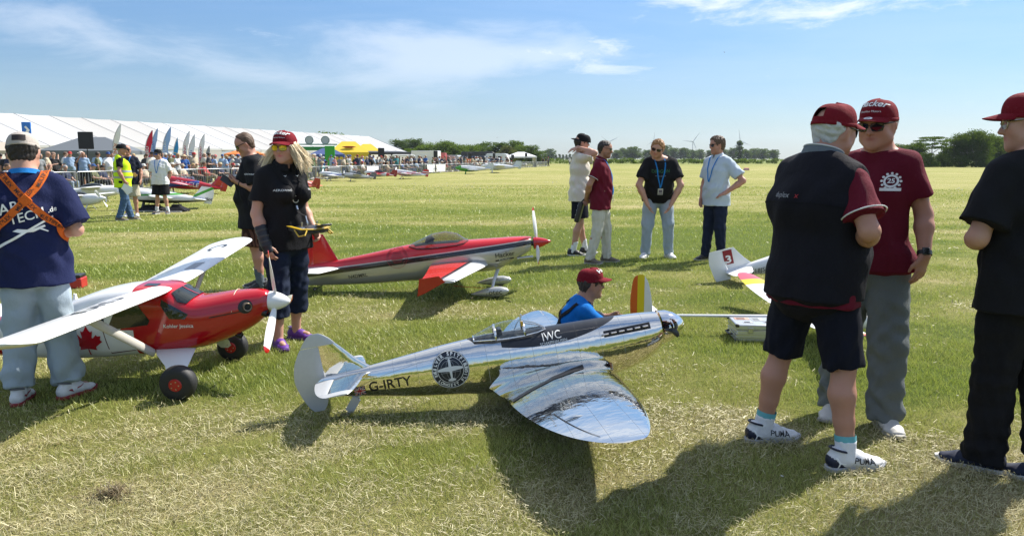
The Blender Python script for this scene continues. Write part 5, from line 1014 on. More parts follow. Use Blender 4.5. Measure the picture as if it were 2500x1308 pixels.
# --- man in maroon shirt facing the camera
def maroon_man():
    J = stdpose(head=(.045, 0, 1.66), neck=(.005, 0, 1.535), chest=(0, 0, 1.32), shm=(-.01, 0, 1.465), shL=(-.01, .150, 1.462), shR=(-.01, -.160, 1.462), elbL=(-.07, .225, 1.195), wrL=(.01, .275, .985), elbR=(-.02, -.27, 1.14), wrR=(.15, -.22, .95), ankL=(.02, .14, .085), ankR=(.03, -.14, .085), kneeL=(.03, .13, .5), kneeR=(.03, -.125, .5))
    X = person('person', 'man in a maroon shirt, maroon cap and grey trousers facing the man in the vest', (2.02, 4.10, 0), -140, J, 'red', 1.79, .0072, (0, 7, 0), .99, .045, fat=.012, limb=1.08,
        shirt=dict(mat=C_MAROON, g=.014, hem=.06, sleeve=.66, sl=.012, fold=.009), pants=dict(mat=C_GREYT, g=.022, aw=.016, kw=.012, fold=.011), shoes=dict(up=SHOEWG, sole=SOLEG, lace=SOLEW, s=1.04), hair=dict(style='short', mat=HAIRW, g=.003, nape=-.05), cap=dict(mat=C_CAPM, tall=1.05), glasses=dict(lens=LENSK, frame=FRAMEK, big=1.12), feet=(46, 10), seed=51,
        hands=dict(L=dict(curl=.28, spread=.07, thumb=.5, d=(.12, -.12, -1), n=(-.25, -1, 0)), R=dict(curl=.5)), tint=dict(hair=(.35, .33, .30), lips=(.36, .14, .11)))
    r, A, H, sc = X['root'], X['A'], X['H'], X['sc']; k = H.k
    textdecal(X, 'cap', 'Hacker', .044*k, H(.0, 0, .098), H.d(0, 1, 0), H.d(-.35, 0, 1), PRINTW, 'cap_lettering', .02, .25); textdecal(X, 'cap', 'Brushless Motors', .0135*k, H(.02, 0, .073), H.d(0, 1, 0), H.d(-.2, 0, 1), PRINTW, 'cap_lettering', .0, .2)
    pk = [o for o in X['cap'].children if o.name.startswith('peak')][0]; pb = bvh_of(pk)
    for vf in (ring2d(.020*k, .011*k, 20), text2d('25', .018*k, 0, .02)): decal('cap_emblem', *vf, pb, H(.13, .01, .04), H.d(0, 1, 0), H.d(-1, 0, .2), PRINTW, pk, .002, .3, .02)
    sb = bvh_of(X['shirt'])
    for vf in (ring2d(.034, .024, 24), text2d('25', .034, 0, .03), rect2d(-.046, -.052, .046, -.036, 6, 1), *[(lambda c: ([Vector((p.x+c[0], p.y+c[1], 0)) for p in disc2d(.0065, 8, 1)[0]], disc2d(.0065, 8, 1)[1]))((math.cos(a)*.041, math.sin(a)*.041)) for a in np.linspace(0, 6.283*11/12, 12)]): decal('chest_emblem', *vf, sb, (.1, .115, 1.375*sc), (-.1, 1, 0), (0, 0, 1), PRINTW, X['shirt'], .0035, .5, .03)
    wv, e = Vector(A['wrL']), Vector(A['elbL']); d = (wv-e).normalized(); p = wv-d*.015; t = Matrix.Translation(p) @ d.to_track_quat('Z', 'Y').to_matrix().to_4x4()
    w = thing('wristwatch', 'black wristwatch on the wrist of the man in the maroon shirt', 'watch', mat=r.matrix_basis @ t); b = MB(); b.lathe((0, 0, 0), (0, 0, 1), [(-.011, .0345), (-.011, .037), (.011, .037), (.011, .0345)], 24); b.build('strap', BLACK, w); b = MB(); b.box((0, .038, 0), (.036, .009, .04)); b.build('dial', TINT, w, bevel=.003)
    pv = bvh_of(X['pants'])
    strip(r, 'belt_line', [np.array([math.cos(a)*.155, math.sin(a)*.19, .93*sc]) for a in np.linspace(-1.3, 1.3, 12)], .004, C_GREYT, pv, .002)
maroon_man()
# --- man in black at the right edge, from behind
def right_man():
    J = stdpose(head=(.08, .03, 1.645), neck=(.01, .01, 1.505), elbL=(-.04, .285, 1.14), wrL=(.19, .15, 1.10), elbR=(-.04, -.285, 1.14), wrR=(.19, -.12, 1.12), ankL=(.05, .10, .085), ankR=(-.12, -.10, .085), pelvis=(-.02, 0, .94))
    X = person('person', 'man in black shirt and trousers with maroon cap and glasses at the right edge', (2.40, 3.37, 0), 90, J, 'fair', 1.79, .0076, (64, 6, 0), 1.14, .07, fat=.012, limb=1.08,
        shirt=dict(mat=C_BLACK, g=.026, hem=.14, loose=.015, sleeve=.80, sl=.028, fold=.009), pants=dict(mat=cloth('black trousers', (.010, .010, .012)), g=.024, aw=.016, fold=.011), shoes=dict(up=SHOEB, sole=SOLEW, lace=SOLEW, s=1.03), cap=dict(mat=C_CAPM, hole=True), glasses=dict(lens=LENSC, frame=FRAMEM, big=.95), feet=(52, 40), seed=61,
        hands=dict(L=dict(curl=.8), R=dict(curl=.8)), tint=dict(hair=(.3, .25, .22)))
    o, T = X['shoeL']; T = Matrix(T)
    for vf in (ring2d(.016, .012, 20), text2d('S', .022, .2, .02)): decal('shoe_emblem', *vf, bvh_of(o), T @ Vector((.0, .02, .05)), T.to_3x3() @ Vector((-1, 0, 0)), (0, 0, 1), newmat('grey print', None), o, .002, .2)
    textdecal(X, 'cap', '4', .05, X['H'](-.0, .05, .09), X['H'].d(-1, 0, 0), (0, 0, 1), PRINTW, 'cap_lettering', .02, .3)
right_man()
# --- child crouching behind the silver plane
def crouching_child():
    J = stdpose(pelvis=(0, 0, .18), waist=(.05, 0, .29), chest=(.12, 0, .45), shm=(.17, 0, .57), neck=(.20, 0, .62), head=(.265, 0, .765), hipL=(0, .09, .17), kneeL=(.38, .16, .40), ankL=(.12, .13, .085), hipR=(0, -.09, .17), kneeR=(.38, -.16, .40), ankR=(.12, -.13, .085), shL=(.15, .16, .55), elbL=(.32, .22, .42), wrL=(.50, .14, .42), shR=(.15, -.16, .55), elbR=(.30, -.22, .40), wrR=(.50, -.16, .42))
    X = person('person', 'child in a bright blue shirt and maroon cap crouching behind the silver plane', (.37, 5.22, 0), 12, J, 'tan', 1.40, .0070, (-10, 2, 0), .98, 0, limb=.95, hm=1.08,
        shirt=dict(mat=C_BLUE, g=.016, hem=.06, sleeve=.75, sl=.02), pants=dict(mat=C_DARKD, g=.015, fold=.008), shoes=dict(up=SHOEK, sole=SOLEW, s=.9), hair=dict(style='short', mat=HAIRD, g=.008, nape=-.07), cap=dict(mat=C_CAPM), glasses=dict(lens=LENSK, frame=FRAMEK, big=.9), seed=71, hands=dict(L=dict(curl=.6), R=dict(curl=.6)))
    r, A, H, sc = X['root'], X['A'], X['H'], X['sc']; bv = bvh_of(X['shirt'])
    for q in (1, -1): strip(r, 'harness_strap', [A['neck']+np.array([.02, .09*q, -.02]), A['shm']+np.array([-.08, .085*q, 0]), A['chest']+np.array([-.15, .0, .02]), A['waist']+np.array([-.08, -.13*q, .06]), A['waist']+np.array([.10, -.15*q, .05])], .034, C_WEB, bv, .006, .003)
    textdecal(X, 'cap', 'Hacker', .042*H.k, H(.0, 0, .098), H.d(0, 1, 0), H.d(-.35, 0, 1), PRINTW, 'cap_lettering', .02, .25)
crouching_child()
# --- the four men on the field
def field_men():
    BADGE = newmat('badge card', None, (.55, .55, .5), .3); BPR = newmat('badge ink', None, (.12, .10, .15), .4)
    J = stdpose(elbR=(-.13, -.25, 1.16), wrR=(-.20, -.05, .95), elbL=(-.13, .25, 1.16), wrL=(-.20, .03, .94), head=(.055, 0, 1.655), ankL=(.09, .12, .085), kneeL=(.08, .11, .5), ankR=(-.12, -.13, .085), kneeR=(-.02, -.11, .5))
    X = person('person', 'man in a maroon polo shirt and cream trousers with hands behind his back', (1.27, 10.62, 0), -14, J, 'tan', 1.75, .0092, (-2, 6, 0), 1.10, .04, fat=.006, shirt=dict(mat=C_MAROON, g=.016, hem=.15, sleeve=.66), pants=dict(mat=C_CREAM, g=.018), shoes=dict(up=SHOET, sole=SOLEG), hair=dict(style='short', mat=HAIRD, g=.003, line=.05), glasses=dict(lens=LENSK, frame=FRAMEK), collar=dict(mat=C_MAROON, trim=newmat('white trim', None)), lanyard=dict(mat=C_LANY, badge=BADGE, print=BPR, low=(.13, 0, 1.0)), seed=81, tint=dict(beard=.35), feet=(10, -18))
    A = X['A']; e, s_ = A['elbR'], A['shR']; d = (e-s_)/np.linalg.norm(e-s_); p = s_+(e-s_)*.66; u = np.cross(d, [0, 1, 0]); u /= np.linalg.norm(u); w = np.cross(d, u); b = MB(); b.tube([p+(u*math.cos(a)+w*math.sin(a))*.078-d*.008 for a in np.linspace(0, 6.283, 24)], .004, 5); b.build('sleeve_trim', newmat('white trim', None), X['shirt'])
    t = thing('transmitter_bag', 'small black pouch held behind the back of the man in the maroon polo', 'pouch', mat=X['root'].matrix_basis @ Matrix.Translation((-.30, -.02, .74)) @ Matrix.Rotation(R_(14), 4, 'Y')); b = MB(); b.box((0, 0, 0), (.07, .17, .30)); b.build('pouch', BLACK, t, bevel=.02); b = MB(); b.tube([(0, -.06, .15), (.03, -.03, .21), (.03, .03, .21), (0, .06, .15)], .008, 6); b.build('handle', C_WEB, t); b = MB(); [b.box((-.037, 0, z), (.006, .12, .012)) for z in (-.05, .02, .09)]; b.build('zip', STEEL, t, kind='stuff')
    J = stdpose(elbR=(.22, -.20, 1.52), wrR=(-.03, -.13, 1.60), elbL=(.24, .16, 1.45), wrL=(.12, -.10, 1.56), shR=(.02, -.17, 1.45), shL=(.02, .17, 1.45), ankL=(.10, .12, .085), ankR=(-.08, -.12, .085))
    X = person('person', 'man in a cream shirt and backwards black cap with an arm raised behind his head', (1.05, 11.55, 0), -6, J, 'fair', 1.86, .0095, (4, 2, 0), 1.0, 0, shirt=dict(mat=C_OFFW, g=.026, hem=.14, sleeve=.75, sl=.03), pants=dict(mat=C_SHORT, g=.028, len=.85, aw=.02, name='shorts'), shoes=dict(up=SHOEK, sole=SOLEW), socks=(C_WHITE, .35), hair=dict(style='short', mat=HAIRD), cap=dict(mat=C_BLACK, back=True), glasses=dict(lens=LENSK, frame=FRAMEK), seed=91, hands=dict(R=dict(d=(-1, -.1, -.3), n=(0, .3, -1), curl=.3), L=dict(d=(-1, -.4, .1), n=(0, 0, -1), curl=.4)))
    J = stdpose(elbL=(.10, .27, 1.14), wrL=(.16, .20, .90), elbR=(.06, -.29, 1.13), wrR=(.14, -.22, .88), ankL=(0, .17, .085), ankR=(.04, -.17, .085), kneeL=(.05, .15, .5), kneeR=(.06, -.15, .5), pelvis=(-.05, 0, .94), hipL=(-.04, .10, .91), hipR=(-.04, -.10, .91)); J = bend(J, 17); J['wrL'] = np.array([.23, .16, .80]); J['wrR'] = np.array([.21, -.17, .80]); J['elbL'] = np.array([.23, .29, 1.08]); J['elbR'] = np.array([.20, -.30, 1.08]); J['head'] += np.array([.02, -.06, -.02]); J['neck'] += np.array([0, -.03, 0])
    X = person('person', 'laughing ginger-haired man in a black shirt and light jeans leaning forward', (2.22, 11.22, 0), -96, J, 'fair', 1.84, .0092, (-14, 12, -14), 1.16, .05, fat=.012, limb=1.06, shirt=dict(mat=C_BLACK, g=.022, hem=.11, sleeve=.7, sl=.02), pants=dict(mat=C_JEANS, g=.018, name='jeans'), shoes=dict(up=SHOEW, sole=SOLEW, lace=SOLEW), hair=dict(style='short', mat=HAIRR, g=.012, rough=.008), glasses=dict(lens=LENSK, frame=FRAMEK), lanyard=dict(mat=C_LANY, badge=BADGE, print=BPR, low=(.30, 0, 1.06)), seed=101, tint=dict(beard=.4, hair=(.30, .14, .05)), feet=(24, -24))
    bv = bvh_of(X['shirt']); A = X['A']; o = (A['chest']+A['shm'])/2; decal('shirt_print', *text2d('DRAGON', .06, 0, .01), bv, o, (0, 1, 0), X['up'], newmat('green print', None, (.01, .10, .03), .6), X['shirt'], .004, .5, .04); decal('shirt_print', *text2d('we keep flying on', .022), bv, o-X['up']*.06, (0, 1, 0), X['up'], newmat('grey print', None), X['shirt'], .004, .5, .04)
    J = stdpose(elbL=(-.10, .38, 1.17), wrL=(.06, .21, 1.0), elbR=(-.03, -.26, 1.13), wrR=(.09, -.20, .90), ankL=(-.02, .12, .085), ankR=(.05, -.12, .085), head=(.03, 0, 1.66))
    X = person('person', 'man in a pale grey polo shirt and dark jeans with a hand on his hip', (3.0, 10.86, 0), -146, J, 'red', 1.81, .0092, (-22, 4, 0), 1.08, .03, fat=.004, shirt=dict(mat=C_PALE, g=.022, hem=.14, sleeve=.75, sl=.02), pants=dict(mat=C_DARKD, g=.018, name='jeans'), shoes=dict(up=SHOEK, sole=SOLEG), hair=dict(style='short', mat=HAIRB, g=.012, rough=.007), glasses=dict(lens=LENSK, frame=FRAMEK), collar=dict(mat=C_PALE), lanyard=dict(mat=C_LANY, low=(.16, 0, 1.17)), seed=111, tint=dict(beard=.15, hair=(.10, .05, .03)), hands=dict(L=dict(d=(.6, -.7, -.35), n=(.3, -.6, -.6), curl=.3)))
    # three men further off on the left
    J = stdpose(elbR=(-.04, -.27, 1.15), wrR=(.06, -.24, .92), elbL=(.0, .25, 1.14), wrL=(.2, .15, 1.08), ankL=(.12, .11, .085), ankR=(-.12, -.13, .085))
    X = person('person', 'man in a yellow high-visibility vest and jeans holding white papers', (-9.55, 18.2, 0), 24, J, 'red', 1.84, .011, (-6, 4, 0), 1.18, .06, shirt=dict(mat=C_BLACK, g=.016, hem=.13, sleeve=.62), vest=dict(mat=C_HIVIS, g=.034, hem=.17), pants=dict(mat=C_DENIM, g=.022, name='jeans'), shoes=dict(up=SHOET, sole=SOLEG), hair=dict(style='crop', mat=HAIRG, g=.003), cap=dict(mat=C_BLACK), seed=121)
    vb = bvh_of(X['vest']); GREY = newmat('reflective tape', None, (.36, .38, .40), .35, .3)
    for z in (1.02, 1.17): strip(X['root'], 'reflective_band', [(math.cos(a)*.26, math.sin(a)*.30, z*X['sc']) for a in np.linspace(0, 6.283, 30)], .045, GREY, vb, .004, n=60)
    t = thing('paper_sheets', 'white sheets of paper in the hand of the man in the yellow vest', 'paper', mat=X['root'].matrix_basis @ Matrix.Translation((.10, -.27, .80)) @ Matrix.Rotation(.5, 4, 'Y'))
    for i in range(3): b = MB(); b.box((.01*i, .006*i, -.02*i), (.21, .002, .15), Matrix.Rotation(.25*i, 3, 'Y')); b.build('sheet', PRINTW, t)
    J = stdpose(elbR=(-.02, -.28, 1.15), wrR=(.24, -.12, 1.19), elbL=(-.03, .27, 1.14), wrL=(.06, .27, .92))
    X = person('person', 'bald man in a navy shirt and beige shorts holding up a phone', (-9.95, 19.3, 0), -74, J, 'red', 1.84, .011, (10, 2, 0), 1.16, .07, shirt=dict(mat=cloth('midnight', (.010, .013, .026)), g=.024, hem=.14, sleeve=.75, sl=.02), pants=dict(mat=C_KHAKI, g=.03, len=.97, aw=.02, name='shorts'), shoes=dict(up=SHOEW, sole=SOLEG), glasses=dict(lens=LENSK, frame=FRAMEK), lanyard=dict(mat=C_LANY, low=(.17, 0, 1.2)), seed=131, hands=dict(R=dict(curl=.7, n=(0, .2, 1), d=(.8, .4, .2))))
    t = thing('phone', 'black phone in the hand of the bald man in navy', 'phone', mat=X['root'].matrix_basis @ Matrix.Translation((.36, -.06, 1.28)) @ Matrix.Rotation(-.7, 4, 'Y')); b = MB(); b.box((0, 0, 0), (.15, .075, .01)); b.build('case', BLACK, t, bevel=.003); b = MB(); b.box((0, 0, .0055), (.135, .066, .002)); b.build('screen', TINT, t)
    J = stdpose(elbR=(-.08, -.27, 1.15), wrR=(-.04, -.20, .94), elbL=(-.08, .27, 1.15), wrL=(-.04, .20, .94), ankL=(0, .16, .085), ankR=(0, -.16, .085))
    X = person('person', 'young man in a white shirt and black shorts with a blue lanyard', (-9.62, 20.3, 0), -92, J, 'fair', 1.74, .011, (-20, 4, 0), 1.08, .02, shirt=dict(mat=C_WHITE, g=.026, hem=.12, sleeve=.8, sl=.025), pants=dict(mat=C_BLACK, g=.034, len=.9, aw=.03, name='shorts'), shoes=dict(up=SHOEK, sole=SOLEW), socks=(C_WHITE, .3), hair=dict(style='short', mat=HAIRD), cap=dict(mat=C_BLACK), glasses=dict(lens=LENSB, frame=FRAMEK, big=1.1), lanyard=dict(mat=C_LANY, low=(.16, 0, 1.12)), seed=141)
field_men()
# ---------------------------------------------------------------- generic model aeroplane for the display line
def band_mat(name, base, marks, rough=.3, metal=0.):
    """marks: (colour, plane normal coefficients (cx, cy, cz), low, high) painted in order"""
    def fn(d, b):
        c = base; X = d.xyz()
        for col, (cx, cy, cz), lo, hi in marks:
            y = d.m('ABSOLUTE', X[1]); s = d.m('ADD', d.m('ADD', d.m('MULTIPLY', X[0], cx), d.m('MULTIPLY', y, cy)), d.m('MULTIPLY', X[2], cz)); f = d.m('MULTIPLY', d.m('GREATER_THAN', s, lo), d.m('LESS_THAN', s, hi)); c = d.mix(f, c, col)
        if not isinstance(c, tuple): d.put(b.inputs['Base Color'], c)
    return newmat(name, fn, base, rough, metal, Coat_Weight=.3)
def aero(label, loc, yaw, L, body, wingm, tailm, finm, span=None, pitch=9., wz=.0, glassm=None, blades=2, text=None, spin=None, group=None, gear=True, cat='model plane', canopy=True):
    t = thing('model_plane', label, cat, mat=Matrix.Translation(loc) @ Matrix.Rotation(R_(yaw), 4, 'Z') @ Matrix.Translation((0, 0, .30*L/2)) @ Matrix.Rotation(R_(-pitch), 4, 'Y'), group=group)
    k = L/2; span = (span or 1.9)*k/2
    bo = fuselage('fuselage', [(.80, .10, -.10, .095, 2.), (.72, .13, -.14, .125), (.45, .15, -.18, .145), (.1, .15, -.18, .145), (-.3, .13, -.12, .11), (-.7, .09, -.05, .06), (-.98, .07, -.0, .02)], body, t, k, 20, 3, 2.3)
    b = MB(); b.lathe(Vector((.79, 0, 0))*k, (1, 0, 0), [(0, .095*k), (.08*k, .08*k), (.16*k, .045*k), (.2*k, .001)], 14); b.build('spinner', spin or finm, t)
    for i in range(blades): propblade(t, Vector((.83, 0, 0))*k, (1, 0, 0), .9+2*math.pi*i/blades, .32*k, WHITE, None, .055*k)
    for sg in (1, -1):
        wing('wing', [(sg*y*k, xl*k, c*k, (wz+dz)*k, th) for y, xl, c, dz, th in ((.08, .30, .55, 0, .13), (span/k*.6, .22, .42, .015, .12), (span/k*.95, .15, .32, .03, .11), (span/k, .12, .26, .032, .08))], wingm, t, 1, 2, 0)
        wing('tailplane', [(sg*y*k, xl*k, c*k, .05*k, .08) for y, xl, c in ((.03, -.70, .30), (.3, -.76, .22), (.36, -.80, .16))], tailm, t, 1, 1, 0)
        if gear:
            b = MB(); b.tube([Vector((.38, sg*.07, -.15))*k, Vector((.40, sg*.26, -.37))*k], .022*k, 6, flat=.5); b.build('undercarriage_leg', body, t)
            wheel(t, Vector((.40, sg*.28, -.37))*k, .055*k, .04*k, RUBBER, STEEL)
    f = fin('fin', [(.02*k, -.62*k, .32*k, .06), (.2*k, -.76*k, .22*k, .07), (.36*k, -.85*k, .15*k, .08)], finm, t, 1, 2); f2 = fin('rudder', [(-.05*k, -.94*k, .17*k, .06), (.2*k, -.98*k, .17*k, .06), (.36*k, -1.0*k, .12*k, .06)], finm, t, 1, 2)
    if canopy:
        b = MB(); b.rings([[Vector((x, math.cos(a)*w, .12+math.sin(a)*h))*k for a in np.linspace(0, math.pi, 11)] for x, w, h in ((.36, .03, .02), (.25, .09, .08), (.08, .105, .13), (-.12, .09, .10), (-.34, .03, .01))], False, False); b.build('canopy', glassm or TINT, t)
    if text:
        for sg, u in ((-1, (1, 0, 0)), (1, (-1, 0, 0))): decal('lettering', *text2d(text[0], text[1]*k, .1, .01), bvh_of(bo if text[4] else f2), (text[2]*k, 0, text[3]*k), u, (0, 0, 1), text[5], bo if text[4] else f2, .006, 1., .04*k)
    return t
def near_things():
    M18 = band_mat('white racer', (.72, .72, .72), []); t = aero('white model plane with maroon 3 on its fin, half hidden by the vest man', gp(1985, 690), -2, 2.2, M18, WHITE, WHITE, WHITE, 2.1, 13.5, -.1, TINT, 2, spin=WHITE)
    for o in t.children:
        if o.name.startswith(('fin', 'rudder')): o.scale.z = .84
    b = [o for o in t.children if o.name.startswith('fuselage')][0]; f = [o for o in t.children if o.name.startswith('fin')][0]; k = 1.175
    fb, bb = bvh_of(f), bvh_of(b); D = lambda vf, ob, bv, x, z, m, off=.003: decal('lettering', *vf, bv, (x*k, 0, z*k), (1, 0, 0), (0, 0, 1), m, ob, off, 1., .03)
    D(rect2d(-.055, -.10, .055, .11, 4, 4), f, fb, -.87, .225, DKRED); D(text2d('3', .15, .0, .03), f, fb, -.87, .20, PRINTW, .006)
    D(text2d('N18JS', .075, .1, .004), b, bb, -.62, -.005, NAVYP); D(text2d('World Series', .035, .1, .002), b, bb, -.38, .085, NAVYP); D(rect2d(-.05, -.10, .06, .09, 4, 3), b, bb, -.20, .02, DKRED)
    # glider with orange, yellow and white tail
    def tailgrad(d, b):
        x = d.xyz()[0]; c = d.mix(d.m('GREATER_THAN', x, -1.465), (.60, .10, .01), (.70, .52, .01)); c = d.mix(d.m('GREATER_THAN', x, -1.405), c, (.72, .72, .72)); d.put(b.inputs['Base Color'], c)
    def wingrad(d, b):
        y = d.m('ABSOLUTE', d.xyz()[1]); c = d.mix(d.m('GREATER_THAN', y, 1.06), (.72, .74, .76), (.72, .55, .02)); c = d.mix(d.m('GREATER_THAN', y, 1.20), c, (.62, .10, .14)); d.put(b.inputs['Base Color'], c)
    TG = newmat('glider tail paint', tailgrad, (.7, .7, .7), .35); WG = newmat('glider wing paint', wingrad, (.7, .7, .7), .3)
    p = gp(1872, 772, .16); t = thing('model_glider', 'white model glider with orange and yellow tail lying behind the aluminium case', 'model glider', mat=Matrix.Translation((p.x+.35, p.y, 0)) @ Matrix.Rotation(R_(-1), 4, 'Z'))
    b = MB(); b.tube([(-1.37, 0, .165), (-.5, 0, .16), (-.1, 0, .155)], [.011, .014, .02], 12); b.build('boom', WHITE, t)
    fuselage('fuselage', [(.75, .13, .09, .02), (.6, .17, .06, .05), (.3, .19, .055, .06), (.0, .18, .10, .04), (-.15, .17, .13, .02)], WHITE, t, 1, 16, 3)
    fin('tail_surface', [(.17, -1.33, .19, .05), (.30, -1.34, .185, .05), (.44, -1.37, .14, .05), (.50, -1.40, .09, .05), (.52, -1.42, .03, .05)], TG, t, 1, 3)
    rs = MB(); wing('tail_surface', [(0, -1.25, .17, .17, .05), (.25, -1.27, .16, .185, .05), (.40, -1.30, .11, .195, .05), (.43, -1.33, .04, .197, .05)], TG, t, 1, 3, 0)
    for sg in (1, -1): wing('wing', [(sg*y, xl, c, z, .08) for y, xl, c, z in ((.03, .16, .34, .19), (.6, .13, .32, .20), (1.05, .05, .27, .25), (1.32, -.06, .17, .31), (1.39, -.12, .07, .325))], WG, t, 1, 3, .02)
    # aluminium case
    c = gp(1795, 838); t = thing('aluminium_case', 'silver aluminium carrying case with stickers lying on the grass', 'case', mat=Matrix.Translation((c.x, c.y, 0)) @ Matrix.Rotation(R_(-4), 4, 'Z'))
    AL = plain('ribbed aluminium', (.62, .63, .64), .34, .75, bump=.1, scale=120, var=.15); CORN = plain('black corner', (.02, .02, .02), .4)
    b = MB(); b.box((.24, .17, .06), (.46, .33, .10)); b.build('body', AL, t, bevel=.008); b = MB(); b.box((.24, .17, .134), (.465, .335, .044)); lid = b.build('lid', AL, t, bevel=.008)
    b = MB(); [b.box((.24, .17, z), (.468, .338, .005)) for z in (.025, .05, .075, .112)]; b.build('rib', STEEL, t, kind='stuff')
    for x in (.012, .468):
        for y in (.007, .333):
            for z in (.02, .148): b = MB(); b.box((x, y, z), (.03, .03, .026)); b.build('corner_cap', CORN, t, bevel=.006)
    for x in (.12, .36): b = MB(); b.box((x, -.002, .11), (.04, .012, .045)); b.build('latch', STEEL, t, bevel=.003)
    b = MB(); b.tube([(0, .10, .06), (-.03, .11, .055), (-.03, .23, .055), (0, .24, .06)], .008, 8); b.build('handle', CORN, t)
    for x, y, w, h, m in ((.10, .24, .12, .08, (.55, .30, .22)), (.22, .22, .09, .12, (.40, .42, .44)), (.30, .12, .10, .05, (.35, .36, .38)), (.36, .25, .08, .10, (.50, .46, .40)), (.12, .10, .08, .04, (.42, .43, .45))): b = MB(); b.box((x, y, .1575), (w, h, .0015)); s = b.build('sticker', newmat('sticker %d' % int(m[0]*100), None, m, .5), lid); b = MB(); [b.box((x-w*.1, y-h*.3+h*.2*i, .1588), (w*.6, h*.07, .001)) for i in range(4)]; b.build('sticker_print', PRINTK, s, kind='stuff')
    # red toolbox behind the boy
    c = gp(160, 702); t = thing('toolbox', 'red and black toolbox standing in the grass behind the boy', 'toolbox', (c.x, c.y, 0), .2); b = MB(); b.box((0, 0, .06), (.42, .2, .12)); b.build('body', paint('tool red', (.45, .02, .02), .4), t, bevel=.01); b = MB(); b.box((0, 0, .14), (.40, .19, .035)); b.build('lid', BLACK, t, bevel=.008); b = MB(); b.tube([(-.1, 0, .155), (-.08, 0, .19), (.08, 0, .19), (.1, 0, .155)], .009, 6); b.build('handle', BLACK, t)
near_things()
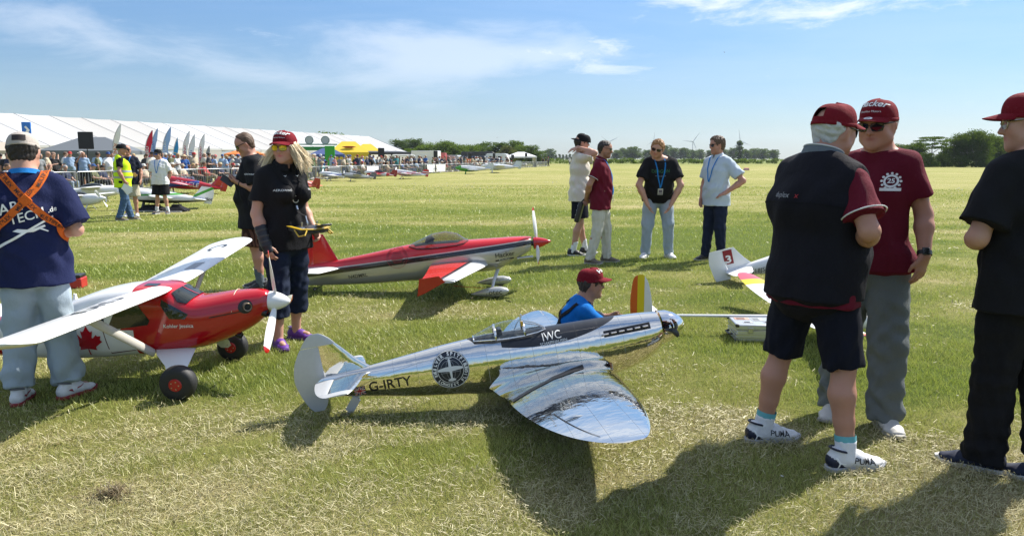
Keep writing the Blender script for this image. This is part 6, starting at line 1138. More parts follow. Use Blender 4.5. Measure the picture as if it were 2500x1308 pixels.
# ---------------------------------------------------------------- display line of model planes along the barrier
def display_line():
    W_ = (.72, .72, .73); G_ = (.06, .30, .03); R1 = (.50, .03, .03); O_ = (.62, .10, .02); B_ = (.02, .05, .26); K_ = (.02, .02, .02)
    fus = lambda n, base, *m: band_mat(n, base, m); grp = 'model planes on display by the barrier'
    g1 = fus('white green body', W_, (G_, (.15, 0, 1), .045, .10), (K_, (.1, 0, 1), -.6, -.10)); g1f = fus('white green fin', W_, (G_, (.6, 0, 1), -.45, -.36))
    aero('white and green aerobatic model plane with black fin lettering beyond the man in white', (-10.55, 22.3, 0), 201, 2.5, g1, fus('white green wing', W_, (G_, (1, .2, 0), -.1, .08)), WHITE, g1f, 2.2, 8, 0, CLEAR, 2, ('Pilot', .11, -1.02, .06, 0, PRINTK), WHITE, grp)
    o1 = fus('red blue body', (.42, .02, .03), (B_, (.25, 0, 1), -.10, .09), ((.42, .02, .03), (1, 0, 0), -2, -.55), ((.42, .02, .03), (1, 0, 0), .68, 2)); aero('red and blue aerobatic model plane with white lettering before the barrier', (-14.05, 32.0, 0), 186, 3.0, o1, fus('red blue wing', (.42, .02, .03), (W_, (0, 1, 0), .7, 1.0)), RED, RED, 2.0, 10, 0, CLEAR, 2, ('ORACLE', .17, -.05, .0, 1, PRINTW), RED, grp)
    aero('orange model plane seen past the shoulder of the blonde woman', (-10.2, 35.5, 0), 150, 2.4, fus('orange body', O_), fus('orange wing', O_, (W_, (0, 1, 0), .2, .6)), newmat('orange tail', None, O_, .3), newmat('orange fin', None, (.40, .05, .01), .3), 2, 9, 0, TINT, 2, None, None, grp)
    aero('blue and white model plane nearest the striped white barrier banner', (-12.2, 51.5, 0), 172, 2.5, fus('blue white body', W_, (B_, (.2, 0, 1), .0, .08)), fus('blue white wing', W_, (B_, (1, 0, 0), .2, .7)), WHITE, fus('blue fin', (.35, .37, .40)), 2.1, 7, 0, CLEAR, 2, None, WHITE, grp)
    aero('grey model plane behind the blue and white one', (-10.5, 50.5, 0), 192, 2.2, fus('grey body', (.30, .31, .32), (W_, (0, 0, 1), .0, .05)), newmat('grey wing', None, (.5, .5, .5), .4), WHITE, newmat('grey fin', None, (.12, .12, .13), .4), 2, 7, .1, TINT, 2, None, None, grp)
    aero('red and white model plane with plain white nose, left of the striped one', (-10.0, 56.0, 0), 166, 2.5, fus('red white body', (.66, .66, .66), (R1, (.25, 0, 1), .02, .2), (R1, (1, 0, 0), -2, -.6)), fus('red white wing', W_, (R1, (1, 0, 0), -.3, .0)), WHITE, newmat('dark red fin', None, (.30, .03, .02), .3), 2.1, 6, 0, TINT, 2, None, WHITE, grp)
    aero('white model plane with many red stripes and a tall striped fin', (-7.8, 56.3, 0), 170, 2.7, fus('striped body', W_, (R1, (.2, 0, 1), -.07, -.02), (R1, (.2, 0, 1), .04, .10)), fus('striped wing', W_, (R1, (0, 1, 0), .25, .4), (R1, (0, 1, 0), .6, .75), (R1, (0, 1, 0), .95, 1.1)), WHITE, fus('striped fin', R1, (W_, (0, 0, 1), .10, .16), (W_, (0, 0, 1), .25, .31)), 2.2, 7, 0, CLEAR, 2, None, WHITE, grp)
    aero('white and green jet-like model plane farthest along the display line', (-3.9, 74.0, 0), 178, 3.6, fus('white green jet body', W_, (G_, (-.12, 0, 1), -1, -.10), (G_, (1, 0, 0), 1.15, 3)), WHITE, WHITE, newmat('pale fin', None, (.50, .55, .55), .4), 1.7, 3, -.1, CLEAR, 0, None, newmat('green nose', None, G_, .3), grp)
    aero('white model sailplane behind the green and white jet', (-1.35, 82.0, 0), 184, 4.2, fus('sailplane body', W_), WHITE, WHITE, newmat('pale fin', None, (.50, .55, .55), .4), 3.2, 3, .05, CLEAR, 0, None, WHITE, grp, gear=True)
    for x, y, L, yw, lb in ((-14.9, 26.2, 2.4, 20, 'white model plane with a broad wing, farthest left on the display line'), (-12.9, 22.0, 2.0, -15, 'white and pale blue model plane lying low left of the jeans man')): aero(lb, (x, y, 0), yw, L, fus('plain white body', W_), WHITE, WHITE, WHITE, 2.6, 3, .12, TINT, 2, None, WHITE, grp)
    aero('small silver model plane beside the far white gazebo', (1.2, 128, 0), 10, 3.0, newmat('silver body', None, (.45, .46, .48), .3), WHITE, WHITE, WHITE, 2.4, 3, .1, TINT, 2, None, WHITE, grp)
    for i, (px, py, w, lb) in enumerate(((372, 514, .75, 'black padded bag lying open under the white and green plane'), (432, 516, .6, 'dark tool bag on the grass below the white and green fin'))):
        p = gp(px, py); t = thing('equipment_bag', lb, 'bag', (p.x, p.y, 0), .1); b = MB(); b.rings([[Vector((x*w, y*.25, z)) for x, y in ((-.5, -1), (.5, -1), (.55, 0), (.5, 1), (-.5, 1), (-.55, 0))] if z < .05 else [Vector((x*w*(.55-.2*i), y*.12, z)) for x, y in ((-.5, -1), (.5, -1), (.55, 0), (.5, 1), (-.5, 1), (-.55, 0))] for z in (0, .04, .13+.03*i, .17+.03*i)]); b.build('bag', C_BLACK, t); b = MB(); b.box((-.1, -.3, .012), (w*1.1, .2, .02)); b.build('flap', newmat('grey print', None), t)
        b = MB(); b.tube([(-.1, 0, .16), (-.06, 0, .24), (.06, 0, .24), (.1, 0, .16)], .012, 6); b.build('handle', C_WEB, t)
display_line()
# ---------------------------------------------------------------- barrier, marquee, tents, flags, loudspeakers
FD = Vector((.213, .977, 0)).normalized(); FN = Vector((-FD.y, FD.x, 0)); F0 = Vector((-17.4, 37.5, 0))      # run of the barrier; FN points into the crowd
def fpt(D, s=0): return F0+FD*((D-37.5)/FD.y)+FN*s
GALV = plain('galvanised steel', (.42, .43, .44), .4, .8, bump=.05)
def barriers():
    b = MB(); w, h = 2.25, .95; b.tube([(-w/2, 0, .1), (-w/2, 0, h-.06), (-w/2+.06, 0, h), (w/2-.06, 0, h), (w/2, 0, h-.06), (w/2, 0, .1)], .021, 6); b.tube([(-w/2, 0, .13), (w/2, 0, .13)], .016, 6); me = b.mesh('frame')
    b = MB(); [b.tube([(-w/2+.16*i, 0, .13), (-w/2+.16*i, 0, h)], .009, 4, False) for i in range(1, 14)]; mb = b.mesh('bars')
    mf = []
    for x in (-.8, .8): b = MB(); b.tube([(x, -.3, .012), (x, -.22, .04), (x, 0, .12), (x, .22, .04), (x, .3, .012)], .017, 6); mf.append(b.mesh('foot'))
    for m in [me, mb]+mf: m.materials.append(GALV)
    D = 24.; i = 0
    while D < 150:
        p = fpt(D); t = thing('crowd_barrier', 'galvanised steel crowd barrier in the long row before the spectators', 'barrier', p, math.atan2(FD.y, FD.x)+random.uniform(-.03, .03), 'steel barriers along the display line')
        link('frame', me, None, t); link('bars', mb, None, t, 'stuff'); [link('foot', m, None, t) for m in mf]; D += 2.28*FD.y; i += 1
    for px0, px1, Dm, c, lb in ((805, 832, 0, (.72, .72, .72), 'white banner with grey stripes hanging on the barrier'), (898, 926, 0, (.66, .62, .68), 'white and pink banner hanging on the barrier'), (1044, 1062, 0, (.70, .71, .72), 'left one of two white sheets on the barrier'), (1066, 1088, 0, (.68, .66, .63), 'right one of two white sheets on the barrier')):
        # where the line of sight meets the barrier
        def hit(px): k = (px-1250)/1800/math.cos(PITCH)*1.0; D = (F0.x-.218*F0.y)/(k*.99-.218); return fpt(D, -.05)
        a, bq = hit(px0), hit(px1); b = MB(); n = 14; rs = []
        for z in (.12, .5, .90): rs.append([a.lerp(bq, j/n)+Vector((0, 0, z+.015*math.sin(j*1.7)))-FN*(.03*math.sin(j*2.1+z*4)) for j in range(n+1)])
        rs2 = [[q-FN*.01 for q in r] for r in rs]; v = [q for r in rs for q in r]; f = [(i*(n+1)+j, i*(n+1)+j+1, (i+1)*(n+1)+j+1, (i+1)*(n+1)+j) for i in range(2) for j in range(n)]; b.add(v, f); t = thing('barrier_banner', lb, 'banner', (0, 0, 0)); o = b.build('sheet', cloth('banner %d' % px0, c, .1), t)
        if px0 == 805: b = MB(); [b.box(a.lerp(bq, (j+.5)/12)-FN*.05+Vector((0, 0, .5)), (.06, .06, .74)) for j in range(12)]; b.build('stripes', newmat('grey print', None), t, kind='stuff')
barriers()
def marquee():
    E0 = Vector((-25, 180, 0)); d = Vector((.2787, 1, 0)).normalized(); n = Vector((-d.y, d.x, 0)); w, he, hr, bay = 20.8, 3.0, 6.95, 5.0
    PVC = [plain('white marquee fabric', (.44, .44, .435), .45, bump=.05, scale=3, var=.08), plain('ivory marquee fabric', (.37, .358, .335), .45, bump=.05, scale=3, var=.08)]; WALL = plain('marquee wall', (.55, .53, .49), .6); DK = plain('marquee dark infill', (.02, .02, .022), .8)
    t = thing('marquee', 'very long white marquee with ribbed sloping roof behind the spectators', 'marquee', E0, 0)
    N = 27
    for i in range(N):
        a0, a1 = -d*(bay*i+.02), -d*(bay*(i+1)-.02); sag = .10
        for side in (0, 1):
            rs = []
            for j in range(7):
                u = j/6; zz = he+(hr-he)*u; off = n*(w/2*u) if side == 0 else n*(w-w/2*u); row = []
                for m in range(5): q = a0.lerp(a1, m/4)+off; q.z = zz-sag*math.sin(math.pi*m/4)*.8-sag*math.sin(math.pi*u)*.6; row.append(q)
                rs.append(row)
            b = MB(); b.rings(rs, False, False); b.build('roof_panel', PVC[(i*7//3) % 2 if side == 0 else 0], t)
        b = MB(); p = (a0+a1)/2; ang = math.atan2(d.y, d.x); rm = Matrix.Rotation(ang, 3, 'Z'); b.box(p+Vector((0, 0, he-.13))-n*.02, (bay-.1, .03, .28), rm); b.build('valance', PVC[0], t)
        if i % 3 != 1: b = MB(); b.box(p+Vector((0, 0, (he-.3)/2)), (bay-.12, .04, he-.3), rm); b.build('wall_panel', WALL if i % 2 else PVC[1], t)
    b = MB()
    for i in range(N+1):
        a = -d*bay*i; b.tube([a+Vector((0, 0, 0)), a+Vector((0, 0, he+.03)), a+n*w/2+Vector((0, 0, hr+.03)), a+n*w+Vector((0, 0, he+.03)), a+n*w], .025, 4)
    b.build('frame', plain('pale seam', (.5, .5, .5), .5), t)
    b = MB(); b.add([Vector((0, 0, 0)), Vector((0, 0, he)), n*w/2+Vector((0, 0, hr)), n*w+Vector((0, 0, he)), n*w], [(0, 1, 2, 3, 4)]); b.add([p+d*.05 for p in (Vector((0, 0, 0)), Vector((0, 0, he)), n*w/2+Vector((0, 0, hr)), n*w+Vector((0, 0, he)), n*w)], [(4, 3, 2, 1, 0)]); b.build('gable_wall', PVC[0], t)
    b = MB(); b.box(n*(w*.5)-d*(bay*N/2)+Vector((0, 0, .8)), (bay*N-2, w*.7, 1.6), Matrix.Rotation(math.atan2(d.y, d.x), 3, 'Z')); b.build('dark_infill', DK, t)  # solid near-black box stands for the shade inside the marquee
marquee()
def popup(label, px, D, w, dp, he, hr, mat, rz=0., walls=(), name='pop_up_tent', cat='tent', group=None, wallmat=None, valance=.25, over=0):
    p = at(px, 388, D); t = thing(name, label, cat, (p.x, p.y, 0), rz, group)
    for sx in (-1, 1):
        for sy in (-1, 1): b = MB(); b.box((sx*(w/2-.05), sy*(dp/2-.05), he/2), (.06, .06, he)); b.build('leg', GALV, t)
    c = [Vector((-w/2, -dp/2, he)), Vector((w/2, -dp/2, he)), Vector((w/2, dp/2, he)), Vector((-w/2, dp/2, he))]; r = [Vector((-max(0, w-dp)/2-.05, 0, hr)), Vector((max(0, w-dp)/2+.05, 0, hr))] if over == 0 else [Vector((0, -dp/2, hr)), Vector((0, dp/2, hr))]
    b = MB(); fs = [(0, 1, 5, 4), (1, 2, 5), (2, 3, 4, 5), (3, 0, 4)] if over == 0 else [(0, 1, 4), (1, 2, 5, 4), (2, 3, 5), (3, 0, 4, 5)]; b.add(c+r, fs); b.build('canopy', mat, t, smooth=False)
    for i in range(4):
        a, q = c[i], c[(i+1) % 4]; b = MB(); m = (a+q)/2; L = (q-a).length; ang = math.atan2((q-a).y, (q-a).x); b.box(m+Vector((0, 0, -valance/2-.003)), (L-.01, .02, valance), Matrix.Rotation(ang, 3, 'Z')); b.build('valance', mat, t)
        if i in walls: b = MB(); b.box(m*.97+Vector((0, 0, -he*.03-he/2)), (L*.95, .02, he*.97), Matrix.Rotation(ang, 3, 'Z')); b.build('side_wall', wallmat or mat, t)
    return t
def tents():
    GT = plain('grey tent fabric', (.11, .125, .14), .6, var=.1, scale=3); YT = plain('yellow tent fabric', (.72, .50, .02), .55, var=.1, scale=3); WT = plain('white tent fabric', (.74, .74, .75), .5, var=.08, scale=3); TT = plain('tan tent fabric', (.50, .42, .33), .6, var=.1, scale=3); OT = plain('orange tent fabric', (.66, .17, .02), .55, var=.1, scale=3); GN = plain('green tent fabric', (.02, .24, .04), .5, var=.1, scale=3); BT = plain('blue tent fabric', (.04, .07, .20), .55, var=.1, scale=3); KT = plain('dark tent fabric', (.03, .033, .04), .6, var=.1, scale=3)
    popup('grey ridge tent behind the loudspeaker on the left', 232, 52, 5.6, 4.2, 2.05, 3.0, GT, .25, (0, 3), over=0, wallmat=GT)
    popup('tan awning at the far left below the marquee roof', 14, 56, 4.2, 3.5, 2.1, 2.75, TT, .2); popup('orange pop-up tent behind the spectators', 600, 86, 4.2, 3, 2.05, 2.55, OT, .2)
    t = popup('yellow pop-up tent with a red and blue wing emblem, left of the yellow pair', 852, 98, 5.0, 3.4, 2.35, 3.75, YT, .25, (0,)); tw = popup('second yellow pop-up tent, right and behind the emblem one', 897, 106, 4.2, 3.2, 2.35, 3.6, YT, .25)
    b = MB(); b.X = Matrix.Translation((0, -1.18, 3.0)) @ Matrix.Rotation(R_(-52), 4, 'X')
    for pts, m in (([(-.95, .0), (-.4, .16), (.4, .16), (.95, 0), (.4, -.14), (-.4, -.14)], 0), ([(-.6, .02), (-.25, .10), (.25, .10), (.6, .02), (.25, -.08), (-.25, -.08)], 1)): b.cur = m; b.prism(pts, .02+.02*m, .035+.02*m)
    b.build('emblem', [newmat('emblem red', None, (.35, .03, .04), .5), newmat('emblem pale', None, (.45, .50, .60), .5)], t)
    popup('navy blue pop-up tent below the green stand', 800, 88, 4.0, 3, 2.0, 2.75, BT, .2); popup('dark awning stretched before the end of the marquee', 938, 100, 7.0, 3.2, 2.35, 2.55, KT, .2); popup('white garden gazebo at the end of the barrier', 1272, 138, 5.2, 4.0, 1.95, 2.75, WT, .15, (1,))
    popup('low white awning beside the yellow tents', 985, 112, 3.2, 2.6, 2.1, 2.4, WT, .1)
    # green exhibition stand with round signs and a green wall
    p = at(768, 388, 92); t = thing('exhibition_stand', 'green exhibition stand with two round signs on its roof', 'stand', (p.x, p.y, 0), .2)
    b = MB(); b.box((0, 0, 2.75), (4.2, 2.2, .45)); b.build('fascia', GN, t, bevel=.03); b = MB(); [b.box((x, y, 1.3), (.12, .12, 2.6)) for x in (-2, 2) for y in (-1, 1)]; b.build('posts', GALV, t, kind='stuff'); b = MB(); b.box((0, 0, 3.25), (5.6, 1.4, .14)); b.build('roof', plain('pale green roof', (.35, .50, .40), .5), t)
    for x in (-.5, 1.4): b = MB(); b.lathe((x, -.75, 3.75), (0, -1, 0), [(0, .52), (.08, .52)], 24); o = b.build('round_sign', plain('sign green', (.22, .30, .27), .5), t); b = MB(); b.lathe((x, -.83, 3.75), (0, -1, 0), [(0, .40), (.01, .40)], 24); b.build('sign_face', newmat('sign face', None, (.45, .48, .47), .5), o)
    p = at(806, 388, 80); t = thing('green_banner_wall', 'tall plain green banner wall among the spectators', 'banner', (p.x, p.y, 0), .12); b = MB(); b.box((0, 0, 1.5), (1.05, .16, 2.75)); b.build('panel', plain('bright green fabric', (.03, .34, .03), .5, var=.1, scale=3), t, bevel=.04); b = MB(); b.box((0, 0, .06), (1.2, .5, .1)); b.build('base', GALV, t)
    p = at(72, 388, 60); t = thing('banner_tower', 'blue banner tower with a white arrow sign above the boy', 'banner', (p.x, p.y, 0), .5); b = MB(); b.box((0, 0, 2.2), (.62, .62, 4.4)); o = b.build('tower', plain('sign blue', (.02, .16, .55), .4, bump=0, var=.05), t, bevel=.03)
    for a in (0, 1, 2, 3): M = Matrix.Rotation(a*math.pi/2, 4, 'Z') @ Matrix.Translation((0, -.315, 3.75)) @ Matrix.Rotation(math.pi/2, 4, 'X'); b = MB(); b.X = M; b.prism([(-.2, -.35), (.02, .05), (-.14, .25), (-.02, .35), (.22, .02), (.05, -.35)], 0, .006); b.build('arrow', PRINTW, o)
    # red counters and a litter bin
    for px, D, w, h, lb in ((436, 43, .62, 1.15, 'red cocktail table covered in stretch cloth'), (490, 46, .55, 1.0, 'red litter bin behind the barrier')):
        p = at(px, 388, D); t = thing('red_table' if px < 450 else 'litter_bin', lb, 'table' if px < 450 else 'bin', (p.x, p.y, 0)); b = MB(); b.lathe((0, 0, 0), (0, 0, 1), [(0, w*.42), (.1, w*.36), (h*.5, w*.28), (h*.9, w*.45), (h, w*.5), (h+.02, w*.48)] if px < 450 else [(0, w*.4), (h*.8, w*.5), (h*.82, w*.52)], 18); b.build('cover' if px < 450 else 'body', plain('red stretch cloth', (.45, .02, .03), .5), t); b = MB(); b.lathe((0, 0, h+.02 if px < 450 else h*.82), (0, 0, 1), [(0, w*.5), (.03, w*.5)] if px < 450 else [(0, w*.54), (.06, w*.5), (.14, w*.3), (.16, .01)], 18); b.build('top' if px < 450 else 'lid', plain('red lid', (.35, .02, .03), .4), t)
    # flags
    fl = [(277, 48, 306, (.80, .78, .76), (.60, .16, .05), 'white feather flag with orange print, leftmost of the flags', 'LINDE'), (355, 50, 320, (.55, .03, .06), (.75, .75, .75), 'red feather flag beside the blue pair', 'AERO'), (370, 54, 316, (.35, .48, .72), (.1, .2, .5), 'pale blue feather flag, left of the blue pair', 'HORIZON'), (398, 50, 313, (.30, .45, .74), (.75, .78, .8), 'pale blue feather flag, tallest of the blue pair', 'HORIZON'), (424, 53, 337, (.05, .30, .60), (.75, .60, .05), 'blue and yellow pointed flag', 'FLY'), (447, 56, 322, (.82, .78, .78), (.55, .05, .08), 'white feather flag with red print, left of two', 'TOMAHAWK'), (461, 52, 330, (.82, .83, .86), (.05, .10, .35), 'plain white feather flag with small blue marks', 'JETI'), (485, 54, 329, (.82, .78, .78), (.55, .05, .08), 'white feather flag with red print, right of two', 'TOMAHAWK'), (501, 58, 357, (.25, .27, .33), (.5, .5, .5), 'short grey feather flag', 'RC')]
    for px, D, top, c, c2, lb, tx in fl:
        p = at(px, 388, D); h = 1.5+(388-top)/1800*D; t = thing('feather_flag', lb, 'flag', (p.x, p.y, 0), random.uniform(-.7, .35), 'feather flags behind the barrier'); b = MB(); pole = [Vector((.75*max(0, (z/h-.5)/.5)**2.4*h*.22, 0, z)) for z in np.linspace(0, h, 14)]; b.tube(pole, .018, 6); b.build('pole', GALV, t)
        w = .34 if h > 2.7 else .24; rs = []
        for z in np.linspace(.75, h, 14): u = (z-.75)/(h-.75); x0 = .75*max(0, (z/h-.5)/.5)**2.4*h*.22; ww = w*(.75+.25*u)*min(1, (1-u)*4.5+.04)**.8; rs.append([Vector((x0+.02, .02*math.sin(z*3), z+.0)), Vector((x0+.02+ww*.5, .06*math.sin(z*3+1), z-.15*ww-.25*ww*u*u)), Vector((x0+.02+max(ww, .01), .05*math.sin(z*3+2), z-.3*ww-.55*ww*u*u))])
        b = MB(); b.rings(rs, False, False); o = b.build('flag', cloth('flag %d' % px, c, .1), t)
        v, f = text2d(tx, .30, 0, .02); M = Matrix.Rotation(math.pi/2, 3, 'Z'); v = [M @ q for q in v]; lw = max(q.y for q in v)-min(q.y for q in v); sc = min(1, (h-1.3)/lw); decal('flag_print', [q*sc for q in v], f, bvh_of(o), (w*.45, 0, .8+(h-.9)*.46), (1, 0, 0), (0, 0, 1), newmat('flag ink %d' % px, None, c2, .6), o, .012, 1., .12)
    # loudspeakers on stands
    for px, D, top, w, h, lb in ((215, 38.0, 324, .70, .86, 'large black loudspeaker on a stand before the grey tent'), (930, 71, 362, .62, .85, 'black loudspeaker on a stand before the dark awning'), (1063, 79, 369, .45, .68, 'black loudspeaker beside the white sheets on the barrier'), (1146, 92, 373, .45, .78, 'black loudspeaker before the long black vehicle'), (1206, 100, 375, .34, .62, 'black loudspeaker before the white caravan'), (1251, 112, 378, .42, .55, 'black loudspeaker on a tripod near the white gazebo'), (1284, 130, 374, .40, .62, 'black loudspeaker in front of the white gazebo')):
        p = at(px, 388, D); zt = 1.5+(388-top)/1800*D; t = thing('loudspeaker_on_stand', lb, 'loudspeaker', (p.x, p.y, 0), random.uniform(.1, .4), 'loudspeakers along the barrier')
        b = MB(); b.rings([[Vector((x*w/2, y, z)) for x, y in ((-1, -.22), (1, -.22), (.7, .22), (-.7, .22))] for z in (zt-h, zt)]); o = b.build('cabinet', BLACK, t, bevel=.02); b = MB(); b.box((0, -.222, zt-h/2), (w*.86, .012, h*.9)); b.build('grille', plain('speaker grille', (.022, .022, .024), .7, bump=.3, scale=150), o); b = MB(); b.tube([(0, 0, .3), (0, 0, zt-h)], .022, 6); b.build('pole', BLACK, t)
        for a in (.5, 2.6, 4.7): b = MB(); b.tube([(0, 0, .65), (math.cos(a)*.5, math.sin(a)*.5, .015)], .015, 5); b.build('leg', BLACK, t)
tents()
# ---------------------------------------------------------------- parked vehicles
def vehicle(kind, label, px, D, yaw, c, L=4.8, H=1.9, name='parked_van', cat='van'):
    p = at(px, 388, D); t = thing(name, label, cat, (p.x, p.y, 0), R_(yaw), 'vehicles parked behind the spectators'); W = 1.9; m = paint('veh %d' % px, c, .3, coat=.5)
    if kind == 'van': pr = [(-L/2, .35), (-L/2, H*.93), (-L/2+.15, H), (L*.20, H), (L*.36, H*.58), (L*.48, H*.48), (L/2, H*.30), (L/2, .35)]; win = [(-L*.02, H*.60, L*.17, H*.9), (L*.20, H*.60, L*.28, H*.88)]
    elif kind == 'car': pr = [(-L/2, .35), (-L/2, H*.62), (-L*.42, H*.97), (-L*.1, H), (L*.08, H*.97), (L*.24, H*.66), (L*.46, H*.52), (L/2, H*.35), (L/2, .35)]; win = [(-L*.36, H*.66, -L*.12, H*.93), (-L*.10, H*.66, L*.10, H*.93)]
    elif kind == 'box': pr = [(-L/2, .45), (-L/2, H), (L*.22, H), (L*.22, H*.82), (L*.33, H*.80), (L*.42, H*.50), (L*.5, H*.42), (L/2, .4)]; win = [(L*.25, H*.50, L*.34, H*.74)]
    else: pr = [(-L/2, .5), (-L/2+.1, H*.55), (-L*.42, H*.95), (-L*.3, H), (L*.35, H), (L*.47, H*.72), (L/2, H*.5), (L*.46, .45)]; win = [(-L*.25, H*.5, -L*.02, H*.8), (L*.08, H*.5, L*.28, H*.8)]
    b = MB(); M = Matrix(((1, 0, 0, 0), (0, 0, 1, 0), (0, 1, 0, 0), (0, 0, 0, 1))); b.prism(pr, -W/2, W/2, M); b.build('body', m, t, bevel=.06)
    for sg in (1, -1):
        for x0, z0, x1, z1 in win: b = MB(); b.prism([(x0, z0), (x1, z0), (x1-.12*(x1 > 0), z1), (x0, z1)], sg*W/2-.005, sg*W/2+.012, M); b.build('window', TINT, t)
        for x in (-L*.31, L*.31): wheel(t, Vector((x, sg*(W/2-.08), .32)), .32, .2, RUBBER, STEEL)
    b = MB(); b.box((L*.505, .6, H*.33), (.05, .3, .15)); b.build('headlight', WHITE, t); b = MB(); b.box((L*.505, -.6, H*.33), (.05, .3, .15)); b.build('headlight', WHITE, t)
    return t
for a in (('box', 'white box truck at the left of the parked vehicles', 1028, 118, 170, (.74, .74, .74), 6.0, 2.75, 'parked_truck', 'truck'), ('box', 'red and white trailer beside the white box truck', 1052, 122, 175, (.45, .06, .05), 5.0, 2.45, 'parked_truck', 'truck'), ('van', 'silver van right of the red and white trailer', 1088, 124, 165, (.42, .44, .44), 5.0, 2.1), ('car', 'grey estate car between the silver and navy vans', 1113, 130, 170, (.20, .21, .22), 4.5, 1.75, 'parked_car', 'car'), ('car', 'dark green car beside the grey estate car', 1128, 128, 15, (.05, .07, .06), 4.4, 1.7, 'parked_car', 'car'), ('van', 'navy blue van before the long black vehicle', 1166, 122, 8, (.012, .018, .05), 4.9, 1.95), ('car', 'silver car right of the navy van', 1193, 124, 175, (.46, .47, .48), 4.3, 1.7, 'parked_car', 'car'), ('caravan', 'white caravan beside the white gazebo', 1213, 134, 170, (.72, .73, .72), 4.6, 2.45, 'parked_caravan', 'caravan'), ('van', 'long black coach behind the navy van', 1180, 142, 4, (.012, .012, .015), 8.5, 2.85, 'parked_coach', 'coach')): vehicle(*a)
